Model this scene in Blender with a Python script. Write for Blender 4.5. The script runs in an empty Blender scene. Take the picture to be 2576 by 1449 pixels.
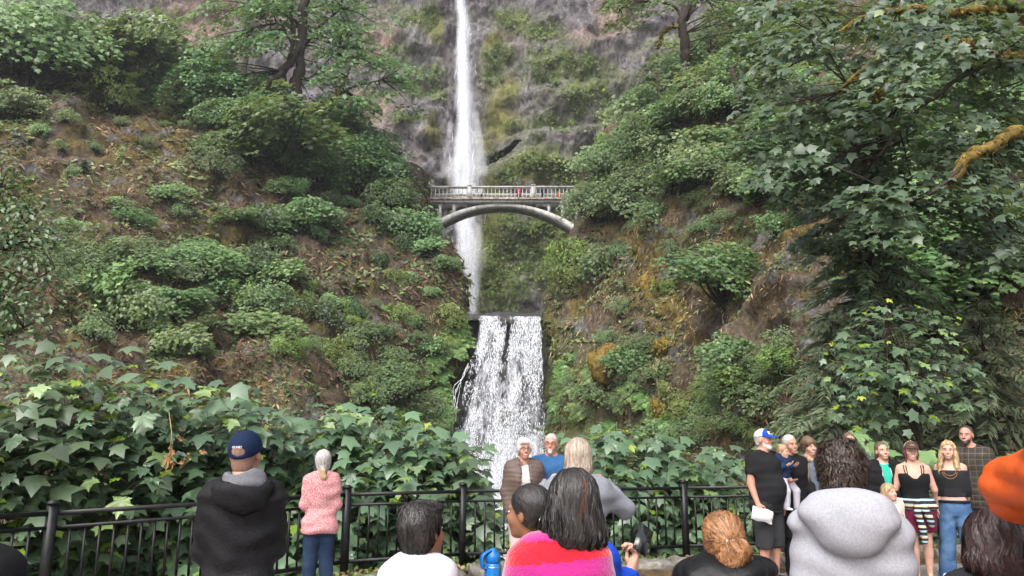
import bpy, math, random
import numpy as np
from mathutils import Vector, Matrix

# ------------------------------------------------------------------ camera, sky, light, exposure
scene = bpy.context.scene
COL = scene.collection
CAM_H, TILT, FPX = 1.65, math.radians(11.7), 759.0
cam_data = bpy.data.cameras.new('camera')
cam_data.sensor_width = 36.0
cam_data.lens = FPX * 36.0 / 1024.0
cam_data.clip_start, cam_data.clip_end = 0.05, 2000.0
cam = bpy.data.objects.new('camera', cam_data)
COL.objects.link(cam)
cam.location = (0, 0, CAM_H)
cam.rotation_euler = (math.pi / 2 + TILT, 0, 0)
scene.camera = cam

SUN_EL, SUN_AZ = math.radians(50), math.radians(205)      # high, behind the viewer
world = bpy.data.worlds.new('World')
scene.world = world
world.use_nodes = True
wn, wl = world.node_tree.nodes, world.node_tree.links
for n in list(wn): wn.remove(n)
sky = wn.new('ShaderNodeTexSky'); sky.sky_type = 'NISHITA'; sky.sun_disc = False
sky.sun_elevation = SUN_EL; sky.sun_rotation = SUN_AZ
sky.air_density = 1.0; sky.dust_density = 6.0; sky.ozone_density = 1.0
hsv = wn.new('ShaderNodeHueSaturation'); hsv.inputs['Saturation'].default_value = 0.28   # overcast: the sky is grey
bg = wn.new('ShaderNodeBackground'); bg.inputs['Strength'].default_value = 0.15
out = wn.new('ShaderNodeOutputWorld')
wl.new(sky.outputs[0], hsv.inputs['Color']); wl.new(hsv.outputs[0], bg.inputs['Color']); wl.new(bg.outputs[0], out.inputs['Surface'])

sun_data = bpy.data.lights.new('sun', 'SUN')
sun_data.energy = 1.5; sun_data.angle = math.radians(50); sun_data.color = (1.0, 0.97, 0.93)
sun = bpy.data.objects.new('sun', sun_data); COL.objects.link(sun)
sd = Vector((math.sin(SUN_AZ) * math.cos(SUN_EL), math.cos(SUN_AZ) * math.cos(SUN_EL), math.sin(SUN_EL)))
sun.rotation_euler = sd.to_track_quat('Z', 'Y').to_euler()

vs = scene.view_settings
vs.view_transform = 'Standard'; vs.look = 'None'; vs.gamma = 1.0; vs.use_curve_mapping = False
vs.exposure = 0.95
cy = scene.cycles
cy.use_denoising = True
cy.max_bounces = 5; cy.diffuse_bounces = 2; cy.glossy_bounces = 1; cy.transmission_bounces = 3
cy.transparent_max_bounces = 16; cy.volume_bounces = 0
cy.use_adaptive_sampling = True; cy.adaptive_threshold = 0.03
cy.caustics_reflective = False; cy.caustics_refractive = False
cy.sample_clamp_indirect = 4.0

# ------------------------------------------------------------------ geometry helpers
CT, ST = math.cos(TILT), math.sin(TILT)
def ray(u, v):
    a, b = (u - 512) / FPX, (288 - v) / FPX
    return np.array([a, CT - b * ST, ST + b * CT])
def P(u, v, y):
    """the point of the place seen at picture position u, v (1024 wide) and y metres away"""
    d = ray(u, v); t = y / d[1]
    return np.array([d[0] * t, y, CAM_H + d[2] * t])
def G(u, v, z=0.0):
    d = ray(u, v); t = (z - CAM_H) / d[2]
    return np.array([d[0] * t, d[1] * t, z])
def S(p): return p * 1024 / 2576.0          # picture measures taken at 2576 wide

def hash3(ix, iy, iz, seed):
    h = (ix.astype(np.int64) * 374761393 + iy.astype(np.int64) * 668265263 + iz.astype(np.int64) * 2147483647 + seed * 974711) & 0xffffffff
    h = ((h ^ (h >> 13)) * 1274126177) & 0xffffffff
    h = ((h ^ (h >> 16)) * 2246822519) & 0xffffffff
    return ((h ^ (h >> 15)) & 0xffffff) / float(0xffffff)
def vnoise(p, seed=0):
    p = np.asarray(p, float); i = np.floor(p).astype(np.int64); f = p - i
    f = f * f * (3 - 2 * f)
    x, y, z = i[..., 0], i[..., 1], i[..., 2]
    r = 0
    for a in (0, 1):
        wa = f[..., 0] if a else 1 - f[..., 0]
        for b in (0, 1):
            wb = f[..., 1] if b else 1 - f[..., 1]
            for c in (0, 1):
                wc = f[..., 2] if c else 1 - f[..., 2]
                r = r + wa * wb * wc * hash3(x + a, y + b, z + c, seed)
    return r * 2 - 1
def fbm(p, octaves=4, seed=0, gain=.5):
    r, a = 0, 1.0
    for o in range(octaves):
        r = r + a * vnoise(np.asarray(p) * 2.0 ** o, seed + o * 17); a *= gain
    return r

def mesh_np(name, verts, faces, smooth=False, attrs=None):
    """verts (n,3); faces (m,k) or a list of such arrays"""
    me = bpy.data.meshes.new(name)
    fl = faces if isinstance(faces, list) else [faces]
    fl = [np.asarray(f, np.int32) for f in fl if len(f)]
    nl = sum(f.size for f in fl); nf = sum(len(f) for f in fl)
    me.vertices.add(len(verts)); me.loops.add(nl); me.polygons.add(nf)
    me.vertices.foreach_set('co', np.ascontiguousarray(verts, np.float32).ravel())
    me.loops.foreach_set('vertex_index', np.concatenate([f.ravel() for f in fl]).astype(np.int32))
    tot = np.concatenate([np.full(len(f), f.shape[1], np.int32) for f in fl])
    st = np.concatenate([[0], np.cumsum(tot)[:-1]]).astype(np.int32)
    me.polygons.foreach_set('loop_start', st)
    try: me.polygons.foreach_set('loop_total', tot)
    except Exception: pass
    if smooth: me.polygons.foreach_set('use_smooth', np.ones(nf, bool))
    for k, a in (attrs or {}).items():
        at = me.attributes.new(k, 'FLOAT', 'POINT'); at.data.foreach_set('value', np.ascontiguousarray(a, np.float32))
    me.update(calc_edges=True)
    return me

def obj(name, me, mat=None, parent=None, loc=None, rotz=0, kind=None, label=None, cat=None, group=None):
    o = bpy.data.objects.new(name, me); COL.objects.link(o)
    if me is not None and mat is not None and len(me.materials) == 0: me.materials.append(mat)
    if parent is not None: o.parent = parent
    if loc is not None: o.location = tuple(float(c) for c in loc)
    if rotz: o.rotation_euler = (0, 0, rotz)
    if kind: o['kind'] = kind
    if label: o['label'] = label
    if cat: o['category'] = cat
    if group: o['group'] = group
    return o
def empty(name, loc=(0, 0, 0), rotz=0, **k): return obj(name, None, None, None, loc, rotz, **k)

class MB:
    """collects boxes, tubes and lathes into one mesh"""
    def __init__(s): s.v, s.f, s.n = [], {}, 0
    def add(s, v, faces):
        v = np.asarray(v, float).reshape(-1, 3)
        for f in faces: s.f.setdefault(len(f), []).append(tuple(i + s.n for i in f))
        s.v.append(v); s.n += len(v)
    def box(s, c, size, rotz=0, taper=1.0):
        x, y, z = (q / 2 for q in size)
        pts = np.array([(-x, -y, -z), (x, -y, -z), (x, y, -z), (-x, y, -z), (-x * taper, -y * taper, z), (x * taper, -y * taper, z), (x * taper, y * taper, z), (-x * taper, y * taper, z)])
        if rotz:
            ca, sa = math.cos(rotz), math.sin(rotz)
            pts = np.stack([pts[:, 0] * ca - pts[:, 1] * sa, pts[:, 0] * sa + pts[:, 1] * ca, pts[:, 2]], 1)
        s.add(pts + np.asarray(c), [(0, 3, 2, 1), (4, 5, 6, 7), (0, 1, 5, 4), (1, 2, 6, 5), (2, 3, 7, 6), (3, 0, 4, 7)])
    def bar(s, a, b, w, h):
        """a box of width w (sideways) and height h from a to b"""
        a, b = np.asarray(a, float), np.asarray(b, float); d = b - a; L = np.linalg.norm(d); d = d / L
        side = np.cross(d, (0, 0, 1.0)); side /= np.linalg.norm(side); up = np.cross(side, d)
        pts = [p + side * w / 2 * i + up * h / 2 * j for p in (a, b) for i, j in ((-1, -1), (1, -1), (1, 1), (-1, 1))]
        s.add(pts, [(0, 3, 2, 1), (4, 5, 6, 7), (0, 1, 5, 4), (1, 2, 6, 5), (2, 3, 7, 6), (3, 0, 4, 7)])
    def tube(s, pts, radii, n=6, cap=True):
        pts = np.asarray(pts, float); m = len(pts)
        radii = np.broadcast_to(np.asarray(radii, float), (m,))
        t = np.gradient(pts, axis=0); t /= np.linalg.norm(t, axis=1)[:, None] + 1e-9
        ref = np.array([0.31, 0.87, 0.37])
        ring = []
        for i in range(m):
            e1 = np.cross(t[i], ref); e1 /= np.linalg.norm(e1) + 1e-9; e2 = np.cross(t[i], e1)
            an = np.arange(n) * 2 * math.pi / n
            ring.append(pts[i] + radii[i] * (np.cos(an)[:, None] * e1 + np.sin(an)[:, None] * e2))
        faces = [(i * n + j, i * n + (j + 1) % n, (i + 1) * n + (j + 1) % n, (i + 1) * n + j) for i in range(m - 1) for j in range(n)]
        if cap: faces += [tuple(range(n))[::-1], tuple((m - 1) * n + j for j in range(n))]
        s.add(np.concatenate(ring), faces)
    def lathe(s, prof, c=(0, 0, 0), n=10, axis=None):
        """prof: list of (radius, z)"""
        an = np.arange(n) * 2 * math.pi / n
        pts = np.concatenate([np.stack([r * np.cos(an), r * np.sin(an), np.full(n, z)], 1) for r, z in prof]); m = len(prof)
        faces = [(i * n + j, i * n + (j + 1) % n, (i + 1) * n + (j + 1) % n, (i + 1) * n + j) for i in range(m - 1) for j in range(n)]
        faces += [tuple(range(n))[::-1], tuple((m - 1) * n + j for j in range(n))]
        s.add(pts + np.asarray(c), faces)
    def mesh(s, name, smooth=False):
        return mesh_np(name, np.concatenate(s.v), [np.array(f) for f in s.f.values()], smooth)
    def build(s, name, mat, parent=None, smooth=False, **k):
        return obj(name, s.mesh(name, smooth), mat, parent, **k)

def resample(pts, n):
    pts = np.asarray(pts, float); d = np.r_[0, np.cumsum(np.linalg.norm(np.diff(pts, axis=0), axis=1))]
    s = np.linspace(0, d[-1], n)
    return np.stack([np.interp(s, d, pts[:, k]) for k in range(pts.shape[1])], 1)
def smoothline(pts, n):
    """Catmull-Rom through the points"""
    p = np.asarray(pts, float); p = np.vstack([2 * p[0] - p[1], p, 2 * p[-1] - p[-2]]); m = len(p) - 3
    t = np.linspace(0, m - 1e-6, n); i = t.astype(int); f = (t - i)[:, None]
    a, b, c, d = p[i], p[i + 1], p[i + 2], p[i + 3]
    return .5 * (2 * b + (c - a) * f + (2 * a - 5 * b + 4 * c - d) * f ** 2 + (3 * b - a - 3 * c + d) * f ** 3)

# ------------------------------------------------------------------ materials
MATS = {}
class NT:
    """short-hand for node trees"""
    def __init__(s, name, rough=.7, spec=.3):
        m = bpy.data.materials.new(name); m.use_nodes = True
        s.m, s.t = m, m.node_tree; s.N, s.L = s.t.nodes, s.t.links
        s.b = s.N['Principled BSDF']; s.o = s.N['Material Output']
        s.b.inputs['Roughness'].default_value = rough; s.b.inputs['Specular IOR Level'].default_value = spec
        MATS[name] = m
    def n(s, typ, **k):
        x = s.N.new('ShaderNode' + typ)
        for a, v in k.items():
            if a in x.inputs: s.set(x.inputs[a], v)
            else: setattr(x, a, v)
        return x
    def set(s, sock, v):
        if hasattr(v, 'is_output') or isinstance(v, bpy.types.NodeSocket): s.L.new(v, sock)
        else: sock.default_value = v
    def coord(s, scale=(1, 1, 1), out='Object', rot=(0, 0, 0), loc=(0, 0, 0)):
        c = s.n('TexCoord'); mp = s.n('Mapping'); s.L.new(c.outputs[out], mp.inputs['Vector'])
        mp.inputs['Scale'].default_value = scale; mp.inputs['Rotation'].default_value = rot; mp.inputs['Location'].default_value = loc
        return mp.outputs[0]
    def noise(s, vec, scale=5, detail=4, rough=.55, dist=0):
        x = s.n('TexNoise'); s.L.new(vec, x.inputs['Vector'])
        x.inputs['Scale'].default_value = scale; x.inputs['Detail'].default_value = detail; x.inputs['Roughness'].default_value = rough; x.inputs['Distortion'].default_value = dist
        return x.outputs['Fac']
    def vor(s, vec, scale=5, feature='F1', out='Distance', rnd=1.0):
        x = s.n('TexVoronoi'); x.feature = feature; s.L.new(vec, x.inputs['Vector']); x.inputs['Scale'].default_value = scale; x.inputs['Randomness'].default_value = rnd
        return x.outputs[out]
    def ramp(s, fac, stops, interp='LINEAR'):
        x = s.n('ValToRGB'); s.L.new(fac, x.inputs[0]); e = x.color_ramp.elements; x.color_ramp.interpolation = interp
        while len(e) < len(stops): e.new(.5)
        for q, (p, c) in zip(e, stops):
            q.position = p; q.color = (c, c, c, 1) if isinstance(c, (int, float)) else (*c, 1)
        return x.outputs[0]
    def mix(s, f, a, b, mode='MIX'):
        x = s.n('Mix'); x.data_type = 'RGBA'; x.blend_type = mode
        s.set(x.inputs[0], f)
        for i, c in ((6, a), (7, b)):
            s.set(x.inputs[i], c if hasattr(c, 'links') else (*c, 1))
        return x.outputs[2]
    def math(s, op, a, b=0.0, c=None):
        x = s.n('Math'); x.operation = op; s.set(x.inputs[0], a); s.set(x.inputs[1], b)
        if c is not None: s.set(x.inputs[2], c)
        return x.outputs[0]
    def base(s, c): s.set(s.b.inputs['Base Color'], c if hasattr(c, 'links') else (*c, 1)); return s
    def bump(s, h, strength=.5, dist=.02):
        x = s.n('Bump'); s.L.new(h, x.inputs['Height']); x.inputs['Strength'].default_value = strength; x.inputs['Distance'].default_value = dist
        s.L.new(x.outputs[0], s.b.inputs['Normal']); return s

def plain(name, c, rough=.7, spec=.3, var=.12, scale=20, bump=0, bscale=60, metal=0):
    if name in MATS: return MATS[name]
    t = NT(name, rough, spec); v = t.coord()
    n = t.noise(v, scale, 5)
    lo = tuple(max(0, q * (1 - var)) for q in c); hi = tuple(min(1, q * (1 + var)) for q in c)
    t.base(t.ramp(n, [(.3, lo), (.7, hi)]))
    t.b.inputs['Metallic'].default_value = metal
    if bump: t.bump(t.noise(v, bscale, 4), bump, .01)
    return t.m

def leaf_mat(name, dark, light, pale=None, rough=.45, trans=.3, by='tint', spec=.5):
    t = NT(name, rough, spec)
    if by == 'tint':
        a = t.n('Attribute'); a.attribute_name = 'tint'; f = a.outputs['Fac']
    else:
        a = t.n('ObjectInfo'); f = a.outputs['Random']
    stops = [(0, dark), (.75, light)] + ([(.93, pale)] if pale else [])
    col = t.ramp(f, stops)
    if by == 'tint':      # plants of a kind differ a little from one another
        oi = t.n('ObjectInfo'); h = t.n('HueSaturation'); t.L.new(col, h.inputs['Color'])
        t.L.new(t.math('MULTIPLY_ADD', oi.outputs['Random'], .05, .475), h.inputs['Hue'])
        t.L.new(t.math('MULTIPLY_ADD', oi.outputs['Random'], .5, .75), h.inputs['Value'])
        col = h.outputs[0]
    t.base(col)
    tr = t.n('BsdfTranslucent'); t.L.new(t.mix(.5, col, (.30, .42, .06), 'MIX'), tr.inputs['Color'])
    mx = t.n('MixShader'); mx.inputs[0].default_value = trans
    t.L.new(t.b.outputs[0], mx.inputs[1]); t.L.new(tr.outputs[0], mx.inputs[2]); t.L.new(mx.outputs[0], t.o.inputs['Surface'])
    return t.m
# ------------------------------------------------------------------ the setting: ground, slopes, cliff, water
rng = np.random.default_rng(7)
FENCE = np.array([(-40, -28), (-6.3, 4.5), (-4.14, 7.1), (-2.04, 9.72), (-.65, 10.4), (2.45, 11.2), (5.55, 12.0), (8.65, 12.8), (40, 20)], float)
def fence_y(x): return np.interp(x, FENCE[:, 0], FENCE[:, 1])

def hill_material(name, brown_lo, brown_hi, green_amt):
    t = NT(name, .95, .1); v = t.coord()
    n1 = t.noise(v, .22, 4, .6); n2 = t.noise(v, 1.1, 5, .65, .4); n3 = t.noise(t.coord((1, 1, .35)), 4.5, 4, .7); n4 = t.noise(v, .5, 4, .6, .6)
    earth = t.ramp(n2, [(.30, brown_lo), (.5, brown_hi), (.68, (.125, .088, .068))])
    dry = t.ramp(n3, [(.32, (.038, .028, .023)), (.5, (.105, .076, .060)), (.68, (.22, .165, .125))])
    c = t.mix(t.ramp(n1, [(.44, 0), (.58, 1)]), earth, dry)
    moss = t.ramp(n3, [(.32, (.05, .036, .012)), (.5, (.13, .092, .028)), (.68, (.25, .18, .055))])
    c = t.mix(t.ramp(n4, [(.55, 0), (.62, .8)]), c, moss)
    ag = t.n('Attribute'); ag.attribute_name = 'gold'
    c = t.mix(t.math('MULTIPLY', ag.outputs['Fac'], t.ramp(n2, [(.40, 0), (.52, 1)])), c, moss)
    rock = t.ramp(t.noise(t.coord((1, 1, .5)), 3.2, 5, .75), [(.32, (.035, .032, .034)), (.52, (.12, .11, .115)), (.72, (.27, .25, .25))])
    r = t.noise(v, .42, 5, .7, .3)
    c = t.mix(t.ramp(t.math('ADD', r, t.math('MULTIPLY', ag.outputs['Fac'], .05)), [(.56, 0), (.61, 1)]), c, rock)
    green = t.ramp(n3, [(.3, (.03, .05, .012)), (.7, (.11, .15, .04))])
    at = t.n('Attribute'); at.attribute_name = 'green'
    g = t.math('MULTIPLY', t.math('ADD', at.outputs['Fac'], green_amt), t.ramp(t.noise(v, .9, 4, .7), [(.38, 0), (.58, 1)]))
    c = t.mix(g, c, green)
    t.base(c).bump(t.math('ADD', t.noise(v, 3.5, 5, .7), t.math('MULTIPLY', t.noise(t.coord((1, 1, .3)), 14, 3, .7), .5)), .9, .25)
    return t.m
M_HILL_L = hill_material('left_slope_soil', (.026, .019, .016), (.072, .050, .040), .18)
M_HILL_R = hill_material('right_slope_soil', (.022, .017, .014), (.066, .048, .036), .16)

VROWS = np.array([700, 560, 480, 400, 330, 270, 210, 150, 90, 10, -90], float)
def interp2(tab, v, c):
    """tab rows over VROWS (v falling), columns 0..7; v (n,), c (m,) -> (n,m)"""
    tab = np.asarray(tab, float); r = np.interp(-v, -VROWS, np.arange(len(VROWS)))
    rows = np.stack([np.interp(r, np.arange(len(VROWS)), tab[:, k]) for k in range(tab.shape[1])], 1)
    return np.stack([np.interp(c, np.arange(tab.shape[1]), row) for row in rows])
def blur(a, n):
    for _ in range(n):
        b = np.pad(a, 1, mode='edge'); a = (b[:-2, 1:-1] + b[2:, 1:-1] + b[1:-1, :-2] + b[1:-1, 2:] + 2 * a) / 6
    return a
EDGE_L = [446, 446, 447, 451, 468, 454, 422, 404, 392, 385, 380]
EDGE_R = [549, 549, 548, 545, 541, 557, 584, 590, 604, 640, 660]
YL = [[15, 15, 17, 24, 34, 46, 52, 68], [19, 19, 21, 26, 35, 47, 53, 69], [22, 23, 26, 31, 39, 50, 55, 71], [25, 27, 30, 36, 44, 54, 58, 73],
      [29, 31, 35, 41, 49, 58, 61, 76], [33, 36, 40, 47, 55, 62.5, 65, 80], [37, 41, 46, 53, 61, 67.5, 70, 84], [42, 46, 52, 59, 67, 73, 76, 89],
      [49, 53, 59, 66, 73, 79, 82, 94], [60, 64, 70, 77, 84, 89, 92, 102], [70, 75, 82, 90, 96, 100, 102, 110]]
YR = [[68, 51, 45, 36, 29, 23, 18, 16], [69, 52, 46, 37, 30, 24.5, 20, 18], [70, 54, 48, 40, 32, 26.5, 22, 20], [72, 56, 50, 42, 34, 28, 23, 21], [74, 58, 53, 44, 36, 30, 24.5, 22],
      [78, 62, 56, 46, 38, 31.5, 26, 23], [82, 66, 60, 49, 40, 33.5, 28, 25], [86, 71, 65, 54, 45, 38, 31, 28], [91, 77, 71, 62, 53, 45, 37, 33], [100, 87, 81, 73, 64, 55, 46, 41], [110, 100, 95, 88, 80, 70, 60, 54]]

def blobs(items, U, V):
    r = 0
    for x, y, rx, ry in items:
        r = np.maximum(r, np.exp(-(((U / .3975 - x) / rx) ** 2 + ((V / .3975 - y) / ry) ** 2)))
    return r
class Slope:
    def __init__(s, name, mat, ytab, edge, left, nv, nu, amp, seed, crest):
        s.left = left
        edge = np.asarray(edge, float)
        utab = []
        for e in edge:
            utab.append([-420, -160, 20, 170, 295, e - 48, e, e - 14] if left else [e + 14, e, e + 48, 690, 790, 905, 1130, 1450])
        s.v = np.linspace(700, -90, nv)
        # columns spaced about evenly in the picture
        cnod = np.arange(8); mid = np.array(utab[4]); w = np.maximum(np.abs(np.diff(mid)), 34)
        acc = np.r_[0, np.cumsum(w)]; c = np.interp(np.linspace(0, acc[-1], nu), acc, cnod)
        U = blur(interp2(utab, s.v, c), 3); Y = blur(interp2(ytab, s.v, c), 10)
        V = np.maximum(np.repeat(s.v[:, None], nu, 1), blur(np.interp(U, *crest), 4))      # above its crest the slope runs back level
        a, b = (U - 512) / FPX, (288 - V) / FPX
        dy, dz = CT - b * ST, ST + b * CT; t = Y / dy
        p = np.stack([a * t, Y, CAM_H + dz * t], -1)
        nrm = np.cross(np.gradient(p, axis=1), np.gradient(p, axis=0)); nrm /= np.linalg.norm(nrm, axis=-1, keepdims=True) + 1e-9
        if nrm[nv // 2, nu // 2, 1] > 0: nrm = -nrm
        q = p * np.array([1, 1, .8])
        d = amp * (1.5 * fbm(q / 9.0, 3, seed) + .75 * fbm(q / 2.6, 4, seed + 5, .55)) - .6 * amp * np.abs(vnoise(q / 1.3 * np.array([1, 1, .5]), seed + 9)) ** 1.5
        d += .35 * amp * np.abs(fbm(q / 3.7, 3, seed + 31))
        # basalt steps: outcrops break the slope into small terraces
        st = p[..., 2] / 2.3 + 1.3 * fbm(q / 5, 3, seed + 77); fr = st - np.floor(st)
        d += amp * .55 * (np.clip(fr * 4, 0, 1) - fr) * np.clip(.5 + fbm(q / 7, 2, seed + 55) * 1.6, 0, 1)
        near = np.clip((Y - 14) / 16, .25, 1)
        s.p = p + nrm * (d * near)[..., None]
        s.n, s.U, s.V = nrm, U, V
        s.nv, s.nu = nv, nu
        idx = np.arange(nv * nu).reshape(nv, nu)
        f = np.stack([idx[:-1, :-1], idx[:-1, 1:], idx[1:, 1:], idx[1:, :-1]], -1).reshape(-1, 4)
        # moss and cress are green beside the falling water and on the wet ledges
        du = np.abs(U - np.interp(V, VROWS[::-1], edge[::-1]))
        gr = np.clip(1.1 - du / 55, 0, 1) * np.clip((V - 300) / 60, 0, 1) + np.clip((V - 380) / 80, 0, 1) * .25
        gold = blobs([(400, 370, 170, 120), (130, 640, 60, 60), (210, 860, 60, 90), (450, 950, 160, 60)] if left else [(1630, 640, 70, 200), (1610, 830, 40, 100), (1900, 650, 120, 120), (2040, 560, 80, 140), (1680, 1040, 130, 60), (1540, 930, 40, 60)], U, V)
        s.me = mesh_np(name, s.p.reshape(-1, 3), f, True, {'green': gr.ravel(), 'gold': gold.ravel()})
        s.o = obj(name, s.me, mat, kind='structure')
    def at(s, u, v, sink=0.15):
        r = int(np.clip(np.searchsorted(-s.v, -v), 1, s.nv - 2)); c = int(np.argmin(np.abs(s.U[r, 14:-14] - u))) + 14
        return s.p[r, c] - s.n[r, c] * sink, s.n[r, c]
    def scatter(s, n, rng, ok=None):
        """random points evenly over the picture (in view part)"""
        r = rng.integers(2, s.nv - 2, n); c = rng.integers(2, s.nu - 2, n)
        u, v = s.U[r, c], s.V[r, c]
        k = (u > -60) & (u < 1090) & (v > -30) & (v < 520) & (np.abs(s.V[r, c] - s.V[np.maximum(r - 1, 0), c]) > .5)
        if ok is not None: k &= ok(u, v)
        j = rng.random((n, 2))[k] - .5
        r, c = r[k], c[k]
        du = s.p[r, np.minimum(c + 1, s.nu - 1)] - s.p[r, c]; dv = s.p[np.minimum(r + 1, s.nv - 1), c] - s.p[r, c]
        return s.p[r, c] + du * j[:, :1] + dv * j[:, 1:], s.n[r, c], u[k], v[k]
LEFT = Slope('left_hillside', M_HILL_L, YL, EDGE_L, True, 220, 260, 1.0, 3, ([-200, 0, 60, 131, 200, 260, 340, 400, 440, 500], [60, 70, 76, 104, 112, 120, 150, 178, 190, 200]))
RIGHT = Slope('right_hillside', M_HILL_R, YR, EDGE_R, False, 220, 260, 1.0, 11, ([540, 585, 620, 676, 705, 730, 760, 850, 1000], [195, 180, 135, 116, 75, 40, 10, -60, -90]))

# ---- far cliff
CU, CV = np.meshgrid(np.r_[np.linspace(-330, 90, 40), np.linspace(93, 720, 290), np.linspace(724, 1150, 30)], np.linspace(345, -120, 200))
def line_v(u, pts):
    pts = np.array(pts, float) * 1024 / 2576; return np.interp(u, pts[:, 0], pts[:, 1])
def sst(x): x = np.clip(x, 0, 1); return x * x * (3 - 2 * x)
CY = 108 + (320 - CV) * .028 - np.clip(np.abs(CU - 480) - 120, 0, 300) ** 2 / 4200
def ledge(pts, amt, fade, sharp=5):
    global CY
    pts = np.array(pts, float); u = CU; d = CV - line_v(u, pts)
    lo, hi = pts[0, 0] * .3975, pts[-1, 0] * .3975
    w = sst((u - lo + 14) / 28) * sst((hi + 14 - u) / 28)
    CY = CY - amt * w * sst(d / sharp) * np.exp(-np.clip(d, 0, None) / fade)
ledge([(820, 410), (920, 345), (1000, 290), (1100, 225), (1170, 205)], 5.0, 120)
ledge([(1204, 250), (1243, 225), (1400, 190), (1480, 215)], 3.2, 90)
ledge([(1312, 137), (1380, 137), (1439, 113), (1540, 78)], 3.0, 60, 4)
ledge([(1300, 222), (1400, 216), (1500, 200), (1580, 196)], 2.2, 60, 4)
ledge([(960, 430), (1010, 395), (1060, 372), (1120, 420)], 2.5, 50, 5)
ledge([(1230, 350), (1330, 325), (1420, 320), (1560, 300)], 2.8, 60, 5)
ledge([(880, 110), (960, 60), (1060, 90), (1110, 60)], 2.0, 50, 4)
ledge([(1320, 60), (1400, 30), (1500, 60)], 2.0, 40, 4)
ledge([(1200, 430), (1260, 412), (1330, 372), (1500, 400)], 3.5, 100, 5)
vu = line_v(CU, [(1195, 412), (1221, 401), (1250, 390), (1284, 370), (1305, 356), (1335, 340)])
th = np.interp(CU / .3975, [1195, 1221, 1255, 1290, 1310, 1320], [0, 7, 8, 6, 2, 0])
cave = sst((CV - vu) / 1.6) * sst((vu + th - CV) / 2.0 + .2) * (th > .1)
CY = CY + cave * 6
a_, b_ = (CU - 512) / FPX, (288 - CV) / FPX
t_ = CY / (CT - b_ * ST)
CP = np.stack([a_ * t_, CY, CAM_H + (ST + b_ * CT) * t_], -1)
q_ = CP
rel = 1.6 * fbm(q_ / 11, 3, 71) + .85 * fbm(q_ / 3.0, 4, 72, .6) + .5 * np.abs(fbm(q_ / np.array([1.5, 1.5, 5]), 3, 73))
blk = vnoise(q_ / np.array([1.8, 1.8, 3.2]), 79); rel += .5 * np.sign(blk) * np.abs(blk) ** .5
CP[..., 1] -= rel * (1 - cave)
VEG = [(1440, 150, 110, 42), (1480, 225, 70, 50), (1470, 265, 40, 40), (1380, 190, 70, 22), (1340, 75, 80, 45), (1290, 40, 60, 40), (1400, 320, 170, 26), (1330, 350, 60, 20), (1360, 410, 140, 60), (1460, 420, 120, 70), (1050, 60, 50, 50),
       (1090, 175, 40, 40), (1085, 230, 60, 20), (1260, 140, 42, 55), (1300, 640, 110, 140), (1250, 720, 60, 60), (960, 350, 60, 14), (1400, 560, 80, 120), (1540, 280, 60, 60), (1240, 190, 30, 40), (1010, 130, 40, 20), (1020, 300, 40, 14)]
MOSS = [(1250, 290, 42, 80), (1240, 110, 28, 36), (1100, 60, 22, 70), (1095, 330, 24, 60), (1232, 640, 44, 130), (1330, 420, 60, 40), (1210, 380, 30, 60), (1280, 225, 30, 30), (1215, 470, 60, 40)]
veg = np.clip(blobs(VEG, CU, CV) * 1.25 + .55 * fbm(q_ / 4, 4, 81) - .12, 0, 1)
moss = np.clip(blobs(MOSS, CU, CV) * 1.3 + .4 * fbm(q_ / 5, 3, 85) - .15, 0, 1)
tan = np.clip(blobs([(480, 60, 70, 140), (930, 290, 60, 60), (600, 60, 120, 80), (1530, 60, 60, 60), (1480, 90, 60, 30), (960, 110, 60, 60)], CU, CV) + .5 * fbm(q_ / 6, 3, 88) - .1, 0, 1)
t = NT('cliff_basalt', .9, .15); v = t.coord()
n1 = t.noise(t.coord((1, 1, .45)), 1.1, 6, .75); n2 = t.noise(v, .25, 5)
rock = t.ramp(n1, [(.30, (.025, .023, .028)), (.44, (.095, .088, .10)), (.58, (.21, .195, .205)), (.74, (.38, .36, .36))])
rock = t.mix(t.ramp(n2, [(.4, 0), (.6, .6)]), rock, (.12, .105, .10))
at = t.n('Attribute'); at.attribute_name = 'tan'
rock = t.mix(t.math('MULTIPLY', at.outputs['Fac'], .75), rock, t.ramp(n1, [(.3, (.13, .085, .065)), (.6, (.34, .235, .18)), (.8, (.5, .38, .3))]))
at = t.n('Attribute'); at.attribute_name = 'moss'
rock = t.mix(t.math('MULTIPLY', at.outputs['Fac'], .9), rock, t.ramp(n1, [(.3, (.09, .085, .02)), (.5, (.17, .165, .045)), (.75, (.27, .26, .09))]))
at = t.n('Attribute'); at.attribute_name = 'veg'
vm = t.math('MULTIPLY', at.outputs['Fac'], t.ramp(t.noise(v, .8, 7, .75), [(.40, 0), (.52, 1)]))
rock = t.mix(vm, rock, t.ramp(n1, [(.3, (.04, .055, .018)), (.5, (.11, .14, .045)), (.75, (.20, .24, .09))]))
t.base(rock).bump(t.math('ADD', t.noise(v, .9, 6, .75), t.math('MULTIPLY', t.vor(t.coord((1, 1, .5)), 1.6), .6)), 1.0, .7)
idx = np.arange(CU.size).reshape(CU.shape)
cf = np.stack([idx[:-1, :-1], idx[:-1, 1:], idx[1:, 1:], idx[1:, :-1]], -1).reshape(-1, 4)
obj('basalt_cliff', mesh_np('basalt_cliff', CP.reshape(-1, 3), cf, True, {'veg': veg.ravel(), 'moss': moss.ravel(), 'tan': tan.ravel()}), t.m, kind='structure')

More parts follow.
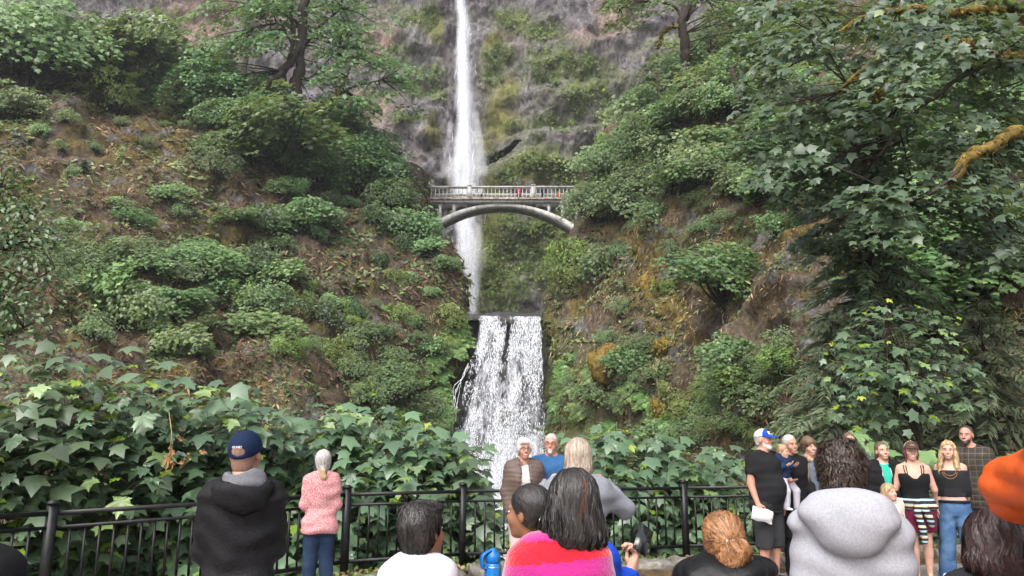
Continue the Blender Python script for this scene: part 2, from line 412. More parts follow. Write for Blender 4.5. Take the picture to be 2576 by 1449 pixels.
# ---- ground sheet: level behind the viewer, falling away beyond the fence to the pool
POOL_Z = -7.2
gx = np.r_[np.linspace(-130, -30, 12), np.linspace(-28, 28, 90), np.linspace(30, 130, 12)]
gy = np.r_[np.linspace(-64, -10, 16), np.linspace(-8, 34, 90), np.linspace(36, 75, 20)]
GX, GY = np.meshgrid(gx, gy)
sd_ = (GY - fence_y(GX)) * .8
gz = -.006 - np.clip(sd_ - .05, 0, 100) ** 1.25 * .42
gz = np.maximum(gz, -9.0) + np.where(sd_ > .3, .18 * fbm(np.stack([GX, GY, GX * 0], -1) / 1.7, 3, 5), 0)
gz = np.where((sd_ > -.55) & (sd_ < .45), .05 + .03 * vnoise(np.stack([GX, GY, GX * 0], -1) * 3, 6), gz)
idx = np.arange(GX.size).reshape(GX.shape)
gf = np.stack([idx[:-1, :-1], idx[:-1, 1:], idx[1:, 1:], idx[1:, :-1]], -1).reshape(-1, 4)
t = NT('soil_and_litter', .95, .1); v = t.coord()
t.base(t.ramp(t.noise(v, 6, 8, .7), [(.3, (.035, .025, .016)), (.5, (.10, .07, .04)), (.62, (.17, .12, .05)), (.72, (.10, .12, .03))])).bump(t.noise(v, 18, 6, .7), .8, .04)
obj('ground', mesh_np('ground', np.stack([GX, GY, gz], -1).reshape(-1, 3), gf, True), t.m, kind='structure')

# ---- plaza: exposed-aggregate paving up to the stone kerb
off = .50
fl = FENCE.copy()
tang = np.gradient(fl, axis=0); tang /= np.linalg.norm(tang, axis=1)[:, None]
KERB = fl + np.stack([tang[:, 1], -tang[:, 0]], 1) * off          # towards the viewer
t = NT('exposed_aggregate', .85, .25); v = t.coord()
c1 = t.vor(v, 90, 'F1', 'Color')
peb = t.n('SeparateColor'); t.L.new(c1, peb.inputs[0])
c = t.ramp(peb.outputs[0], [(0, (.10, .085, .075)), (.35, (.26, .23, .205)), (.7, (.38, .345, .31)), (1, (.55, .52, .49))])
c = t.mix(t.ramp(t.noise(v, 1.3, 5), [(.35, 0), (.7, .4)]), c, (.20, .175, .155))
t.base(c).bump(t.vor(v, 90), .5, .006)
top = [(x, y, 0.0) for x, y in KERB]
pl = np.array(top + [(40, -60, 0), (-40, -60, 0)])
obj('plaza', mesh_np('plaza', pl, np.arange(len(pl))[None, ::-1]), t.m, kind='structure')

# ------------------------------------------------------------------ water
def fall_material(name, sx, sz, fine, lo, hi, amax, edge='edge'):
    t = NT(name, .6, .3)
    v = t.coord((sx, sx, sz)); v2 = t.coord((sx * 3.3, sx * 3.3, sz * 2.6)); v3 = t.coord((sx * .35, sx * .35, sz * .25))
    n = t.math('ADD', t.math('MULTIPLY', t.noise(v, 1, 5, .6, .5), .5), t.math('MULTIPLY', t.noise(v2, 1, 4, .7, .3), fine))
    n = t.math('ADD', n, t.math('MULTIPLY', t.noise(v3, 1, 3), .35))
    at = t.n('Attribute'); at.attribute_name = edge
    n = t.math('ADD', n, t.math('MULTIPLY', t.math('SUBTRACT', at.outputs['Fac'], 1.0), 1.0))
    a = t.ramp(n, [(lo, 0), (hi, amax)])
    t.base((.66, .68, .74))
    t.L.new(a, t.b.inputs['Alpha'])
    return t.m
M_ROCKWET = NT('wet_basalt', .35, .5)
v = M_ROCKWET.coord((1, 1, .6))
M_ROCKWET.base(M_ROCKWET.ramp(M_ROCKWET.noise(v, 1.6, 8, .7), [(.3, (.012, .012, .014)), (.55, (.05, .048, .05)), (.75, (.12, .115, .12))])).bump(M_ROCKWET.noise(v, 2.4, 8, .7), 1, .3)
M_ROCKWET = M_ROCKWET.m
M_FALL1 = fall_material('falling_water_broken', 2.3, .55, .5, .68, .98, .85)
M_FALL2 = fall_material('falling_water_soft', 1.7, .10, .45, .46, 1.15, .5)
M_MIST = fall_material('mist_veil', .35, .05, .25, .36, 1.25, .5)
M_DROP = plain('white_water', (.72, .74, .79), .5, .4, .03)

# lower fall: wet rock face, layered water sheets and thousands of falling streaks
VL = np.array([312, 317, 340, 372, 400, 430, 470, 520, 575, 600.])
UL0 = np.array([484, 478, 476, 468, 461, 454, 448, 445, 443, 442.])
UL1 = np.array([540, 541, 541.5, 543, 544, 546, 548, 549, 550, 550.])
YF = np.array([64, 60, 59.4, 58.6, 58.0, 57.5, 57.0, 56.4, 55.8, 55.5])
def lower_fall(s, v, back=0.0):
    u0, u1, y = (np.interp(v, VL, q) for q in (UL0, UL1, YF))
    u = u0 + (u1 - u0) * s
    y = y + back - .9 * np.sin(np.pi * np.clip(s, 0, 1)) ** .7
    a, b = (u - 512) / FPX, (288 - v) / FPX
    tt = y / (CT - b * ST)
    return np.stack([a * tt, y, CAM_H + (ST + b * CT) * tt], -1)
def fall_sheet(fn, s0, s1, v0, v1, ns, nv, back, amp, seed, soft=.16, wave=1.2):
    SS, VV = np.meshgrid(np.linspace(s0, s1, ns), np.linspace(v0, v1, nv))
    p = fn(SS, VV, back)
    p[..., 1] -= amp * fbm(p * np.array([1, 1, .3]) / wave, 3, seed)
    e = np.minimum(SS - s0, s1 - SS) / (s1 - s0)
    e = sst(e / soft)
    idx = np.arange(SS.size).reshape(SS.shape)
    f = np.stack([idx[:-1, :-1], idx[:-1, 1:], idx[1:, 1:], idx[1:, :-1]], -1).reshape(-1, 4)
    return p.reshape(-1, 3), f, e.ravel(), SS, VV
p, f, e, SS, VV = fall_sheet(lower_fall, -.35, 1.3, 313, 600, 70, 130, 1.6, 1.0, 21)
obj('waterfall_rock_face', mesh_np('waterfall_rock_face', p, f, True), M_ROCKWET, kind='structure')
wf = empty('lower_waterfall', P(500, 560, 56), label='broad lower waterfall of broken white streaks over dark rock', cat='waterfall')
wf0 = np.array(wf.location)
for i, (back, amp, lo_s, hi_s) in enumerate([(.5, .35, .0, 1.0), (.2, .4, .02, .97), (-.15, .45, -.02, .99)]):
    p, f, e, SS, VV = fall_sheet(lower_fall, lo_s, hi_s, 316, 600, 44, 110, back, amp, 31 + i, .05)
    gap = np.exp(-((SS - .47 - .02 * np.sin(VV / 12)) / .035) ** 2) * np.clip(1.25 - np.abs(VV - 345) / 32, 0, 1)
    e = e - .55 * gap.ravel() - .5 * np.clip(1 - SS.ravel() / .14, 0, 1) * np.clip((VV.ravel() - 345) / 30, 0, 1) * np.clip((440 - VV.ravel()) / 40, 0, 1)
    e = e + .16 * np.clip((VV.ravel() - 425) / 70, 0, 1) + .05
    obj('water_sheet', mesh_np('water_sheet', p - wf0, f, True, {'edge': e}), M_FALL1, wf)
def streaks(fn, n, dens, L, W, rng, name, parent, mat, org, front=.5):
    s = rng.random(n * 3); v = rng.random(n * 3)
    keep = rng.random(n * 3) < dens(s, v); s, v = s[keep][:n], v[keep][:n]
    p = fn(s, v, -rng.random(len(s)) * front - .1); m = len(s)
    ln = L[0] + (L[1] - L[0]) * rng.random(m) ** 2; w = W[0] + (W[1] - W[0]) * rng.random(m) ** 2
    tilt = rng.normal(0, .12, m)
    d = np.stack([tilt, -.12 + 0 * tilt, -np.ones(m)], 1)
    a = np.array([1, .15, 0]) * w[:, None]
    v4 = np.stack([p, p + d * (ln * .4)[:, None] + a, p + d * ln[:, None], p + d * (ln * .4)[:, None] - a], 1).reshape(-1, 3)
    o = obj(name, mesh_np(name, v4 - org, np.arange(m * 4).reshape(m, 4)), mat, parent, kind='stuff')
    return o
def dens_low(s, v):
    vv = 316 + v * 280
    n = fbm(np.stack([s * 9, vv / 26, 0 * s], -1), 4, 91)
    d = .5 + .6 * n + .25 * np.clip((vv - 430) / 80, 0, 1)
    d -= .9 * np.exp(-((s - .47 - .02 * np.sin(vv / 12)) / .04) ** 2) * np.clip(1.2 - np.abs(vv - 345) / 32, 0, 1)
    d -= .6 * np.clip(1 - s / .12, 0, 1) * (vv < 430)
    return d
streaks(lambda s, v, b: lower_fall(s, 316 + v * 280, b), 26000, dens_low, (.06, .34), (.008, .030), rng, 'water_streaks', wf, M_DROP, wf0)
# thin side rill at the fall's edge
p0 = [P(468, 364, 58), P(462, 378, 57.6), P(456, 392, 57.4), P(453, 412, 57.1), P(450, 436, 56.8)]
mb = MB()
for k in range(5):
    pts = smoothline(np.array(p0) + rng.normal(0, .12, (5, 3)), 24) + rng.normal(0, .04, (24, 3)); mb.tube(pts - wf0, .012 + .014 * rng.random(24), 4)
mb.build('side_rill', M_DROP, wf)
# boulder splitting the lip
def boulder(name, c, r, mat, seed, flat=.7, **k):
    n, m = 18, 12
    th, ph = np.meshgrid(np.linspace(0, 2 * np.pi, n, endpoint=False), np.linspace(.02, np.pi - .02, m))
    d = np.stack([np.sin(ph) * np.cos(th), np.sin(ph) * np.sin(th), np.cos(ph) * flat], -1)
    rr = r * (1 + .35 * fbm(d * 1.7 + seed, 3, seed))
    v = (d * rr[..., None]).reshape(-1, 3); i = np.arange(n * m).reshape(m, n)
    f = np.stack([i[:-1], i[1:], np.roll(i, -1, 1)[1:], np.roll(i, -1, 1)[:-1]], -1).reshape(-1, 4)
    return obj(name, mesh_np(name, v, f, True), mat, loc=c, **k)
boulder('boulder', P(508, 322.5, 59.3), .85, M_ROCKWET, 4, .6, label='small dark wet boulder splitting the lip of the lower waterfall', cat='rock')
# pools
t = NT('dark_pool_water', .08, .5); t.base((.05, .06, .055)).bump(t.noise(t.coord(), 2.5, 5), .4, .05); M_POOL = t.m
zl = P(510, 316.5, 60)[2]
pw = np.array([(-26, 58.5, zl - .25), (30, 58.5, zl - .25), (30, 116, zl - .2), (-30, 116, zl - .2)])
lip = np.concatenate([[P(474, 317, 60.2)], [P(546, 317, 60.2)]])
pw[0, 0], pw[1, 0] = lip[0, 0] - 3, lip[1, 0] + 3
pw[:2, 1] = 60.3
obj('upper_pool', mesh_np('upper_pool', pw, np.array([[0, 1, 2, 3]])), M_POOL, kind='structure')
obj('plunge_pool', mesh_np('plunge_pool', np.array([(-30, 14, POOL_Z), (30, 14, POOL_Z), (30, 60, POOL_Z), (-30, 60, POOL_Z)], float), np.array([[0, 1, 2, 3]])), M_POOL, kind='structure')

# upper fall
VUP = np.array([-120, 0, 40, 80, 120, 150, 165, 185, 205, 230, 260, 300, 322.])
UU = np.array([460, 461.5, 462, 463, 464, 464.5, 464.5, 464, 464, 466, 468, 471, 473.])
WU = np.array([12, 14, 17, 19, 23, 29, 33, 35, 34, 27, 22, 19, 18.])
CLY = lambda u, v: np.interp(v, VUP, np.array([104, 103.5, 103, 102, 101, 100, 99.5, 99, 98, 96, 94, 92, 91]))
def upper_fall(s, v, back=0.0):
    u = np.interp(v, VUP, UU) + (s - .5) * 2 * np.interp(v, VUP, WU) * (1 + .22 * vnoise(np.stack([v / 14 + 0 * s, 0 * v + 3 * (s > .5), 0 * v + 0 * s], -1), 5)) + 1.6 * vnoise(np.stack([v / 22 + 0 * s, 0 * v + 0 * s, 0 * v + 0 * s], -1), 6)
    y = CLY(u, v) + back + 1.4 * (2 * s - 1) ** 2
    a, b = (u - 512) / FPX, (288 - v) / FPX; tt = y / (CT - b * ST)
    return np.stack([a * tt, y, CAM_H + (ST + b * CT) * tt], -1)
uf = empty('upper_waterfall', P(473, 320, 91), label='tall thin upper waterfall plunging in a white column behind the bridge', cat='waterfall')
uf0 = np.array(uf.location)
for i, (back, s0, s1, m, soft) in enumerate([(1.2, -.25, 1.25, M_MIST, .5), (.8, .05, .95, M_FALL2, .4), (.4, .18, .82, M_FALL2, .4), (0, .28, .74, M_FALL2, .35), (-.4, .33, .66, M_FALL2, .35), (-.8, -.5, 1.6, M_MIST, .5)]):
    p, f, e, SS, VV = fall_sheet(upper_fall, s0, s1, -118, 321, 24, 90, back, .5, 51 + i, soft, 2.2)
    if m is M_FALL2: e = e + .20 - .25 * np.clip((VV.ravel() - 200) / 100, 0, 1) * (.6 + .4 * i / 4)
    obj('water_sheet' if m is M_FALL2 else 'mist_veil', mesh_np('water_sheet', p - uf0, f, True, {'edge': e}), m, uf)
def dens_up(s, v):
    n = fbm(np.stack([s * 6, v * 9, 0 * s], -1), 3, 95)
    return (.3 + .5 * n) * np.exp(-((s - .5) / .25) ** 2) + .25 * np.clip(n, 0, 1) * (v > .6)
streaks(lambda s, v, b: upper_fall(s, -118 + v * 430, b), 900, dens_up, (.6, 2.6), (.010, .022), rng, 'water_streaks', uf, M_DROP, uf0, .8)
# side veils where spray strikes the ledges
def veil(u0, v0, u1, v1, w0, w1, y): return lambda s, v, b=0: np.stack([np.array(P(u0 + (u1 - u0) * (q - v0) / (v1 - v0) + (ss - .5) * (w0 + (w1 - w0) * (q - v0) / (v1 - v0)), q, y + b)) for ss, q in zip(s.ravel(), v.ravel())]).reshape(*s.shape, 3)
for u0, v0, u1, v1, w0, w1, y in ((452, 112, 444, 186, 10, 26, 98), (474, 100, 484, 186, 10, 28, 98), (430, 178, 428, 188, 20, 22, 90), (480, 212, 472, 312, 16, 34, 92), (458, 212, 462, 312, 28, 24, 92)):
    p, f, e, SS, VV = fall_sheet(veil(u0, v0, u1, v1, w0, w1, y), 0, 1, v0, v1, 14, 26, 0, .3, int(u0), .4, 1.5)
    t_ = (VV.ravel() - v0) / (v1 - v0); e = e * sst(np.minimum(t_, 1 - t_) * 5 + .15) + .08
    obj('side_veil', mesh_np('side_veil', p - uf0, f, True, {'edge': e}), M_MIST, uf)
# ------------------------------------------------------------------ plants
M_BARK = plain('dark_bark', (.045, .036, .03), .95, .1, .4, 9, .8, 30)
M_BARK_MOSS = NT('mossy_bark', .95, .1); v = M_BARK_MOSS.coord()
M_BARK_MOSS.base(M_BARK_MOSS.ramp(M_BARK_MOSS.noise(v, 4.2, 6, .75), [(.36, (.03, .023, .016)), (.45, (.12, .082, .022)), (.62, (.26, .185, .05))])).bump(M_BARK_MOSS.noise(v, 16, 5, .7), 1, .06)
M_BARK_MOSS = M_BARK_MOSS.m
M_MAPLE = leaf_mat('maple_leaf', (.034, .074, .028), (.14, .235, .085), (.27, .38, .13))
M_MAPLE_LIGHT = leaf_mat('light_maple_leaf', (.06, .115, .04), (.20, .30, .11), (.34, .42, .16))
M_BUSH = leaf_mat('bush_leaf', (.04, .07, .028), (.16, .225, .09), (.29, .34, .13), .6)
M_BRIGHT = leaf_mat('bright_bush_leaf', (.06, .10, .02), (.20, .28, .06), (.33, .40, .10), .6)
M_TEAL = leaf_mat('dark_vine_leaf', (.022, .052, .022), (.075, .14, .055), (.13, .21, .08))
M_CONIFER = leaf_mat('conifer_needles', (.05, .075, .045), (.18, .225, .135), (.27, .31, .17), .7, .15, spec=.2)
M_FERN = leaf_mat('fern_frond', (.05, .10, .025), (.15, .25, .07), (.25, .36, .11), .6)
M_DRY = leaf_mat('dry_grass', (.07, .042, .028), (.23, .155, .10), (.40, .30, .19), .9, .15, spec=.05)
M_STRAW = leaf_mat('straw', (.16, .10, .06), (.40, .28, .17), (.55, .42, .27), .9, .15, spec=.05)
M_CLIFFVEG = leaf_mat('cliff_plants', (.045, .07, .02), (.13, .17, .05), (.24, .28, .10), .8, .2, spec=.1)
M_NEAR = leaf_mat('near_maple_leaf', (.052, .098, .058), (.135, .215, .115), (.21, .31, .10), .40, .25, 'random', .8)
M_NEARSTUFF = leaf_mat('near_maple_leaf_mass', (.050, .095, .056), (.135, .215, .115), (.21, .31, .10), .40, .25, spec=.8)
M_ALDER = leaf_mat('alder_leaf', (.035, .065, .028), (.11, .17, .07), (.30, .36, .2), .35, .25)
M_DEADLEAF = plain('dead_leaf', (.30, .17, .08), .9, .1, .4, 30)

def unit(a): return a / (np.linalg.norm(a, axis=-1, keepdims=True) + 1e-9)
def leaf_shape(kind):
    if kind == 'rhomb':       # a plain leaf, folded on its midrib
        v = [(0, 0, 0), (.30, .45, .07), (0, 1, -.12), (-.30, .45, .07)]; f = [(0, 1, 2), (0, 2, 3)]
    elif kind == 'needle':    # a flat spray
        v = [(0, 0, 0), (.11, .35, .02), (0, 1, -.15), (-.11, .35, .02)]; f = [(0, 1, 2), (0, 2, 3)]
    elif kind == 'lobed':     # maple leaf, few points
        v = [(0, .30, .05), (0, 0, 0), (.40, .02, -.05), (.32, .24, .03), (.54, .52, -.08), (.26, .58, .03), (0, 1, -.14), (-.26, .58, .03), (-.54, .52, -.08), (-.32, .24, .03), (-.40, .02, -.05)]
        f = [(0, i, i % 10 + 1) for i in range(1, 11)]
    elif kind == 'maple':     # bigleaf maple: five toothed lobes
        v = [(0, .28, .03)]; ring = []
        for ang, ln in ((-112, .50), (-56, .84), (0, 1.0), (56, .84), (112, .50)):
            for da, fr in ((-28, .50), (-18, .76), (-9, .74), (0, 1.0), (9, .74), (18, .76)):
                a = math.radians(ang + da); r = ln * fr * .80
                ring.append((r * math.sin(a), .28 + r * math.cos(a), .05 - .28 * r * r + (.035 if fr == 1 else 0) - (.03 if fr == .50 else 0)))
        ring.append((.15, .05, -.02)); ring.append((0, .10, 0)); ring.append((-.15, .05, -.02))
        v += ring; n = len(ring); f = [(0, 1 + (i + 1) % n, 1 + i) for i in range(n)]
    return np.array(v, float), np.array(f)
SHAPES = {k: leaf_shape(k) for k in ('rhomb', 'needle', 'lobed', 'maple')}
def cards(p, nrm, dr, size, shape, rng, tint=None):
    sv, sf = SHAPES[shape]; n, m = len(p), len(sv)
    nrm = unit(nrm); x = unit(np.cross(dr, nrm)); y = np.cross(nrm, x)
    size = np.broadcast_to(size, (n,))
    v = p[:, None] + size[:, None, None] * (sv[None, :, 0, None] * x[:, None] + sv[None, :, 1, None] * y[:, None] + sv[None, :, 2, None] * nrm[:, None])
    f = (sf[None] + (np.arange(n) * m)[:, None, None]).reshape(-1, 3)
    tint = rng.random(n) if tint is None else np.clip(tint, 0, 1)
    return v.reshape(-1, 3), f, np.repeat(tint, m)
def join(parts):
    vs_, fs, ts, k = [], [], [], 0
    for v, f, t in parts: vs_.append(v); fs.append(f + k); ts.append(t); k += len(v)
    return np.concatenate(vs_), np.concatenate(fs), np.concatenate(ts)

def tiers(rng, R, ncl, per, size, shape, cr, up=.75, shell=.35, low=-.55):
    """a crown of flat leaf tiers spread through an ellipsoid: returns leaf mesh and tier centres"""
    d = unit(rng.normal(size=(ncl * 3, 3))); d = d[d[:, 2] > low][:ncl]
    rad = rng.random(len(d)) ** shell
    lump = 1 + .28 * fbm(d * 1.6 + rng.random(3) * 9, 2, int(rng.integers(99)))
    c = d * rad[:, None] * lump[:, None] * np.asarray(R)
    P_, N_, D_, S_, T_ = [], [], [], [], []
    for k in range(len(c)):
        n = int(per * (.6 + .8 * rng.random())); a = rng.random(n) * 2 * np.pi; r = np.sqrt(rng.random(n)) * cr * (.7 + .6 * rng.random())
        out = unit(c[k] * np.array([1, 1, .3]) + 1e-3); nn = unit(np.array([0, -.42, up]) + out * (1 - up) * 1.2 + rng.normal(0, .12, 3))
        e1 = unit(np.cross(nn, [.2, .9, .1])); e2 = np.cross(nn, e1)
        off = np.cos(a)[:, None] * e1 * r[:, None] + np.sin(a)[:, None] * e2 * r[:, None]
        p = c[k] + off - np.array([0, 0, 1]) * (r ** 2 / cr * .55)[:, None] + rng.normal(0, .06 * cr, (n, 3))
        N_.append(nn + rng.normal(0, .33, (n, 3))); D_.append(unit(off) + out * .7 + np.array([0, 0, -.35]) + rng.normal(0, .3, (n, 3)))
        P_.append(p); S_.append(size * (.65 + .6 * rng.random(n))); T_.append(.15 + .5 * rng.random(n) + .25 * (c[k][2] / R[2]) * .6 + (rng.random(n) > .96) * .4)
    P_ = np.concatenate(P_)
    return cards(P_, np.concatenate(N_), np.concatenate(D_), np.concatenate(S_), shape, rng, np.concatenate(T_)), c
def limbs(rng, base, targets, r0, name, n=6, sag=.2):
    mb = MB(); base = np.asarray(base, float)
    for t_ in targets:
        t_ = np.asarray(t_, float); m = base * .45 + t_ * .55 + rng.normal(0, .06, 3) * np.linalg.norm(t_ - base) - np.array([0, 0, sag]) * abs(t_[2] - base[2]) * .3
        ln = max(.15, min(1, np.linalg.norm(t_ - base) / 4)); pts = smoothline([base, m, t_], 7)
        mb.tube(pts, np.linspace(r0 * (.5 + .5 * ln), r0 * .18, 7), n, False)
    return mb.mesh(name)
PROTO = {}
def proto(key, rng, R, ncl, per, size, shape, cr, mat, base, nb=9, r0=.05, **k):
    (v, f, t), c = tiers(rng, R, ncl, per, size, shape, cr, **k)
    c_ = mesh_np('crown', v, f, False, {'tint': t}); c_.materials.append(mat)
    tr = limbs(rng, base, c[rng.permutation(len(c))[:nb]], r0, 'stems', 5); tr.materials.append(M_BARK)
    PROTO[key] = (c_, tr, -base[2])
r_ = np.random.default_rng(11)
for i in range(3):
    proto('maple%d' % i, r_, (1.7, 1.5, 1.25), 46, 26, .21, 'lobed', .62, M_MAPLE, (0, .3, -1.5), 12, .05)
    proto('light%d' % i, r_, (1.6, 1.4, 1.1), 40, 26, .21, 'lobed', .60, M_MAPLE_LIGHT, (0, .3, -1.4), 10, .045)
    proto('bush%d' % i, r_, (1.7, 1.1, .95), 40 + 8 * i, 34, .135, 'rhomb', .34, M_BUSH, (0, .2, -1.1), 18, .03, up=.55, shell=.6)
    proto('bright%d' % i, r_, (1.5, 1.1, 1.05), 38 + 8 * i, 34, .145, 'rhomb', .34, M_BRIGHT, (0, .2, -1.1), 16, .03, up=.5, shell=.6)
    proto('vine%d' % i, r_, (1.3, .7, 1.3), 40, 24, .16, 'lobed', .5, M_TEAL, (0, .3, -1.3), 8, .02, up=.35)
    if i < 2:
        proto('bigmaple%d' % i, r_, (3.3, 2.8, 2.5), 120, 40, .25, 'lobed', .85, M_MAPLE, (0, .5, -3.0), 16, .09)
        proto('biglight%d' % i, r_, (3.1, 2.7, 2.4), 110, 40, .25, 'lobed', .85, M_MAPLE_LIGHT, (0, .5, -2.9), 16, .08)
    # fern: arching fronds with leaflets
    pp, nn, dd, ss = [], [], [], []
    for q in range(16):
        a = q * 2.4 + r_.random(); L = .7 + .4 * r_.random(); s_ = np.linspace(.1, 1, 15); o_ = np.array([math.cos(a), math.sin(a), 0])
        ctr = o_ * (s_ * L)[:, None] + np.array([0, 0, 1]) * (.55 * s_ - .75 * s_ ** 2)[:, None] * L * (.8 + .5 * r_.random()); side = np.array([-o_[1], o_[0], 0])
        for sg in (-1, 1):
            pp.append(ctr); nn.append(np.tile([0, 0, 1.], (15, 1)) + r_.normal(0, .12, (15, 3)) + o_ * .3); dd.append(side * sg + o_ * .35 + np.zeros((15, 3))); ss.append(.26 * np.sin(np.pi * (s_ * .9 + .08)))
    v, f, t = cards(np.concatenate(pp), np.concatenate(nn), np.concatenate(dd), np.concatenate(ss), 'rhomb', r_)
    me = mesh_np('fronds', v, f, False, {'tint': t}); me.materials.append(M_FERN)
    PROTO['fern%d' % i] = (me, None, .05)
def conifer_mesh(rng, H, Rb, nb, mat_key, droop=.5, spray=.34, per=26, hmin=.05):
    pp, nn, dd, ss, tt = [], [], [], [], []; mb = MB()
    mb.tube([(0, 0, z) for z in np.linspace(0, H, 9)], np.linspace(H * .017, .02, 9), 8)
    br = MB()
    for k in range(nb):
        h = H * (hmin + (1 - hmin) * (k + rng.random()) / nb); a = k * 2.39996 + rng.normal(0, .3); L = Rb * (1 - (h / H)) ** .75 * (.75 + .5 * rng.random()) + .25
        o = np.array([math.cos(a), math.sin(a), 0]); s = np.linspace(0, 1, per)
        z = h + L * (.12 * s - droop * s ** 2 + .12 * s ** 4)
        ctr = o * (s * L)[:, None] + np.stack([0 * s, 0 * s, z], 1)
        br.tube(ctr[::5], np.linspace(.012 + .008 * L, .006, len(ctr[::5])), 4, False)
        sd2 = np.array([-o[1], o[0], 0])
        for sg in (-1, 1, -1, 1):
            m = s > .12; n = m.sum()
            pp.append(ctr[m] + rng.normal(0, .03, (n, 3))); nn.append(np.array([0, -.5, 1.]) + rng.normal(0, .25, (n, 3)) + .35 * sg * sd2)
            dd.append(sd2 * sg * (.7 + .3 * rng.random((n, 1))) + o * .75 + np.array([0, 0, -.45]) + rng.normal(0, .18, (n, 3)))
            ss.append(spray * (.7 + .6 * rng.random(n)) * (1.15 - .55 * s[m]) * min(1, .4 + L / Rb)); tt.append(.12 + .55 * rng.random(n) * (.4 + .6 * s[m]) + .25 * s[m])
    v, f, t = cards(np.concatenate(pp), np.concatenate(nn), np.concatenate(dd), np.concatenate(ss), 'needle', rng, np.concatenate(tt))
    cm = mesh_np('crown', v, f, False, {'tint': t}); cm.materials.append(M_CONIFER)
    tm = mb.mesh('trunk', True); tm.materials.append(M_BARK); bm_ = br.mesh('boughs'); bm_.materials.append(M_BARK)
    return cm, tm, bm_
PROTO['hemlock0'] = conifer_mesh(r_, 9.0, 2.6, 60, 0, .35, .42, 22)
PROTO['hemlock1'] = conifer_mesh(r_, 7.0, 2.4, 50, 0, .45, .42, 20)

PLANT_TEXT = {'maple': ('maple_shrub', 'shrub'), 'light': ('maple_shrub', 'shrub'), 'bush': ('leafy_bush', 'bush'), 'bright': ('leafy_bush', 'bush'), 'vine': ('vine_thicket', 'vine'), 'fern': ('sword_fern', 'fern'), 'hemlock': ('hemlock_tree', 'tree')}
def plant(kind, base, height, label, group=None, wide=1.0, yaw=None, tiltv=None):
    name, cat = PLANT_TEXT[kind]
    if kind == 'hemlock':
        cm, tm, bm_ = PROTO[kind + str(int(r_.integers(2)))]; H0 = 9.0 if cm is PROTO['hemlock0'][0] else 7.0
        e = empty(name, base, label=label, cat=cat, group=group); s = height / H0; e.scale = (s * wide, s * wide, s); e.rotation_euler = (0, 0, r_.random() * 6.28 if yaw is None else yaw)
        c = obj('crown', cm, None, e); c['kind'] = 'stuff'; obj('trunk', tm, None, e); obj('boughs', bm_, None, e)
        return e
    big = kind in ('maple', 'light') and height > 3.3
    cm, st, b = PROTO['big' + kind + str(int(r_.integers(2)))] if big else PROTO[kind + str(int(r_.integers(3)))]
    e = empty(name, base, label=label, cat=cat, group=group)
    h0 = {'maple': 2.75, 'light': 2.5, 'bush': 2.1, 'bright': 2.1, 'vine': 2.6, 'fern': .8}[kind]; s = height / (h0 * (2.05 if big else 1))
    e.scale = (s * wide * (.85 + .3 * r_.random()), s * wide, s); e.rotation_euler = (.75 if kind == 'fern' else .12 + .2 * r_.random(), r_.normal(0, .12), r_.normal(0, .45) if yaw is None else yaw)
    c = obj('fronds' if kind == 'fern' else 'crown', cm, None, e, (0, 0, b)); c['kind'] = 'stuff'
    if st: obj('stems', st, None, e, (0, 0, b))
    return e
def on(slope, kind, x, y, hpx, label, group=None, wide=1.0, lift=0.0):
    """a plant whose middle is seen at x, y (2576-wide measures), hpx tall"""
    u, v, h = S(x), S(y), S(hpx)
    p, n = slope.at(u, v + h * .5); hm = h * p[1] / FPX * 1.05
    return plant(kind, p + np.array([0, 0, lift]), hm, label, group, wide)

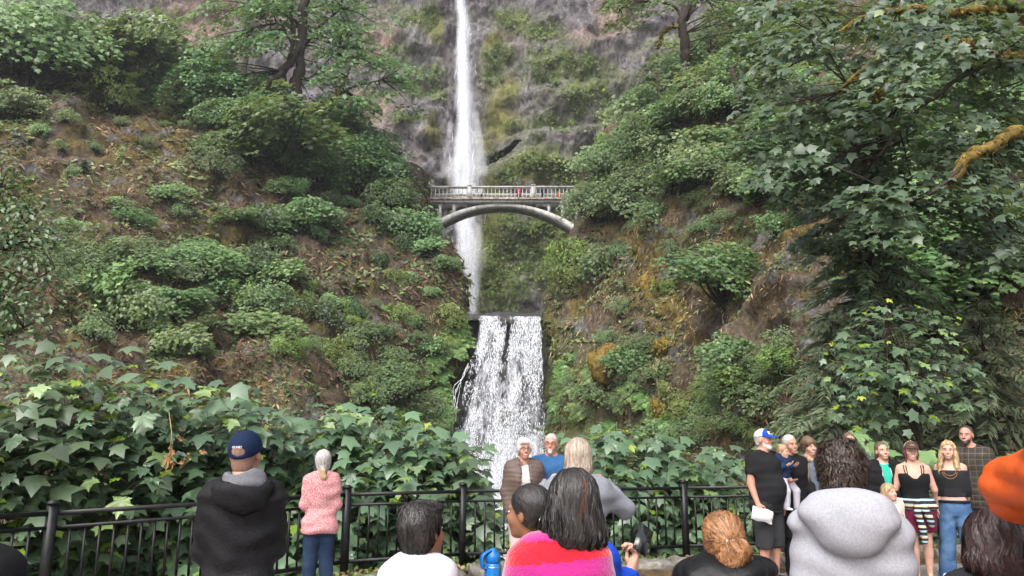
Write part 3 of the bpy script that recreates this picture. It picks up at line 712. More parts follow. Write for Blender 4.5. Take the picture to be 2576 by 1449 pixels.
# --- named plants one can pick out
NAMED_L = [
 ('light', 70, 120, 250, 1.1, 'pale green maple leaning over the brown slope beside the dark hemlock'), ('light', 20, 250, 120, 1.2, 'pale maple bough hanging low over bare brown earth'),
 ('hemlock', 265, 150, 260, 1.5, 'grey-green hemlock between pale maples at the crest of the brown slope'), ('light', 385, 70, 230, 1.0, 'tall light green maple above the grey-green hemlock'),
 ('light', 160, 40, 170, 1.2, 'yellow-green maple rising behind the grey-green hemlock'), ('light', 270, 20, 160, 1.2, 'light maple crown against the tan cliff top'),
 ('maple', 480, 200, 170, 1.2, 'dark maple below the bare tan cliff patch'), ('hemlock', 430, 235, 170, 1.3, 'small feathery hemlock on the mossy crest'), ('bright', 300, 230, 130, .8, 'sparse yellow-green sapling on the mossy crest'),
 ('maple', 560, 250, 120, 1.3, 'shaded maple beside the thick grey trunk'), ('maple', 680, 360, 220, 1.35, 'broad maple cascading below the big dark-limbed tree'), ('maple', 780, 420, 120, 1.2, 'lower bough of maple hanging over a dark hollow'),
 ('maple', 900, 390, 150, 1.2, 'dark maple between the big tree and the bridge railing'), ('maple', 965, 425, 100, 1.0, 'maple touching the bridge end at deck height'), ('maple', 985, 500, 100, 1.0, 'maple spilling under the bridge end'),
 ('maple', 1050, 595, 90, 1.0, 'maple overhanging the gorge under the arch foot'), ('maple', 1010, 575, 90, 1.2, 'maple clump on the dark rock below the arch foot'), ('maple', 1115, 690, 50, 1.1, 'little maple on the rock rim above the pool'),
 ('bush', 530, 440, 90, 1.0, 'round grey-green bush on the mossy rock slope'), ('light', 425, 515, 55, 1.3, 'small bright maple with a flat umbrella of leaves on the brown slope'), ('light', 290, 545, 30, 1.8, 'low bright maple spray beside the flat umbrella maple'),
 ('light', 300, 690, 130, 1.1, 'bright two-headed maple sapling in the middle of the slope'), ('light', 365, 745, 120, .9, 'bright maple sapling standing over dry brown grass'), ('vine', 655, 560, 90, 1.0, 'dark teal vine mound hanging on the reddish slope'), ('vine', 660, 640, 100, 1.0, 'dark teal vine clump below the vine mound'), ('vine', 590, 640, 70, 1.1, 'small teal vine clump beside the hanging vine'),
 ('bush', 690, 730, 110, 1.1, 'dense bush with yellowish leaf edges above the dry grass'), ('bright', 640, 725, 90, .9, 'yellow-green bush beside the dense bush'), ('bright', 830, 905, 110, 1.0, 'bright round bush at the head of the fern gully'),
 ('light', 465, 845, 90, 1.4, 'small maple pair rooted in straw-coloured grass'), ('bush', 230, 850, 70, 1.2, 'small olive bush by the mossy ledge'), ('vine', 880, 770, 60, 1.3, 'teal vine trailing over reddish leaves near the gorge'), ('vine', 810, 800, 80, 1.2, 'teal vine patch under the trailing vine'),
 ('bush', 1010, 950, 90, 1.1, 'soft green bush at the foot of the bare rock'), ('bush', 1060, 1040, 110, 1.2, 'leafy bush hanging beside the lower fall'), ('bright', 1160, 820, 80, .9, 'bright cress bush beside the lip of the lower waterfall'), ('bright', 1140, 870, 60, 1.0, 'bright cress clump just under the lip bush')]
NAMED_R = [
 ('bright', 1395, 660, 120, .9, 'bright bush in the gorge under the arch'), ('bright', 1370, 700, 90, .9, 'lower bright bush behind the dark maple in the gorge'), ('maple', 1490, 660, 105, .9, 'dark maple on the rim below the arch foot'), ('maple', 1525, 545, 115, .9, 'maple screening the end of the bridge'),
 ('maple', 1560, 430, 150, 1.1, 'maple rising above the bridge end'), ('light', 1450, 478, 55, 1.7, 'pale maple spray reaching over the bridge railing'), ('light', 1500, 410, 90, 1.2, 'yellow-green maple against the mossy cliff'), ('hemlock', 1640, 150, 200, 1.4, 'pale feathery hemlock beside the straight dark trunk'),
 ('light', 1630, 260, 110, 1.4, 'light maple below the pale hemlock'), ('bright', 1880, 170, 150, 1.1, 'vivid yellow-green bush against dark rock'), ('bush', 1800, 290, 150, 1.3, 'olive thicket at the foot of the straight dark trunk'), ('bush', 1900, 330, 120, 1.3, 'olive bush next to the thicket'), ('bush', 1680, 390, 120, 1.4, 'dark bush on the slope above the bridge end'),
 ('bright', 1910, 440, 110, .9, 'bright vine bush hanging on the brown cliff'), ('maple', 1820, 690, 170, 1.45, 'lone maple growing out of the brown cliff face'), ('maple', 1600, 500, 130, 1.1, 'shaded maple behind the bridge maple'), ('maple', 1650, 560, 90, 1.1, 'small teal maple on the cliff below the bridge'),
 ('maple', 1790, 950, 80, 1.5, 'green salmonberry shrub on the mossy foot of the cliff'), ('maple', 1880, 930, 110, 1.2, 'darker shrub above the salmonberry'), ('maple', 1560, 910, 80, 1.2, 'shrub on the ledge beside the mossy boulder'), ('bush', 1480, 990, 90, 1.2, 'leafy bush between ferns by the lower fall'), ('bush', 1930, 1020, 120, 1.2, 'loose bush at the foot of the brown cliff'),
 ('bush', 2000, 900, 120, 1.0, 'bush half behind the weeping cedar'), ('bright', 1640, 700, 50, 1.0, 'tiny bright sprig on grey rock'), ('bush', 1550, 760, 60, 1.0, 'small bush on the rim over the lower fall')]
for k, x, y, h, w, lab in NAMED_L: on(LEFT, k, x, y, h, lab, None, w)
for k, x, y, h, w, lab in NAMED_R: on(RIGHT, k, x, y, h, lab, None, w)
# --- plants that only their place tells apart
WHAT = {'bush': 'olive bush', 'light': 'pale-leaved maple', 'maple': 'dark-leaved maple', 'vine': 'dark teal vine clump', 'bright': 'yellow-green bush', 'fern': 'green sword fern', 'hemlock': 'feathery young hemlock'}
def fill(slope, kinds, n, region, hpx, place, wide=1.2):
    """plants that only their place tells apart; kinds: one letter string of choices"""
    x0, x1, y0, y1 = region; ks = kinds.split()
    for q in range(n):
        kind = ks[q % len(ks)]
        x, y = x0 + (x1 - x0) * r_.random(), y0 + (y1 - y0) * r_.random()
        f_ = {'fern': .7, 'vine': .9, 'hemlock': 1.5}.get(kind, 1.0)
        g_ = .55 + .9 * r_.random(); size = 'small ' if g_ < .8 else 'large ' if g_ > 1.2 else 'medium-sized '
        on(slope, kind, x, y, hpx * f_ * g_, size + WHAT[kind] + ' ' + place, {'bush': 'bushes', 'bright': 'yellow-green bushes', 'light': 'pale maples', 'maple': 'dark maples', 'vine': 'vine clumps', 'fern': 'ferns', 'hemlock': 'young hemlocks'}[kind] + ' ' + place + ', ' + size.strip(), wide * (.8 + .5 * r_.random()))
fill(LEFT, 'bush light bush maple light', 54, (110, 720, 560, 800), 58, 'in the green band across the hillside', 1.4)
fill(LEFT, 'bush vine light bright', 34, (690, 1090, 600, 900), 44, 'on the reddish slope by the gorge', 1.2)
fill(LEFT, 'bush light hemlock', 22, (90, 620, 300, 560), 34, 'among mossy rocks high on the slope', 1.1)
fill(LEFT, 'fern', 34, (1050, 1195, 800, 1080), 44, 'hanging beside the lower waterfall', 1.1)
fill(LEFT, 'bush bright bush fern', 32, (840, 1110, 880, 1140), 62, 'in the gully beside the lower fall', 1.1)
fill(LEFT, 'maple maple light', 34, (470, 930, 200, 400), 100, 'under the big dark-limbed tree', 1.3)
fill(LEFT, 'vine maple', 24, (700, 980, 430, 570), 60, 'on the dark rock wall by the bridge', 1.1)
fill(LEFT, 'light light hemlock', 26, (0, 520, 0, 150), 130, 'on the crest of the brown slope', 1.3)
fill(LEFT, 'bush light', 10, (380, 560, 790, 900), 40, 'on the straw-coloured patch', 1.1)
fill(RIGHT, 'fern bush fern', 40, (1380, 1660, 830, 1070), 46, 'on the mossy bank below the bridge', 1.1)
fill(RIGHT, 'bush bright bush', 46, (1540, 2020, 920, 1100), 50, 'at the foot of the brown cliff', 1.4)
fill(RIGHT, 'maple light bush', 40, (1590, 1980, 230, 470), 90, 'in the thicket above the brown cliff', 1.3)
fill(RIGHT, 'bush vine bush', 36, (1560, 1960, 460, 640), 40, 'rooted in the brown cliff face', 1.1)
fill(RIGHT, 'bush light bright', 32, (1690, 2010, 30, 260), 85, 'on the dark rocks behind the straight trunk', 1.2)
fill(RIGHT, 'bright', 7, (1520, 1580, 360, 620), 60, 'along the gorge rim by the bridge', 1.0)
fill(RIGHT, 'maple', 34, (1950, 2560, 60, 780), 130, 'on the shaded slope behind the mossy limbs', 1.3)

# --- uncountable cover: dry hanging grass, small leaves, cliff plants
def cover(name, slope, n, ok, mat, size, shape, hang, label, cat):
    p, nr, u, v = slope.scatter(n, r_, ok); m = len(p)
    sz = size * (.5 + r_.random(m)) * np.clip(p[:, 1] / 50, .45, 1.3)
    nn = nr + r_.normal(0, .5, (m, 3)) + np.array([0, 0, .5 * (1 - hang)]); dd = np.array([0, 0, -1.]) * hang + np.array([0, 0, .6]) * (1 - hang) + nr * .5 + r_.normal(0, .5, (m, 3))
    t = .5 + .5 * fbm(p / 2.2, 3, 44) + r_.normal(0, .22, m)
    V_, F_, T_ = cards(p + nr * .06, nn, dd, sz, shape, r_, t)
    obj(name, mesh_np(name, V_, F_, False, {'tint': T_}), mat, kind='stuff', label=label, cat=cat)
nz = lambda u, v, s, sd_: fbm(np.stack([u / s, v / s, 0 * u], -1), 3, sd_)
cover('dry_grass', LEFT, 90000, lambda u, v: nz(u, v, 30, 1) > -.15, M_DRY, .50, 'needle', .8, 'dry brown grass hanging over the hillside below the big tree', 'grass')
cover('ground_cover', LEFT, 110000, lambda u, v: nz(u, v, 26, 2) + .35 * np.exp(-((v - 270) / 50) ** 2) > .05, M_BUSH, .36, 'rhomb', .2, 'small green undergrowth spread over the brown hillside', 'undergrowth')
cover('moss_tufts', RIGHT, 90000, lambda u, v: nz(u, v, 24, 3) > -.2, M_DRY, .36, 'needle', .9, 'brown moss and dead grass hanging on the steep cliff', 'moss')
cover('creeping_plants', RIGHT, 90000, lambda u, v: nz(u, v, 24, 4) + .5 * np.clip((v - 360) / 60, 0, 1) + .3 * (v < 180) > .12, M_BUSH, .34, 'rhomb', .2, 'creeping green plants on the steep cliff', 'undergrowth')
cover('straw_grass', LEFT, 60000, lambda u, v: (blobs([(640, 870, 90, 60), (720, 960, 90, 60), (560, 830, 60, 30), (120, 760, 40, 60), (900, 960, 50, 60)], u, v) > .35) & (r_.random(len(u)) < .9), M_STRAW, .55, 'needle', .85, 'straw-coloured dry grass patch in the middle of the hillside', 'grass')
m_ = r_.random(CP.shape[:2]) < np.clip(veg * 1.3 - .45, 0, 1) * .9
pc = CP[m_]; pc = np.concatenate([pc + r_.normal(0, .3, pc.shape) - np.array([0, .25, 0]) for _ in range(2)]); m = len(pc)
V_, F_, T_ = cards(pc, np.array([0, -1, .8]) + r_.normal(0, .5, (m, 3)), np.array([0, -.4, -.6]) + r_.normal(0, .6, (m, 3)), .5 * (.6 + .8 * r_.random(m)), 'rhomb', r_, .5 + .5 * fbm(pc / 5, 3, 45) + r_.normal(0, .2, m))
obj('cliff_plants', mesh_np('cliff_plants', V_, F_, False, {'tint': T_}), M_CLIFFVEG, kind='stuff', label='small green plants growing in bands on the basalt cliff', cat='plants')
M_MOSS = leaf_mat('hanging_moss', (.065, .05, .014), (.20, .15, .042), (.31, .24, .07), .95, .1, spec=.05)
# ------------------------------------------------------------------ trees built limb by limb
def PX(x, y, d): return P(S(x), S(y), d)
def tier_tree(name, label, base, paths, tl, per, size, shape, mat, bark, seed, cr=.8, up=.75, twig=.02, group=None, cat='tree', moss_limbs=None, nobj=0):
    """paths: trunks and limbs as lists of points with two radii; tl: tier centres (n,4: x,y,z,radius)"""
    rng = np.random.default_rng(seed); base = np.asarray(base, float)
    e = empty(name, base, label=label, cat=cat, group=group)
    nodes = []
    for k, (pts, r0, r1, bm) in enumerate(paths):
        pl = smoothline(pts, 14); pl[1:-1] += rng.normal(0, r0 * .25, (12, 3)); nodes.append(pl)
        mb = MB(); pm = resample(pl, 40); pm += rng.normal(0, r0 * .10, pm.shape); mb.tube(pm - base, np.linspace(r0, r1, 40) * (1 + .13 * rng.normal(size=40)), 9)
        lo_ = mb.build('trunk' if k == 0 else 'limb', bm or bark, e, True)
        if bm is M_BARK_MOSS:      # shaggy moss hanging from the limb
            nm = 420; t0 = rng.integers(0, 40, nm); off_ = unit(rng.normal(size=(nm, 3))); rr_ = np.linspace(r0, r1, 40)[t0][:, None]
            mv, mf, mt = cards(pm[t0] - base + off_ * rr_ * .9, off_ + rng.normal(0, .4, (nm, 3)), np.array([0, 0, -1.]) + off_ * .5 + rng.normal(0, .4, (nm, 3)), (.05 + .09 * rng.random(nm)) * (base[1] / 25 + .4), 'rhomb', rng)
            obj('moss', mesh_np('moss', mv, mf, False, {'tint': mt}), M_MOSS, lo_, kind='stuff')
    nodes = np.concatenate(nodes)
    tw = MB(); P_, N_, D_, S_, T_ = [], [], [], [], []
    for c in tl:
        r0 = c[3] if len(c) > 3 else cr; c = np.asarray(c[:3], float)
        near = nodes[np.argmin(np.linalg.norm(nodes - c, axis=1) + .6 * np.abs(nodes[:, 2] - c[2] + .3))]
        mid = (near + c) / 2 + rng.normal(0, .1, 3) * np.linalg.norm(near - c) * .5
        tw.tube(smoothline([near, mid, c], 6) - base, np.linspace(twig * 1.6, twig * .4, 6), 4, False)
        n = int(per * (.6 + .8 * rng.random()) * (r0 / cr) ** 1.6); a = rng.random(n) * 2 * np.pi; r = np.sqrt(rng.random(n)) * r0
        out = unit((c - nodes.mean(0)) * np.array([1, 1, .2])); nn = unit(np.array([0, -.45, up]) + out * (1 - up) + rng.normal(0, .14, 3))
        e1 = unit(np.cross(nn, [.2, .9, .1])); e2 = np.cross(nn, e1)
        off = np.cos(a)[:, None] * e1 * r[:, None] + np.sin(a)[:, None] * e2 * r[:, None]
        P_.append(c + off - np.array([0, 0, 1]) * (r ** 2 / r0 * .5)[:, None] + rng.normal(0, .08 * r0, (n, 3)))
        N_.append(nn + rng.normal(0, .33, (n, 3))); D_.append(unit(off) + out * .5 + np.array([0, 0, -.4]) + rng.normal(0, .3, (n, 3)))
        S_.append(size * (.6 + .7 * rng.random(n))); T_.append(.12 + .55 * rng.random(n) + (rng.random(n) > .965) * .4)
    V_, F_, T2 = cards(np.concatenate(P_) - base, np.concatenate(N_), np.concatenate(D_), np.concatenate(S_), shape, rng, np.concatenate(T_))
    c = obj('crown', mesh_np('crown', V_, F_, False, {'tint': T2}), mat, e); c['kind'] = 'stuff'
    tw.build('twigs', bark, e, kind='stuff')
    return e
def tl_box(rng, n, x0, x1, y0, y1, d0, d1, r0, r1, keep=None):
    o = []
    while len(o) < n:
        x, y = x0 + (x1 - x0) * rng.random(), y0 + (y1 - y0) * rng.random()
        if keep and not keep(x, y): continue
        o.append((*PX(x, y, d0 + (d1 - d0) * rng.random()), r0 + (r1 - r0) * rng.random()))
    return o
q = np.random.default_rng(5)
# the big dark-limbed tree on the left crest
T = []
for x0, x1, y0, y1, n in ((520, 720, -60, 110, 26), (690, 900, -60, 70, 24), (820, 960, 0, 140, 18), (880, 1030, 130, 270, 18), (530, 700, 100, 260, 18), (740, 900, 180, 300, 14), (780, 900, 60, 200, 10), (640, 740, -20, 60, 8)):
    T += [t for t in tl_box(q, n, x0, x1, y0, y1, 63, 72, 1.3, 2.3) if not (abs((t[0] / t[1]) - (PX(745, 120, 68)[0] / 68)) < .028 and t[1] < 68.5)]
D0 = 68
tier_tree('bigleaf_maple', 'large tree with dark forked trunk and wide drooping limbs above the slope', PX(745, 285, D0),
          [([PX(742, 300, D0), PX(748, 200, D0), PX(756, 100, D0), PX(772, -60, D0)], .62, .38, None), ([PX(700, 290, D0 - 1), PX(712, 200, D0 - 1), PX(738, 110, D0 - .5), PX(735, 20, D0), PX(720, -50, D0)], .26, .16, None),
           ([PX(665, 220, D0 - 2), PX(705, 185, D0 - 1.5), PX(745, 140, D0 - .6), PX(757, 90, D0)], .30, .28, None), ([PX(748, 285, D0), PX(800, 272, D0 - 1.5), PX(845, 240, D0 - 2), PX(872, 195, D0 - 2.5)], .30, .12, M_BARK_MOSS),
           ([PX(845, 240, D0 - 2), PX(900, 215, D0 - 2.5), PX(960, 200, D0 - 3)], .14, .05, None), ([PX(757, 120, D0), PX(800, 70, D0 - 1), PX(860, 20, D0 - 2)], .2, .08, None), ([PX(752, 60, D0), PX(690, 20, D0 - 1), PX(620, 10, D0 - 2)], .2, .07, None),
           ([PX(735, 110, D0), PX(700, 60, D0 - 1), PX(640, 70, D0 - 2)], .12, .05, None), ([PX(750, 200, D0), PX(790, 190, D0 - 1), PX(850, 120, D0 - 2)], .13, .05, None)],
          T, 90, .37, 'lobed', M_MAPLE, M_BARK, 41, 1.8, .8, .05)
tier_tree('old_tree', 'old tree with thick pale grey trunk behind the dark-limbed tree', PX(605, 300, 76),
          [([PX(608, 320, 76), PX(605, 220, 76), PX(604, 100, 76), PX(606, -60, 76)], .95, .7, plain('grey_bark', (.17, .15, .135), .95, .1, .35, 5, .8, 14)), ([PX(606, 90, 76), PX(640, 40, 75), PX(690, 0, 74)], .25, .1, None)],
          tl_box(q, 14, 540, 680, -50, 120, 74, 78, 1.2, 2.0), 40, .36, 'lobed', M_MAPLE, M_BARK, 42, 1.6, .8, .05)
# straight trunk right of the gorge
D1 = 58
T = tl_box(q, 14, 1540, 1660, -30, 55, 55, 60, 1.0, 1.7) + tl_box(q, 16, 1750, 1900, -30, 90, 54, 60, 1.0, 1.7) + tl_box(q, 6, 1560, 1700, 240, 320, 56, 60, .9, 1.4)
tier_tree('straight_tree', 'tall tree with a straight dark bare trunk above the bridge end', PX(1742, 300, D1),
          [([PX(1746, 310, D1), PX(1730, 190, D1), PX(1722, 70, D1), PX(1726, -60, D1)], .52, .30, None), ([PX(1722, 60, D1), PX(1700, 20, D1), PX(1640, 0, D1 - 1), PX(1560, 20, D1 - 2)], .16, .06, None),
           ([PX(1726, 50, D1), PX(1750, 10, D1), PX(1790, -20, D1)], .2, .1, None), ([PX(1726, 62, D1), PX(1690, 66, D1 - .5), PX(1668, 80, D1 - .6), PX(1655, 120, D1 - .6)], .09, .03, M_BARK_MOSS), ([PX(1730, 190, D1), PX(1700, 185, D1 - .4)], .1, .04, M_BARK_MOSS)],
          T, 64, .34, 'lobed', M_MAPLE, M_BARK, 43, 1.4, .8, .04)
mb = MB(); b0 = PX(1862, 255, 45)
mb.tube(smoothline([PX(1862, 258, 45), PX(1852, 210, 45), PX(1842, 175, 45)], 8) - b0, np.linspace(.22, .17, 8), 8); mb.tube([PX(1842, 175, 45) - b0, PX(1856, 158, 44.8) - b0], [.1, .05], 6)
mb.build('snag', M_BARK, None, True, loc=b0, label='short dark broken snag leaning beside the vivid bush', cat='dead tree')
# mossy maple reaching in over the right side
T = tl_box(q, 150, 1900, 2620, -30, 640, 15, 21, .55, .95, lambda x, y: x > 1890 + max(0, y - 330) * .62 - (60 if y < 150 else 0) and not (2080 < x < 2300 and 560 < y))
D2 = 18
base = P(1130, 400, 18)
tier_tree('mossy_maple', 'big maple with thick moss-covered limbs and grey-green leaf tiers', base,
          [([base, PX(2760, 600, D2), PX(2720, 300, D2), PX(2640, 160, D2), PX(2570, 60, D2), PX(2540, -40, D2)], .45, .16, M_BARK_MOSS), ([PX(2640, 190, D2), PX(2560, 155, D2 - .5), PX(2490, 150, D2 - .8), PX(2440, 105, D2 - 1)], .24, .12, M_BARK_MOSS), ([PX(2560, 158, D2 - .5), PX(2500, 120, D2), PX(2430, 112, D2)], .12, .07, M_BARK_MOSS),
           ([PX(2700, 280, D2), PX(2576, 325, D2 - 2), PX(2490, 365, D2 - 2.5), PX(2430, 410, D2 - 3), PX(2400, 455, D2 - 3)], .20, .10, M_BARK_MOSS), ([PX(2540, 20, D2), PX(2400, 30, D2), PX(2280, 20, D2 - .5), PX(2160, 50, D2 - 1), PX(2090, 100, D2 - 1)], .13, .05, M_BARK_MOSS),
           ([PX(2450, 110, D2 - .9), PX(2330, 90, D2 - 1), PX(2200, 150, D2 - 1.3), PX(2110, 230, D2 - 1.5)], .08, .04, M_BARK_MOSS), ([PX(2490, 150, D2 - .8), PX(2380, 220, D2 - 1), PX(2290, 300, D2 - 1), PX(2200, 400, D2 - 1.3)], .07, .03, M_BARK), ([PX(2430, 410, D2 - 3), PX(2350, 480, D2 - 3), PX(2250, 520, D2 - 2)], .05, .02, M_BARK), ([PX(2280, 180, D2), PX(2265, 250, D2)], .05, .03, M_BARK_MOSS), ([PX(2220, 190, D2), PX(2205, 250, D2)], .04, .03, M_BARK_MOSS)],
          T, 74, .235, 'lobed', leaf_mat('grey_maple_leaf', (.035, .065, .042), (.14, .22, .135), (.28, .38, .18), .4, .25), M_BARK, 44, .75, .8, .015)
# weeping cedar
cm, tm, bm_ = conifer_mesh(np.random.default_rng(3), 10.5, 3.1, 120, 0, .62, .42, 30, .02)
e = empty('cedar_tree', P(892, 470, 21), label='weeping cedar with drooping grey-green sprays before the brown cliff', cat='tree')
c = obj('crown', cm, None, e); c['kind'] = 'stuff'; obj('trunk', tm, None, e); obj('boughs', bm_, None, e)
cm, tm, bm_ = conifer_mesh(np.random.default_rng(4), 6.0, 2.6, 80, 0, .5, .36, 26, .02)
for u, v, y, lab in ((1010, 560, 18, 'smaller cedar beside the weeping cedar'), (850, 560, 19, 'low cedar under the weeping cedar, behind the posing family')):
    e = empty('cedar_tree', P(u, v, y), label=lab, cat='tree'); c = obj('crown', cm, None, e); c['kind'] = 'stuff'; obj('trunk', tm, None, e); obj('boughs', bm_, None, e)

# ------------------------------------------------------------------ near maples: every leaf a piece of its own
NEARV = []
for k in range(4):
    sv, sf = SHAPES['maple']; v = sv.copy(); rr = np.random.default_rng(60 + k)
    v[:, 2] += .05 * rr.normal(size=len(v)) - (.10 + .12 * k) * (v[:, 0] ** 2) * (1 if k % 2 else .3) - .10 * k * np.clip(v[:, 1] - .5, 0, 1) ** 2; v[:, 0] *= .94 + .06 * k
    NEARV.append(v)
def leaf_meshes(tag, mat):
    o = []
    for v in NEARV:
        me = mesh_np('leaf', v, SHAPES['maple'][1]); me.materials.append(mat); o.append(me)
    return o
LM_NEAR = leaf_meshes('near', M_NEAR)
LM_YOUNG = leaf_meshes('young', leaf_mat('young_maple_leaf', (.16, .27, .02), (.30, .42, .05), (.42, .50, .08), .45, .4, 'random'))
def near_maple(name, label, base, targets, rng, size, cap=300, group=None, cat='shrub', trunk=None, young=.05, stem=.009):
    base = np.asarray(base, float); e = empty(name, base, label=label, cat=cat, group=group)
    st = MB(); L = []
    for t_ in targets:
        t_ = np.asarray(t_, float); b = base if trunk is None else trunk[int(np.clip(rng.random() * .8 * len(trunk) + 2, 0, len(trunk) - 2))]
        mid = b * .5 + t_ * .5 + np.array([0, 0, .12]) * np.linalg.norm(t_ - b) + rng.normal(0, .1, 3)
        pl = smoothline([b, mid, t_], 12); st.tube(pl[::2] - base, np.linspace(stem, stem * .3, 6), 4, False)
        dr = unit(pl[-1] - pl[-3]); ang = rng.random() * 6.28
        for i in (5, 7, 8, 9, 10, 11):
            for sgn in (0, 1):
                a = ang + sgn * np.pi + rng.normal(0, .3); side = unit(np.array([math.cos(a), math.sin(a), .15]) + dr * .5)
                pt = pl[i] + side * size * (.45 + .4 * rng.random()) * (1.2 - .03 * i)
                L.append((pt, side, pl[i], i)); 
            ang += np.pi / 2
    keep = rng.permutation(len(L)); far = keep[cap:]; keep = keep[:cap]
    for j in keep:
        pt, side, nd, i = L[j]; st.tube([nd - base, pt - base], .0035, 3, False)
        yy = rng.random() < (young * 3.5 if i >= 10 else young * .25)
        s = size * (.55 + .6 * rng.random()) * (.7 if yy else 1)
        nn = unit(np.array([0, -.50, 1.0]) + side * .25 + rng.normal(0, .24, 3)); dd = side + np.array([0, -.35, -.40]) + rng.normal(0, .25, 3)
        x = unit(np.cross(dd, nn)); y = np.cross(nn, x)
        o = bpy.data.objects.new('leaf', (LM_YOUNG if yy else LM_NEAR)[int(rng.integers(4))]); COL.objects.link(o); o.parent = e
        M = Matrix(((x[0], y[0], nn[0], 0), (x[1], y[1], nn[1], 0), (x[2], y[2], nn[2], 0), (0, 0, 0, 1)))
        o.matrix_local = Matrix.Translation(Vector(pt - base)) @ M @ Matrix.Scale(float(s), 4)
    if len(far):
        pp = np.array([L[j][0] for j in far]); ss = np.array([L[j][1] for j in far]); m = len(far)
        V_, F_, T_ = cards(pp - base, np.array([0, -.45, 1.]) + ss * .35 + rng.normal(0, .28, (m, 3)), ss + np.array([0, -.15, -.45]) + rng.normal(0, .25, (m, 3)), size * (.6 + .6 * rng.random(m)), 'lobed', rng, .1 + .6 * rng.random(m))
        o = obj('leaf_mass', mesh_np('leaf_mass', V_, F_, False, {'tint': T_}), M_NEARSTUFF, e); o['kind'] = 'stuff'
    st.build('stems', M_BARK, e)
    return e
nr = np.random.default_rng(77)
def near_at(u, vtop, y, halfw, label, nt=70, size=.29, zlow=-.9, group=None, young=.08):
    top = P(u, vtop, y); base = np.array([top[0], y + .2, zlow - .3]); tg = []
    for k in range(nt):
        f = 1 - (k / nt) ** 1.15; dx = nr.normal(0, .5) * halfw * (1.35 - .6 * f)
        z = zlow + (top[2] - zlow) * (f * (.9 + .15 * nr.random())) - .25 * abs(dx)
        tg.append((top[0] + dx, y + nr.normal(0, .45) - .25 * (1 - f), z))
    return near_maple('maple_shrub', label, base, tg, nr, size, 300, group, young=young)
for a in ((8, 356, 8.9, .9, 'maple shrub with large leaves below the alder, at the low end of the fence'), (85, 348, 9.6, .9, 'tall large-leaved maple shrub beside the alder'), (150, 362, 10.6, .9, 'large-leaved maple shrub with vivid yellow-green tips'),
          (205, 390, 11.0, .85, 'maple shrub with dead curled leaves hanging over the fence'), (262, 402, 11.3, .9, 'maple shrub rising behind the person in the navy cap'), (318, 402, 11.9, .9, 'maple shrub between the navy cap and the pink blouse'),
          (372, 405, 12.4, .85, 'maple shrub over the person in the pink blouse'), (422, 425, 12.6, .8, 'maple shrub at the edge of the lower waterfall'), (462, 446, 12.8, .55, 'low maple spray in front of the lower waterfall'),
          (612, 428, 13.2, .8, 'maple shrub behind the person taking a photo'), (660, 434, 13.6, .9, 'maple shrub with many light tips between the photographer and the white and blue cap'), (715, 452, 13.9, .8, 'maple shrub beside the person in the white and blue cap')):
    near_at(*a)
for a in ((775, 452, 14.4, 1.0), (850, 446, 14.8, 1.1), (930, 452, 15.0, 1.1), (1005, 448, 14.6, 1.0)):
    near_at(*a, 'maple shrub behind the posing family, over the fence', 30, .25, group='maples behind the family')
near_at(508, 492, 12.9, .5, 'tiny low maple under the fence rail before the water', 8)
near_at(560, 470, 13.0, .5, 'small maple behind the older couple', 14)
# sapling with a visible dark stem
tr = smoothline([P(925, 470, 15.5), P(918, 430, 15.5), P(905, 395, 15.4), P(892, 350, 15.3), P(886, 305, 15.2)], 16)
tg = [P(S(x), S(y), 15.3 + nr.normal(0, .7)) for x, y in zip(2050 + 430 * nr.random(70), 760 + 330 * nr.random(70)) if abs(x - 2265) < 60 + (y - 700) * .62]
e = near_maple('maple_sapling', 'slender maple sapling with dark stem and lime tips before the weeping cedar', tr[0] - np.array([0, 0, 1.5]), tg, nr, .25, 300, cat='tree', trunk=tr, young=.2, stem=.02)
b_ = np.array(e.location); mb = MB(); mb.tube(np.vstack([b_, tr]) - b_, np.linspace(.055, .02, 17), 7); mb.build('trunk', M_BARK, e, True)
# big hogweed-like leaves between the heads of the family
hb = P(848, 470, 12.9); e = empty('coltsfoot_plant', hb, label='plant with huge pale green leaves behind the person in sunglasses', cat='plant')
mb = MB()
LM_HUGE = leaf_meshes('huge', leaf_mat('huge_pale_leaf', (.10, .19, .07), (.17, .27, .11), None, .5, .3, 'random'))
for k, (x, y, s) in enumerate(((2080, 1112, .55), (2150, 1105, .5), (2105, 1140, .5), (2170, 1128, .55), (2060, 1130, .45), (2130, 1090, .4), (2330, 1130, .45), (2300, 1150, .4))):
    pt = PX(x, y, 12.6 + .3 * nr.random()); nn = unit(np.array([nr.normal(0, .15), -.55, 1.0])); dd = np.array([nr.normal(0, .8), -.6, -.2]); xx = unit(np.cross(dd, nn)); yy = np.cross(nn, xx)
    o = bpy.data.objects.new('leaf', LM_HUGE[k % 4]); COL.objects.link(o); o.parent = e
    o.matrix_local = Matrix.Translation(Vector(pt - hb)) @ Matrix(((xx[0], yy[0], nn[0], 0), (xx[1], yy[1], nn[1], 0), (xx[2], yy[2], nn[2], 0), (0, 0, 0, 1))) @ Matrix.Scale(s, 4)
    mb.tube([(0, 0, -1.2), (pt - hb) * .6 + np.array([0, 0, -.1]), pt - hb], [.012, .01, .006], 5)
mb.build('stems', M_FERN, e)
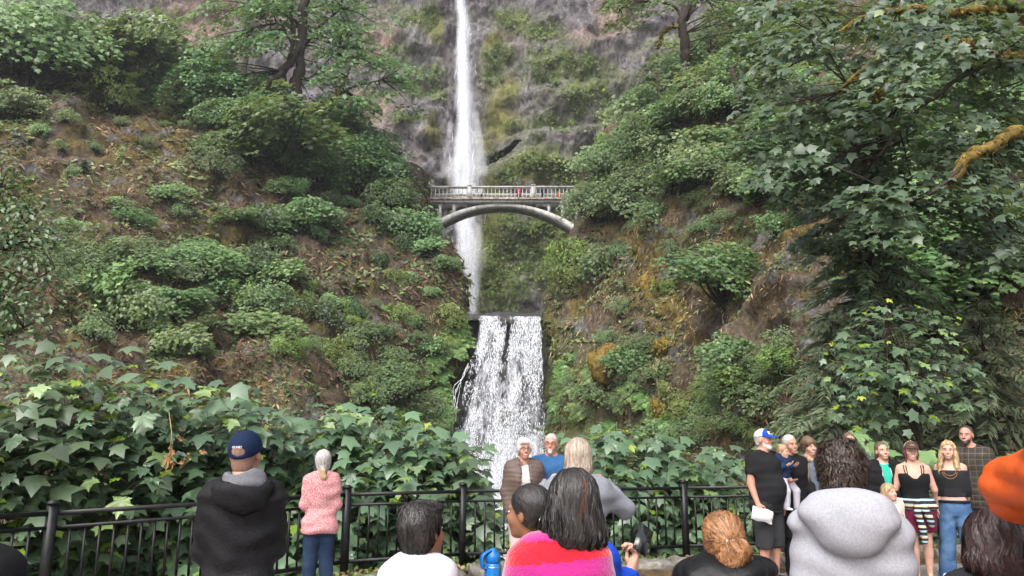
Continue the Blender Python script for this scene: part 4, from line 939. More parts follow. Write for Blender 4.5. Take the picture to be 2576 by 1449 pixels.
# alder at the low end of the fence
T = [(*PX(x, y, 11.5 + 1.5 * nr.random()), .35 + .3 * nr.random()) for x, y in zip(-140 + 300 * nr.random(260), 410 + 460 * nr.random(260)) if x < 40 + 120 * math.sin(max(0, min(1, (y - 400) / 420)) * 3.1)]
ab = P(-70, 520, 12.5)
tier_tree('alder_tree', 'alder with small glossy leaves at the low end of the fence', ab, [([ab, P(-50, 380, 12.3), P(-20, 260, 12.1), P(8, 170, 12.0)], .07, .015, None), ([P(-40, 330, 12.2), P(0, 300, 11.9), P(55, 268, 11.7)], .03, .01, None), ([P(-45, 360, 12.2), P(20, 330, 12), P(70, 300, 11.8)], .03, .01, None), ([P(-30, 290, 12.2), P(10, 240, 12), P(50, 200, 12)], .03, .01, None)],
          T, 17, .105, 'rhomb', M_ALDER, M_BARK, 45, .45, .5, .008)
# dead leaves hanging in the maple
b0 = PX(425, 1100, 9.6); e = empty('dead_leaf_cluster', b0, label='cluster of dead brown leaves dangling on a pale stalk', cat='leaves')
mb = MB(); mb.tube([PX(425, 1035, 9.8) - b0, PX(432, 1090, 9.6) - b0, PX(428, 1130, 9.6) - b0], .006, 4); mb.build('stalk', plain('pale_stalk', (.35, .26, .13), .8), e)
LM_DEAD = leaf_meshes('dead', M_DEADLEAF)
for k, (x, y, s) in enumerate(((430, 1118, .20), (424, 1140, .22), (432, 1150, .18), (466, 1152, .17), (470, 1140, .14), (442, 1098, .14), (500, 1135, .12))):
    o = bpy.data.objects.new('dead_leaf', LM_DEAD[k % 4]); COL.objects.link(o); o.parent = e; o.location = PX(x, y, 9.6) - b0
    o.rotation_euler = (math.radians(95 + 20 * (k % 3)), math.radians(170 + 15 * k), .5 * k); o.scale = (s * .45, s, s * 1.6)

# golden moss mounds on the brown cliff
for k, (x, y, r, lab) in enumerate(((1528, 925, 1.0, 'tall golden mossy boulder on the bank beside the ferns'), (1636, 857, .7, 'round yellow moss mound on the bare grey rock'), (1622, 1012, .75, 'yellow moss mound at the foot of the grey rock'), (1652, 775, .8, 'moss cushion halfway up the grey rock rib'), (1610, 700, .9, 'long moss cushion on the grey rock rib'))):
    pt, nn = RIGHT.at(S(x), S(y), .3); o = boulder('mossy_boulder', pt, r, M_BARK_MOSS, 20 + k, 1.35 if k == 0 else .9, label=lab, cat='rock')
    nm = 500; off_ = unit(np.random.default_rng(k).normal(size=(nm, 3))) * np.array([1, 1, 1.3 if k == 0 else .9]); V_, F_, T_ = cards(off_ * r * 1.0, off_ + nr.normal(0, .4, (nm, 3)), np.array([0, 0, -1.]) + off_ * .4 + nr.normal(0, .4, (nm, 3)), .12 + .14 * nr.random(nm), 'rhomb', nr)
    obj('moss', mesh_np('moss', V_, F_, False, {'tint': T_}), M_MOSS, o, kind='stuff')
# ------------------------------------------------------------------ stone footbridge
t = NT('weathered_concrete', .9, .2); v = t.coord()
c = t.ramp(t.noise(v, .9, 6, .6), [(.3, (.34, .335, .325)), (.6, (.52, .51, .495))])
c = t.mix(t.ramp(t.noise(t.coord((1, 1, .25)), 2.5, 5, .7), [(.5, 0), (.68, .75)]), c, (.10, .09, .08)); t.base(c).bump(t.noise(v, 6, 5), .4, .05)
M_CONC = t.m
t = NT('stained_concrete', .9, .2); v = t.coord()
t.base(t.ramp(t.noise(v, 2.6, 6, .7), [(.35, (.10, .06, .04)), (.5, (.28, .23, .19)), (.65, (.45, .43, .41))])); M_STAIN = t.m
BY = 74.0
bx = lambda u: P(u, 200, BY)[0]
bz = lambda v: P(500, v, BY)[2]
B0 = np.array([bx(501), BY, bz(199)])
br = empty('footbridge', B0, label='pale concrete arch footbridge with baluster railing across the gorge', cat='bridge')
zd, zr = 0.0, bz(186.2) - bz(199)
xl, xr = bx(405) - B0[0], bx(600) - B0[0]
DW = 2.6
def bpart(name, mb, mat=M_CONC, **k): return mb.build(name, mat, br, **k)
mb = MB(); mb.box(((xl + xr) / 2, DW / 2, -.17), (xr - xl, DW, .34)); bpart('deck', mb)
mb = MB(); mb.box(((xl + xr) / 2, -.06, -.02), (xr - xl, .18, .14)); bpart('cornice', mb, M_STAIN)
# arch rib
n = 40; ec = bz(202.4) - bz(199); xa, xb = bx(426.5) - B0[0], bx(577.5) - B0[0]; ze = bz(225.5) - bz(199)
xs = np.linspace(xa, xb, n); xm = (xa + xb) / 2; q_ = np.abs((xs - xm) / (xb - xm))
ext = ec + (ze - ec) * q_ ** 2.05; thick = .36 + .5 * q_ ** 2; itr = ext - thick
v = np.concatenate([np.stack([xs, np.full(n, y), z], 1) for y, z in ((.25, ext), (.25, itr), (DW - .3, itr), (DW - .3, ext))])
i = np.arange(n - 1); f = np.concatenate([np.stack([i + a * n, i + b * n, i + 1 + b * n, i + 1 + a * n], 1) for a, b in ((0, 1), (1, 2), (2, 3), (3, 0))])
obj('arch_rib', mesh_np('arch_rib', v, f), M_CONC, br)
mb = MB(); mb.box((xm, .3, ec + .1), (.14, .3, .5)); bpart('keystone', mb)
# spandrel columns and their arched heads
cols = [bx(1e0 * q) - B0[0] for q in (410.5, 425.3, 439.8, 453.8)] + [bx(q) - B0[0] for q in (549.1, 562.8, 576.8, 590.5)]
for y0 in (.30,):
    for x in cols:
        zb = np.interp(x, xs, ext) if xa < x < xb else ze - 1.0
        mb = MB(); mb.box((x, y0 + (DW - .65) / 2, (zb - .3 - .34) / 2), (.26, DW - .65, -.34 - zb + .3)); bpart('spandrel_column', mb)
    for xA, xB in [(cols[k], cols[k + 1]) for k in (0, 1, 2, 4, 5, 6)] + [(cols[3], cols[3] + 1.5), (cols[4] - 1.5, cols[4])]:
        m = 14; X = np.linspace(xA + .13, xB - .13, m); r = (xB - xA - .26) / 2; c0 = (xA + xB) / 2
        za = -.42 - r * .62 + r * .62 * np.sqrt(np.clip(1 - ((X - c0) / r) ** 2, 0, 1)); zt = np.full(m, -.34)
        v = np.concatenate([np.stack([X, np.full(m, y), z], 1) for y, z in ((y0 + .02, zt), (y0 + .02, za), (y0 + DW - .70, za), (y0 + DW - .70, zt))])
        i = np.arange(m - 1); f = np.concatenate([np.stack([i + a * m, i + b * m, i + 1 + b * m, i + 1 + a * m], 1) for a, b in ((0, 1), (1, 2), (2, 3))])
        obj('spandrel_arch', mesh_np('spandrel_arch', v, f), M_CONC, br)
# railings
bal = MB(); bal.lathe([(.055, 0), (.06, .1), (.042, .2), (.045, zr - .5), (.06, zr - .36), (.10, zr - .22)], n=8); bal_me = bal.mesh('baluster', True); bal_me.materials.append(M_CONC)
px_ = [bx(u) - B0[0] for u in (405, 469.2, 533.4, 597.6)]
for y0 in (.06, DW - .12):
    mb = MB(); mb.box(((xl + xr) / 2, y0, zr - .07), (xr - xl, .26, .14)); mb.box(((xl + xr) / 2, y0, zr - .18), (xr - xl, .16, .09)); bpart('top_rail', mb)
    mb = MB(); mb.box(((xl + xr) / 2, y0, .13), (xr - xl, .2, .15)); bpart('bottom_rail', mb, M_STAIN)
    for x in px_:
        mb = MB(); mb.box((x, y0, zr / 2), (.40, .34, zr + .06)); mb.box((x, y0, zr + .10), (.50, .42, .13), 0, .8); bpart('rail_post', mb)
    for a, b in zip(px_[:-1], px_[1:]):
        k = 16
        for j in range(k):
            o = bpy.data.objects.new('baluster', bal_me); COL.objects.link(o); o.parent = br; o.location = (a + (b - a) * (j + .75) / (k + .5), y0, .2)

# ------------------------------------------------------------------ black steel fence
M_IRON = NT('black_painted_steel', .4, .3); v = M_IRON.coord()
M_IRON.base(M_IRON.ramp(M_IRON.noise(v, 14, 5), [(.3, (.006, .006, .007)), (.7, (.014, .013, .014))])).bump(M_IRON.noise(v, 70, 3), .15, .003); M_IRON = M_IRON.m
fp = FENCE[1:8].copy()
f0 = np.array([*fp[3], 0.0])
fence = empty('railing_fence', f0, label='black steel railing fence with square posts along the viewing plaza', cat='fence')
post = MB(); post.box((0, 0, .535), (.075, .075, 1.07)); post.box((0, 0, 1.08), (.095, .095, .022)); post.box((0, 0, 1.097), (.085, .085, .02), 0, .5)
post_me = post.mesh('post'); post_me.materials.append(M_IRON)
stick = MB(); stick.box((0, 0, 0), (.019, .019, .66)); stick_me = stick.mesh('baluster'); stick_me.materials.append(M_IRON)
for k, (x, y) in enumerate(fp):
    d = fp[min(k + 1, len(fp) - 1)] - fp[max(k - 1, 0)]
    o = bpy.data.objects.new('post', post_me); COL.objects.link(o); o.parent = fence; o.location = (x - f0[0], y - f0[1], .06); o.rotation_euler = (0, 0, math.atan2(d[1], d[0]))
for a, b in zip(fp[:-1], fp[1:]):
    d = b - a; L = np.linalg.norm(d); d = d / L; an = math.atan2(d[1], d[0])
    A = np.array([*(a + d * .039 - f0[:2])]); B = np.array([*(b - d * .039 - f0[:2])])
    for nm, z, w, h in (('top_rail', 1.05, .05, .04), ('second_rail', .925, .034, .03), ('bottom_rail', .26, .042, .042)):
        mb = MB(); mb.bar((*A, z), (*B, z), w, h); mb.build(nm, M_IRON, fence)
    nb = int(round(L / .132))
    for j in range(1, nb):
        p = A + (B - A) * j / nb
        o = bpy.data.objects.new('baluster', stick_me); COL.objects.link(o); o.parent = fence; o.location = (*p, .588); o.rotation_euler = (0, 0, an)
    mb = MB(); pm = (A + B) / 2; mb.box((*pm, .985), (.024, .024, .09), an); mb.build('spacer', M_IRON, fence)

# ------------------------------------------------------------------ low kerb of rough stones
t = NT('kerb_stone', .9, .2); v = t.coord(); oi = t.n('ObjectInfo')
c = t.ramp(t.noise(v, 5, 7, .7), [(.3, (.07, .062, .055)), (.5, (.17, .155, .14)), (.72, (.33, .31, .28))])
c = t.mix(t.ramp(t.noise(v, 3, 5), [(.55, 0), (.64, .8)]), c, (.13, .12, .035))
h = t.n('HueSaturation'); t.L.new(c, h.inputs['Color']); t.L.new(t.math('MULTIPLY_ADD', oi.outputs['Random'], .6, .7), h.inputs['Value'])
t.base(h.outputs[0]).bump(t.noise(v, 11, 7, .7), .9, .03); M_KERB = t.m
kb = empty('stone_kerb', (0, 0, 0), kind='structure')
kr = np.random.default_rng(8)
def stone_mesh(L, D, H, seed):
    nx, ny, nz = 6, 4, 3; r = np.random.default_rng(seed)
    pts = []; idx = {}
    for a in range(nx + 1):
        for b in range(ny + 1):
            for c in range(nz + 1):
                if a in (0, nx) or b in (0, ny) or c in (0, nz): idx[a, b, c] = len(pts); pts.append(((a / nx - .5) * L, (b / ny - .5) * D, c / nz * H))
    f = []
    for a in range(nx):
        for b in range(ny): f += [(idx[a, b, 0], idx[a, b + 1, 0], idx[a + 1, b + 1, 0], idx[a + 1, b, 0]), (idx[a, b, nz], idx[a + 1, b, nz], idx[a + 1, b + 1, nz], idx[a, b + 1, nz])]
        for c in range(nz): f += [(idx[a, 0, c], idx[a + 1, 0, c], idx[a + 1, 0, c + 1], idx[a, 0, c + 1]), (idx[a, ny, c], idx[a, ny, c + 1], idx[a + 1, ny, c + 1], idx[a + 1, ny, c])]
    for b in range(ny):
        for c in range(nz): f += [(idx[0, b, c], idx[0, b, c + 1], idx[0, b + 1, c + 1], idx[0, b + 1, c]), (idx[nx, b, c], idx[nx, b + 1, c], idx[nx, b + 1, c + 1], idx[nx, b, c + 1])]
    p = np.array(pts); e = np.abs(p / np.array([L / 2, D / 2, H / 2]) - np.array([0, 0, 1])); rnd = np.clip(e.sum(1) - 2.0, 0, 1)
    p = p * (1 - np.array([.04, .12, .12]) * rnd[:, None]); p += .022 * np.stack([fbm(p * 7 + seed, 3, 3), fbm(p * 7 + seed, 3, 4), fbm(p * 6 + seed, 3, 5)], -1)
    me = mesh_np('stone', p, np.array(f), True); me.materials.append(M_KERB); return me
STONES = [(L, stone_mesh(L - .015, .36, H, s)) for s, (L, H) in enumerate(((.5, .15), (.62, .13), (.74, .16), (.42, .14), (.85, .14), (.56, .17)))]
kl = KERB[1:8] + np.array([.0, .0]); tang = np.diff(kl, axis=0)
for a, b in zip(kl[:-1], kl[1:]):
    L = np.linalg.norm(b - a); d = (b - a) / L; s = .0; nrm = np.array([-d[1], d[0]])
    while s < L - .2:
        ln, me = STONES[int(kr.integers(6))]
        sc = min(1.0, (L - s) / ln)
        p = a + d * (s + ln * sc / 2) + nrm * (.18 + kr.normal(0, .015))
        o = bpy.data.objects.new('stone', me); COL.objects.link(o); o.parent = kb
        o.location = (p[0], p[1], -.01 + kr.normal(0, .008)); o.rotation_euler = (0, 0, math.atan2(d[1], d[0]) + kr.normal(0, .02) + (math.pi if kr.random() < .5 else 0)); o.scale = (sc, 1, .85 + .3 * kr.random())
        s += ln * sc
# weeds and litter along the kerb
n = 2600; s = kr.random(n) * (len(fp) - 1.001); i = s.astype(int); f = (s - i)[:, None]
p2 = fp[i] * (1 - f) + fp[i + 1] * f; p3 = np.c_[p2, np.full(n, .07)] + np.c_[kr.normal(0, .16, n), -.05 + kr.normal(0, .12, n), np.abs(kr.normal(0, .03, n))]
V_, F_, T_ = cards(p3, np.array([0, -.5, 1]) + kr.normal(0, .5, (n, 3)), np.array([0, -.2, .5]) + kr.normal(0, .7, (n, 3)), .05 + .05 * kr.random(n), 'rhomb', kr, kr.random(n))
half = n * 55 // 100
obj('weeds', mesh_np('weeds', V_[:half * 4], F_[:half * 2], False, {'tint': T_[:half * 4]}), M_BRIGHT, kind='stuff', label='small green weeds growing along the stone kerb', cat='weeds')
obj('leaf_litter', mesh_np('leaf_litter', V_[half * 4:], F_[half * 2:] - half * 4, False, {'tint': T_[half * 4:]}), M_DRY, kind='stuff', label='dry leaf litter behind the stone kerb', cat='litter')

# ------------------------------------------------------------------ the damp air of the gorge
t = NT('damp_air', .5); t.N.remove(t.b)
pv = t.n('VolumePrincipled'); pv.inputs['Color'].default_value = (.92, .95, 1.0, 1); pv.inputs['Density'].default_value = .0004; pv.inputs['Anisotropy'].default_value = .2
t.L.new(pv.outputs[0], t.o.inputs['Volume'])
mb = MB(); mb.box((0, 48, 47), (290, 240, 116)); mb.build('haze', t.m, None, kind='stuff')
# ------------------------------------------------------------------ people: smooth bodies and clothes from blended distance fields
def smin(a, b, k):
    h = np.maximum(k - np.abs(a - b), 0) / k
    return np.minimum(a, b) - h * h * (k * .25)
class SDF:
    def __init__(s): s.ops, s.R, s.C, s.sc = [], None, None, 1.0
    def frame(s, R=None, C=None, sc=1.0): s.R, s.C, s.sc = R, C, sc; return s
    def _add(s, fn, c, rad, k, mode):
        R, C, sc = s.R, s.C, s.sc; c = np.asarray(c, float)
        if C is not None:
            def g(X, Y, Z):
                x, y, z = (X - C[0]) / sc, (Y - C[1]) / sc, (Z - C[2]) / sc
                if R is None: return fn(x, y, z) * sc
                return fn(R[0, 0] * x + R[1, 0] * y + R[2, 0] * z, R[0, 1] * x + R[1, 1] * y + R[2, 1] * z, R[0, 2] * x + R[1, 2] * y + R[2, 2] * z) * sc
            cw = C + sc * (c if R is None else R @ c); rw = rad * sc if np.ndim(rad) == 0 else (np.asarray(rad) if R is None else np.full(3, np.linalg.norm(rad))) * sc
        else: g, cw, rw = fn, c, rad
        s.ops.append((g, cw - rw, cw + rw, k, mode)); return s
    def ell(s, c, r, k=.02, mode='u'):
        c, r = np.asarray(c, float), np.asarray(r, float); m = r.min()
        def fn(X, Y, Z):
            q = np.sqrt(((X - c[0]) / r[0]) ** 2 + ((Y - c[1]) / r[1]) ** 2 + ((Z - c[2]) / r[2]) ** 2)
            return (q - 1) * m
        return s._add(fn, c, r + k, k, mode)
    def cap(s, a, b, ra, rb, k=.02, mode='u', cut=None, flat=None):
        """tapered capsule; cut=(t0,t1) trims it with planes across its axis"""
        a, b = np.asarray(a, float), np.asarray(b, float); d = b - a; L2 = float(d @ d); L = math.sqrt(L2)
        def fn(X, Y, Z):
            px, py, pz = X - a[0], Y - a[1], Z - a[2]
            t0 = (px * d[0] + py * d[1] + pz * d[2]) / L2; t = np.clip(t0, 0, 1)
            q = np.sqrt((px - t * d[0]) ** 2 + (py - t * d[1]) ** 2 + (pz - t * d[2]) ** 2) - (ra + (rb - ra) * t)
            if cut:
                q = np.maximum(q, (cut[0] - t0) * L); q = np.maximum(q, (t0 - cut[1]) * L)
            return q
        c = (a + b) / 2
        return s._add(fn, c, np.abs(d) / 2 + max(ra, rb) + k, k, mode)
    def loft(s, st, infl=0.0, k=.02, mode='u', p=2.3, z0=None, z1=None):
        st = np.asarray(st, float); fine = smoothline(st, 60); z0 = st[0, 0] if z0 is None else z0; z1 = st[-1, 0] if z1 is None else z1
        def fn(X, Y, Z):
            zz = np.clip(Z, st[0, 0], st[-1, 0])
            a = np.interp(zz, fine[:, 0], fine[:, 1]) + infl; b = np.interp(zz, fine[:, 0], fine[:, 2]) + infl; cy_ = np.interp(zz, fine[:, 0], fine[:, 3])
            q = ((np.abs(X) / a) ** p + (np.abs(Y - cy_) / b) ** p) ** (1 / p)
            return np.maximum((q - 1) * np.minimum(a, b), np.maximum(z0 - Z, Z - z1))
        A = st[:, 1:3].max() + abs(infl) + .05
        return s._add(fn, (0, 0, (z0 + z1) / 2), np.array([A, A + .05, (z1 - z0) / 2 + k]), k, mode)
    def raw(s, fn, lo, hi, k=.01, mode='u'):
        lo, hi = np.asarray(lo, float), np.asarray(hi, float); return s._add(fn, (lo + hi) / 2, (hi - lo) / 2, k, mode)
    def field(s, h, fine=()):
        u = [o for o in s.ops if o[4] == 'u']
        lo = np.min([o[1] for o in u], axis=0) - h; hi = np.max([o[2] for o in u], axis=0) + h
        ax = []
        for i in range(3):
            x = [lo[i]]
            while x[-1] < hi[i]:
                st = h
                for a, b, hf in [(f[0][i], f[1][i], f[2]) for f in fine]:
                    if a <= x[-1] <= b: st = min(st, hf)
                x.append(x[-1] + st)
            ax.append(np.array(x, np.float32))
        D = np.full([len(a) for a in ax], .5, np.float32)
        for g, l, hh, k, mode in s.ops:
            sl = []
            for i in range(3):
                i0, i1 = np.searchsorted(ax[i], l[i] - h), np.searchsorted(ax[i], hh[i] + h); sl.append(slice(i0, i1))
            if any(q.stop <= q.start for q in sl): continue
            sl = tuple(sl); X, Y, Z = ax[0][sl[0], None, None], ax[1][None, sl[1], None], ax[2][None, None, sl[2]]
            d = g(X, Y, Z); B = D[sl]
            if mode == 'u': D[sl] = smin(B, d, k)
            elif mode == 's': D[sl] = -smin(-B, d, k)
            elif mode == 'i': D[sl] = np.maximum(B, d)
            elif mode == 'd': D[sl] = B + d
        return ax, D
    def nets(s, h, fine=()):
        ax, D = s.field(h, fine)
        return surface_nets(ax, D)
def surface_nets(ax, D):
    S_ = D < 0; n = D.shape; cs = (n[0] - 1, n[1] - 1, n[2] - 1)
    acc = {}; cells, pos, quads = [], [], []
    for a in range(3):
        sl0 = [slice(None)] * 3; sl1 = [slice(None)] * 3; sl0[a] = slice(0, -1); sl1[a] = slice(1, None)
        e = np.argwhere(S_[tuple(sl0)] != S_[tuple(sl1)])
        b, c = (a + 1) % 3, (a + 2) % 3
        e = e[(e[:, b] > 0) & (e[:, b] < cs[b]) & (e[:, c] > 0) & (e[:, c] < cs[c])]
        e1 = e.copy(); e1[:, a] += 1
        d0, d1 = D[tuple(e.T)], D[tuple(e1.T)]; t = d0 / (d0 - d1)
        p = np.stack([ax[i][e[:, i]] for i in range(3)], 1); p[:, a] += t * (ax[a][e[:, a] + 1] - ax[a][e[:, a]])
        q = []
        for ob, oc in ((0, 0), (1, 0), (1, 1), (0, 1)):
            ce = e.copy(); ce[:, b] -= ob; ce[:, c] -= oc
            ci = (ce[:, 0] * cs[1] + ce[:, 1]) * cs[2] + ce[:, 2]; cells.append(ci); pos.append(p); q.append(ci)
        q = np.stack(q, 1); fl = d0 < 0; q[~fl] = q[~fl][:, ::-1]; quads.append(q)
    cells, pos, quads = np.concatenate(cells), np.concatenate(pos), np.concatenate(quads)
    uq, inv = np.unique(cells, return_inverse=True); cnt = np.bincount(inv)
    v = np.stack([np.bincount(inv, pos[:, i]) / cnt for i in range(3)], 1)
    return v, np.searchsorted(uq, quads)
def rot(yaw=0, pitch=0, roll=0):
    return np.array(Matrix.Rotation(math.radians(yaw), 3, 'Z') @ Matrix.Rotation(math.radians(pitch), 3, 'X') @ Matrix.Rotation(math.radians(roll), 3, 'Y'))
def vnormals(v, f):
    n = np.zeros_like(v); a = np.cross(v[f[:, 2]] - v[f[:, 0]], v[f[:, 3]] - v[f[:, 1]])
    for i in range(4): np.add.at(n, f[:, i], a)
    return unit(n)

HANDS = {}
def hand_mesh(pose):
    """wrist at origin, fingers along -z, palm towards +x, index finger side -y"""
    if pose in HANDS: return HANDS[pose]
    curl = {'relaxed': 22, 'grip': 62, 'flat': 6}[pose]; s = SDF()
    s.cap((0, 0, .03), (0, 0, -.03), .026, .027, .02); s.ell((.002, 0, -.055), (.016, .040, .048), .02)
    for y, L, b in ((-.030, .070, -.088), (-.010, .080, -.093), (.010, .074, -.090), (.029, .056, -.083)):
        p = np.array([0, y, b + .02]); a = math.radians(curl * .5)
        for i, fr in enumerate((.28, .42, .32, .26)):
            q = p + L * fr * 1.05 * np.array([math.sin(a), .02 * np.sign(y), -math.cos(a)]); s.cap(p, q, .0098 - .0008 * i, .0090 - .0008 * i, .004); p = q; a += math.radians(curl) * (.75 if i else .5)
    g = 1 if pose == 'grip' else .4
    s.cap((.004, -.028, -.02), (.018 + .012 * g, -.052, -.052), .014, .0115, .012); s.cap((.018 + .012 * g, -.052, -.052), (.026 + .02 * g, -.052 + .012 * g, -.088), .011, .0085, .006)
    v, f = s.nets(.0072); HANDS[pose] = (v, f); return v, f

SKIN = {}
def skin_mat(c):
    k = 'skin_%02d%02d%02d' % tuple(int(q * 99) for q in c)
    if k in MATS: return MATS[k]
    t = NT(k, .5, .35); v = t.coord(); n = t.noise(v, 26, 4)
    t.base(t.ramp(n, [(.3, (c[0] * .88, c[1] * .80, c[2] * .78)), (.7, c)])); t.b.inputs['Subsurface Weight'].default_value = .08; t.b.inputs['Subsurface Radius'].default_value = (.02, .008, .004)
    t.bump(t.noise(v, 240, 2), .12, .002); return t.m
def hair_mat(name, dark, light, rough=.42):
    if name in MATS: return MATS[name]
    t = NT(name, rough, .5); v = t.coord((1, 1, .16)); a = t.n('Attribute'); a.attribute_name = 'tint'
    n = t.math('ADD', t.math('MULTIPLY', t.noise(v, 95, 4, .6, .6), .8), t.math('MULTIPLY', a.outputs['Fac'], .5))
    t.base(t.ramp(n, [(.35, dark), (.75, light)])).bump(t.noise(v, 130, 3, .6, .5), .7, .006)
    return t.m
def cloth(name, c, var=.15, rough=.9, scale=90, bump=.35, kind='weave', c2=None, **k):
    if name in MATS: return MATS[name]
    t = NT(name, rough, .15); v = t.coord()
    n = t.noise(v, scale, 4, .7); big = t.noise(v, 5, 3)
    base = t.ramp(n, [(.3, tuple(q * (1 - var) for q in c)), (.7, tuple(min(1, q * (1 + var)) for q in c))])
    if kind == 'heather': base = t.mix(t.ramp(t.noise(t.coord((1, 1, .35)), 170, 3, .8), [(.4, 0), (.62, .55)]), base, c2)
    if kind == 'print': base = t.mix(t.ramp(t.vor(t.coord((1, 1, .7)), 120), [(.30, 1), (.55, 0)]), base, c2)
    if kind == 'denim':
        base = t.mix(t.ramp(big, [(.42, 0), (.62, .7)]), base, c2)
    if kind == 'stripes':
        sx = t.n('SeparateXYZ'); t.L.new(t.coord(), sx.inputs[0])
        w = t.math('ADD', t.math('ADD', sx.outputs[2], t.math('MULTIPLY', sx.outputs[0], k.get('slant', 0.0))), t.math('MULTIPLY', t.math('SUBTRACT', t.noise(v, 60, 2), .5), k.get('fuzz', .02)))
        m = t.math('FRACT', t.math('MULTIPLY', w, 1.0 / k['period'])); base = t.mix(t.ramp(m, [(k.get('duty', .5) - .02, 0), (k.get('duty', .5) + .02, 1)]), base, c2)
        if 'c3' in k:
            base = t.mix(t.ramp(t.math('FRACT', t.math('MULTIPLY', w, .5 / k['period'])), [(.22, 0), (.26, 1), (.4, 1), (.44, 0)]), base, k['c3'])
    if kind == 'plaid':
        sx = t.n('SeparateXYZ'); t.L.new(t.coord(), sx.inputs[0])
        for o_ in (0, 2):
            m = t.math('FRACT', t.math('MULTIPLY', sx.outputs[o_], 13.0)); base = t.mix(t.ramp(m, [(.0, .75), (.10, .75), (.13, 0)]), base, c2)
            m = t.math('FRACT', t.math('MULTIPLY', sx.outputs[o_], 6.5)); base = t.mix(t.ramp(m, [(.5, 0), (.54, .35), (.75, .35), (.79, 0)]), base, (.02, .018, .015))
    t.base(base).bump(t.math('ADD', t.noise(v, scale * 1.6, 3), t.math('MULTIPLY', t.noise(v, 12, 3), 1.2)), bump, .008)
    if k.get('fuzzy'): t.b.inputs['Sheen Weight'].default_value = .6
    return t.m
BLACK = (.012, .012, .013)

MALE = [(.78, .150, .105, 0), (.86, .168, .118, .005), (.95, .170, .120, .0), (1.05, .152, .108, -.004), (1.16, .156, .112, -.006), (1.28, .176, .122, -.004), (1.38, .178, .114, .004), (1.43, .140, .090, .012), (1.48, .085, .070, .016), (1.53, .06, .06, .016)]
FEMALE = [(.78, .158, .108, 0), (.86, .178, .124, .010), (.95, .172, .118, .005), (1.06, .132, .095, 0), (1.16, .138, .100, -.004), (1.27, .158, .118, -.012), (1.37, .158, .104, .004), (1.42, .122, .082, .012), (1.47, .075, .062, .016), (1.53, .05, .052, .016)]

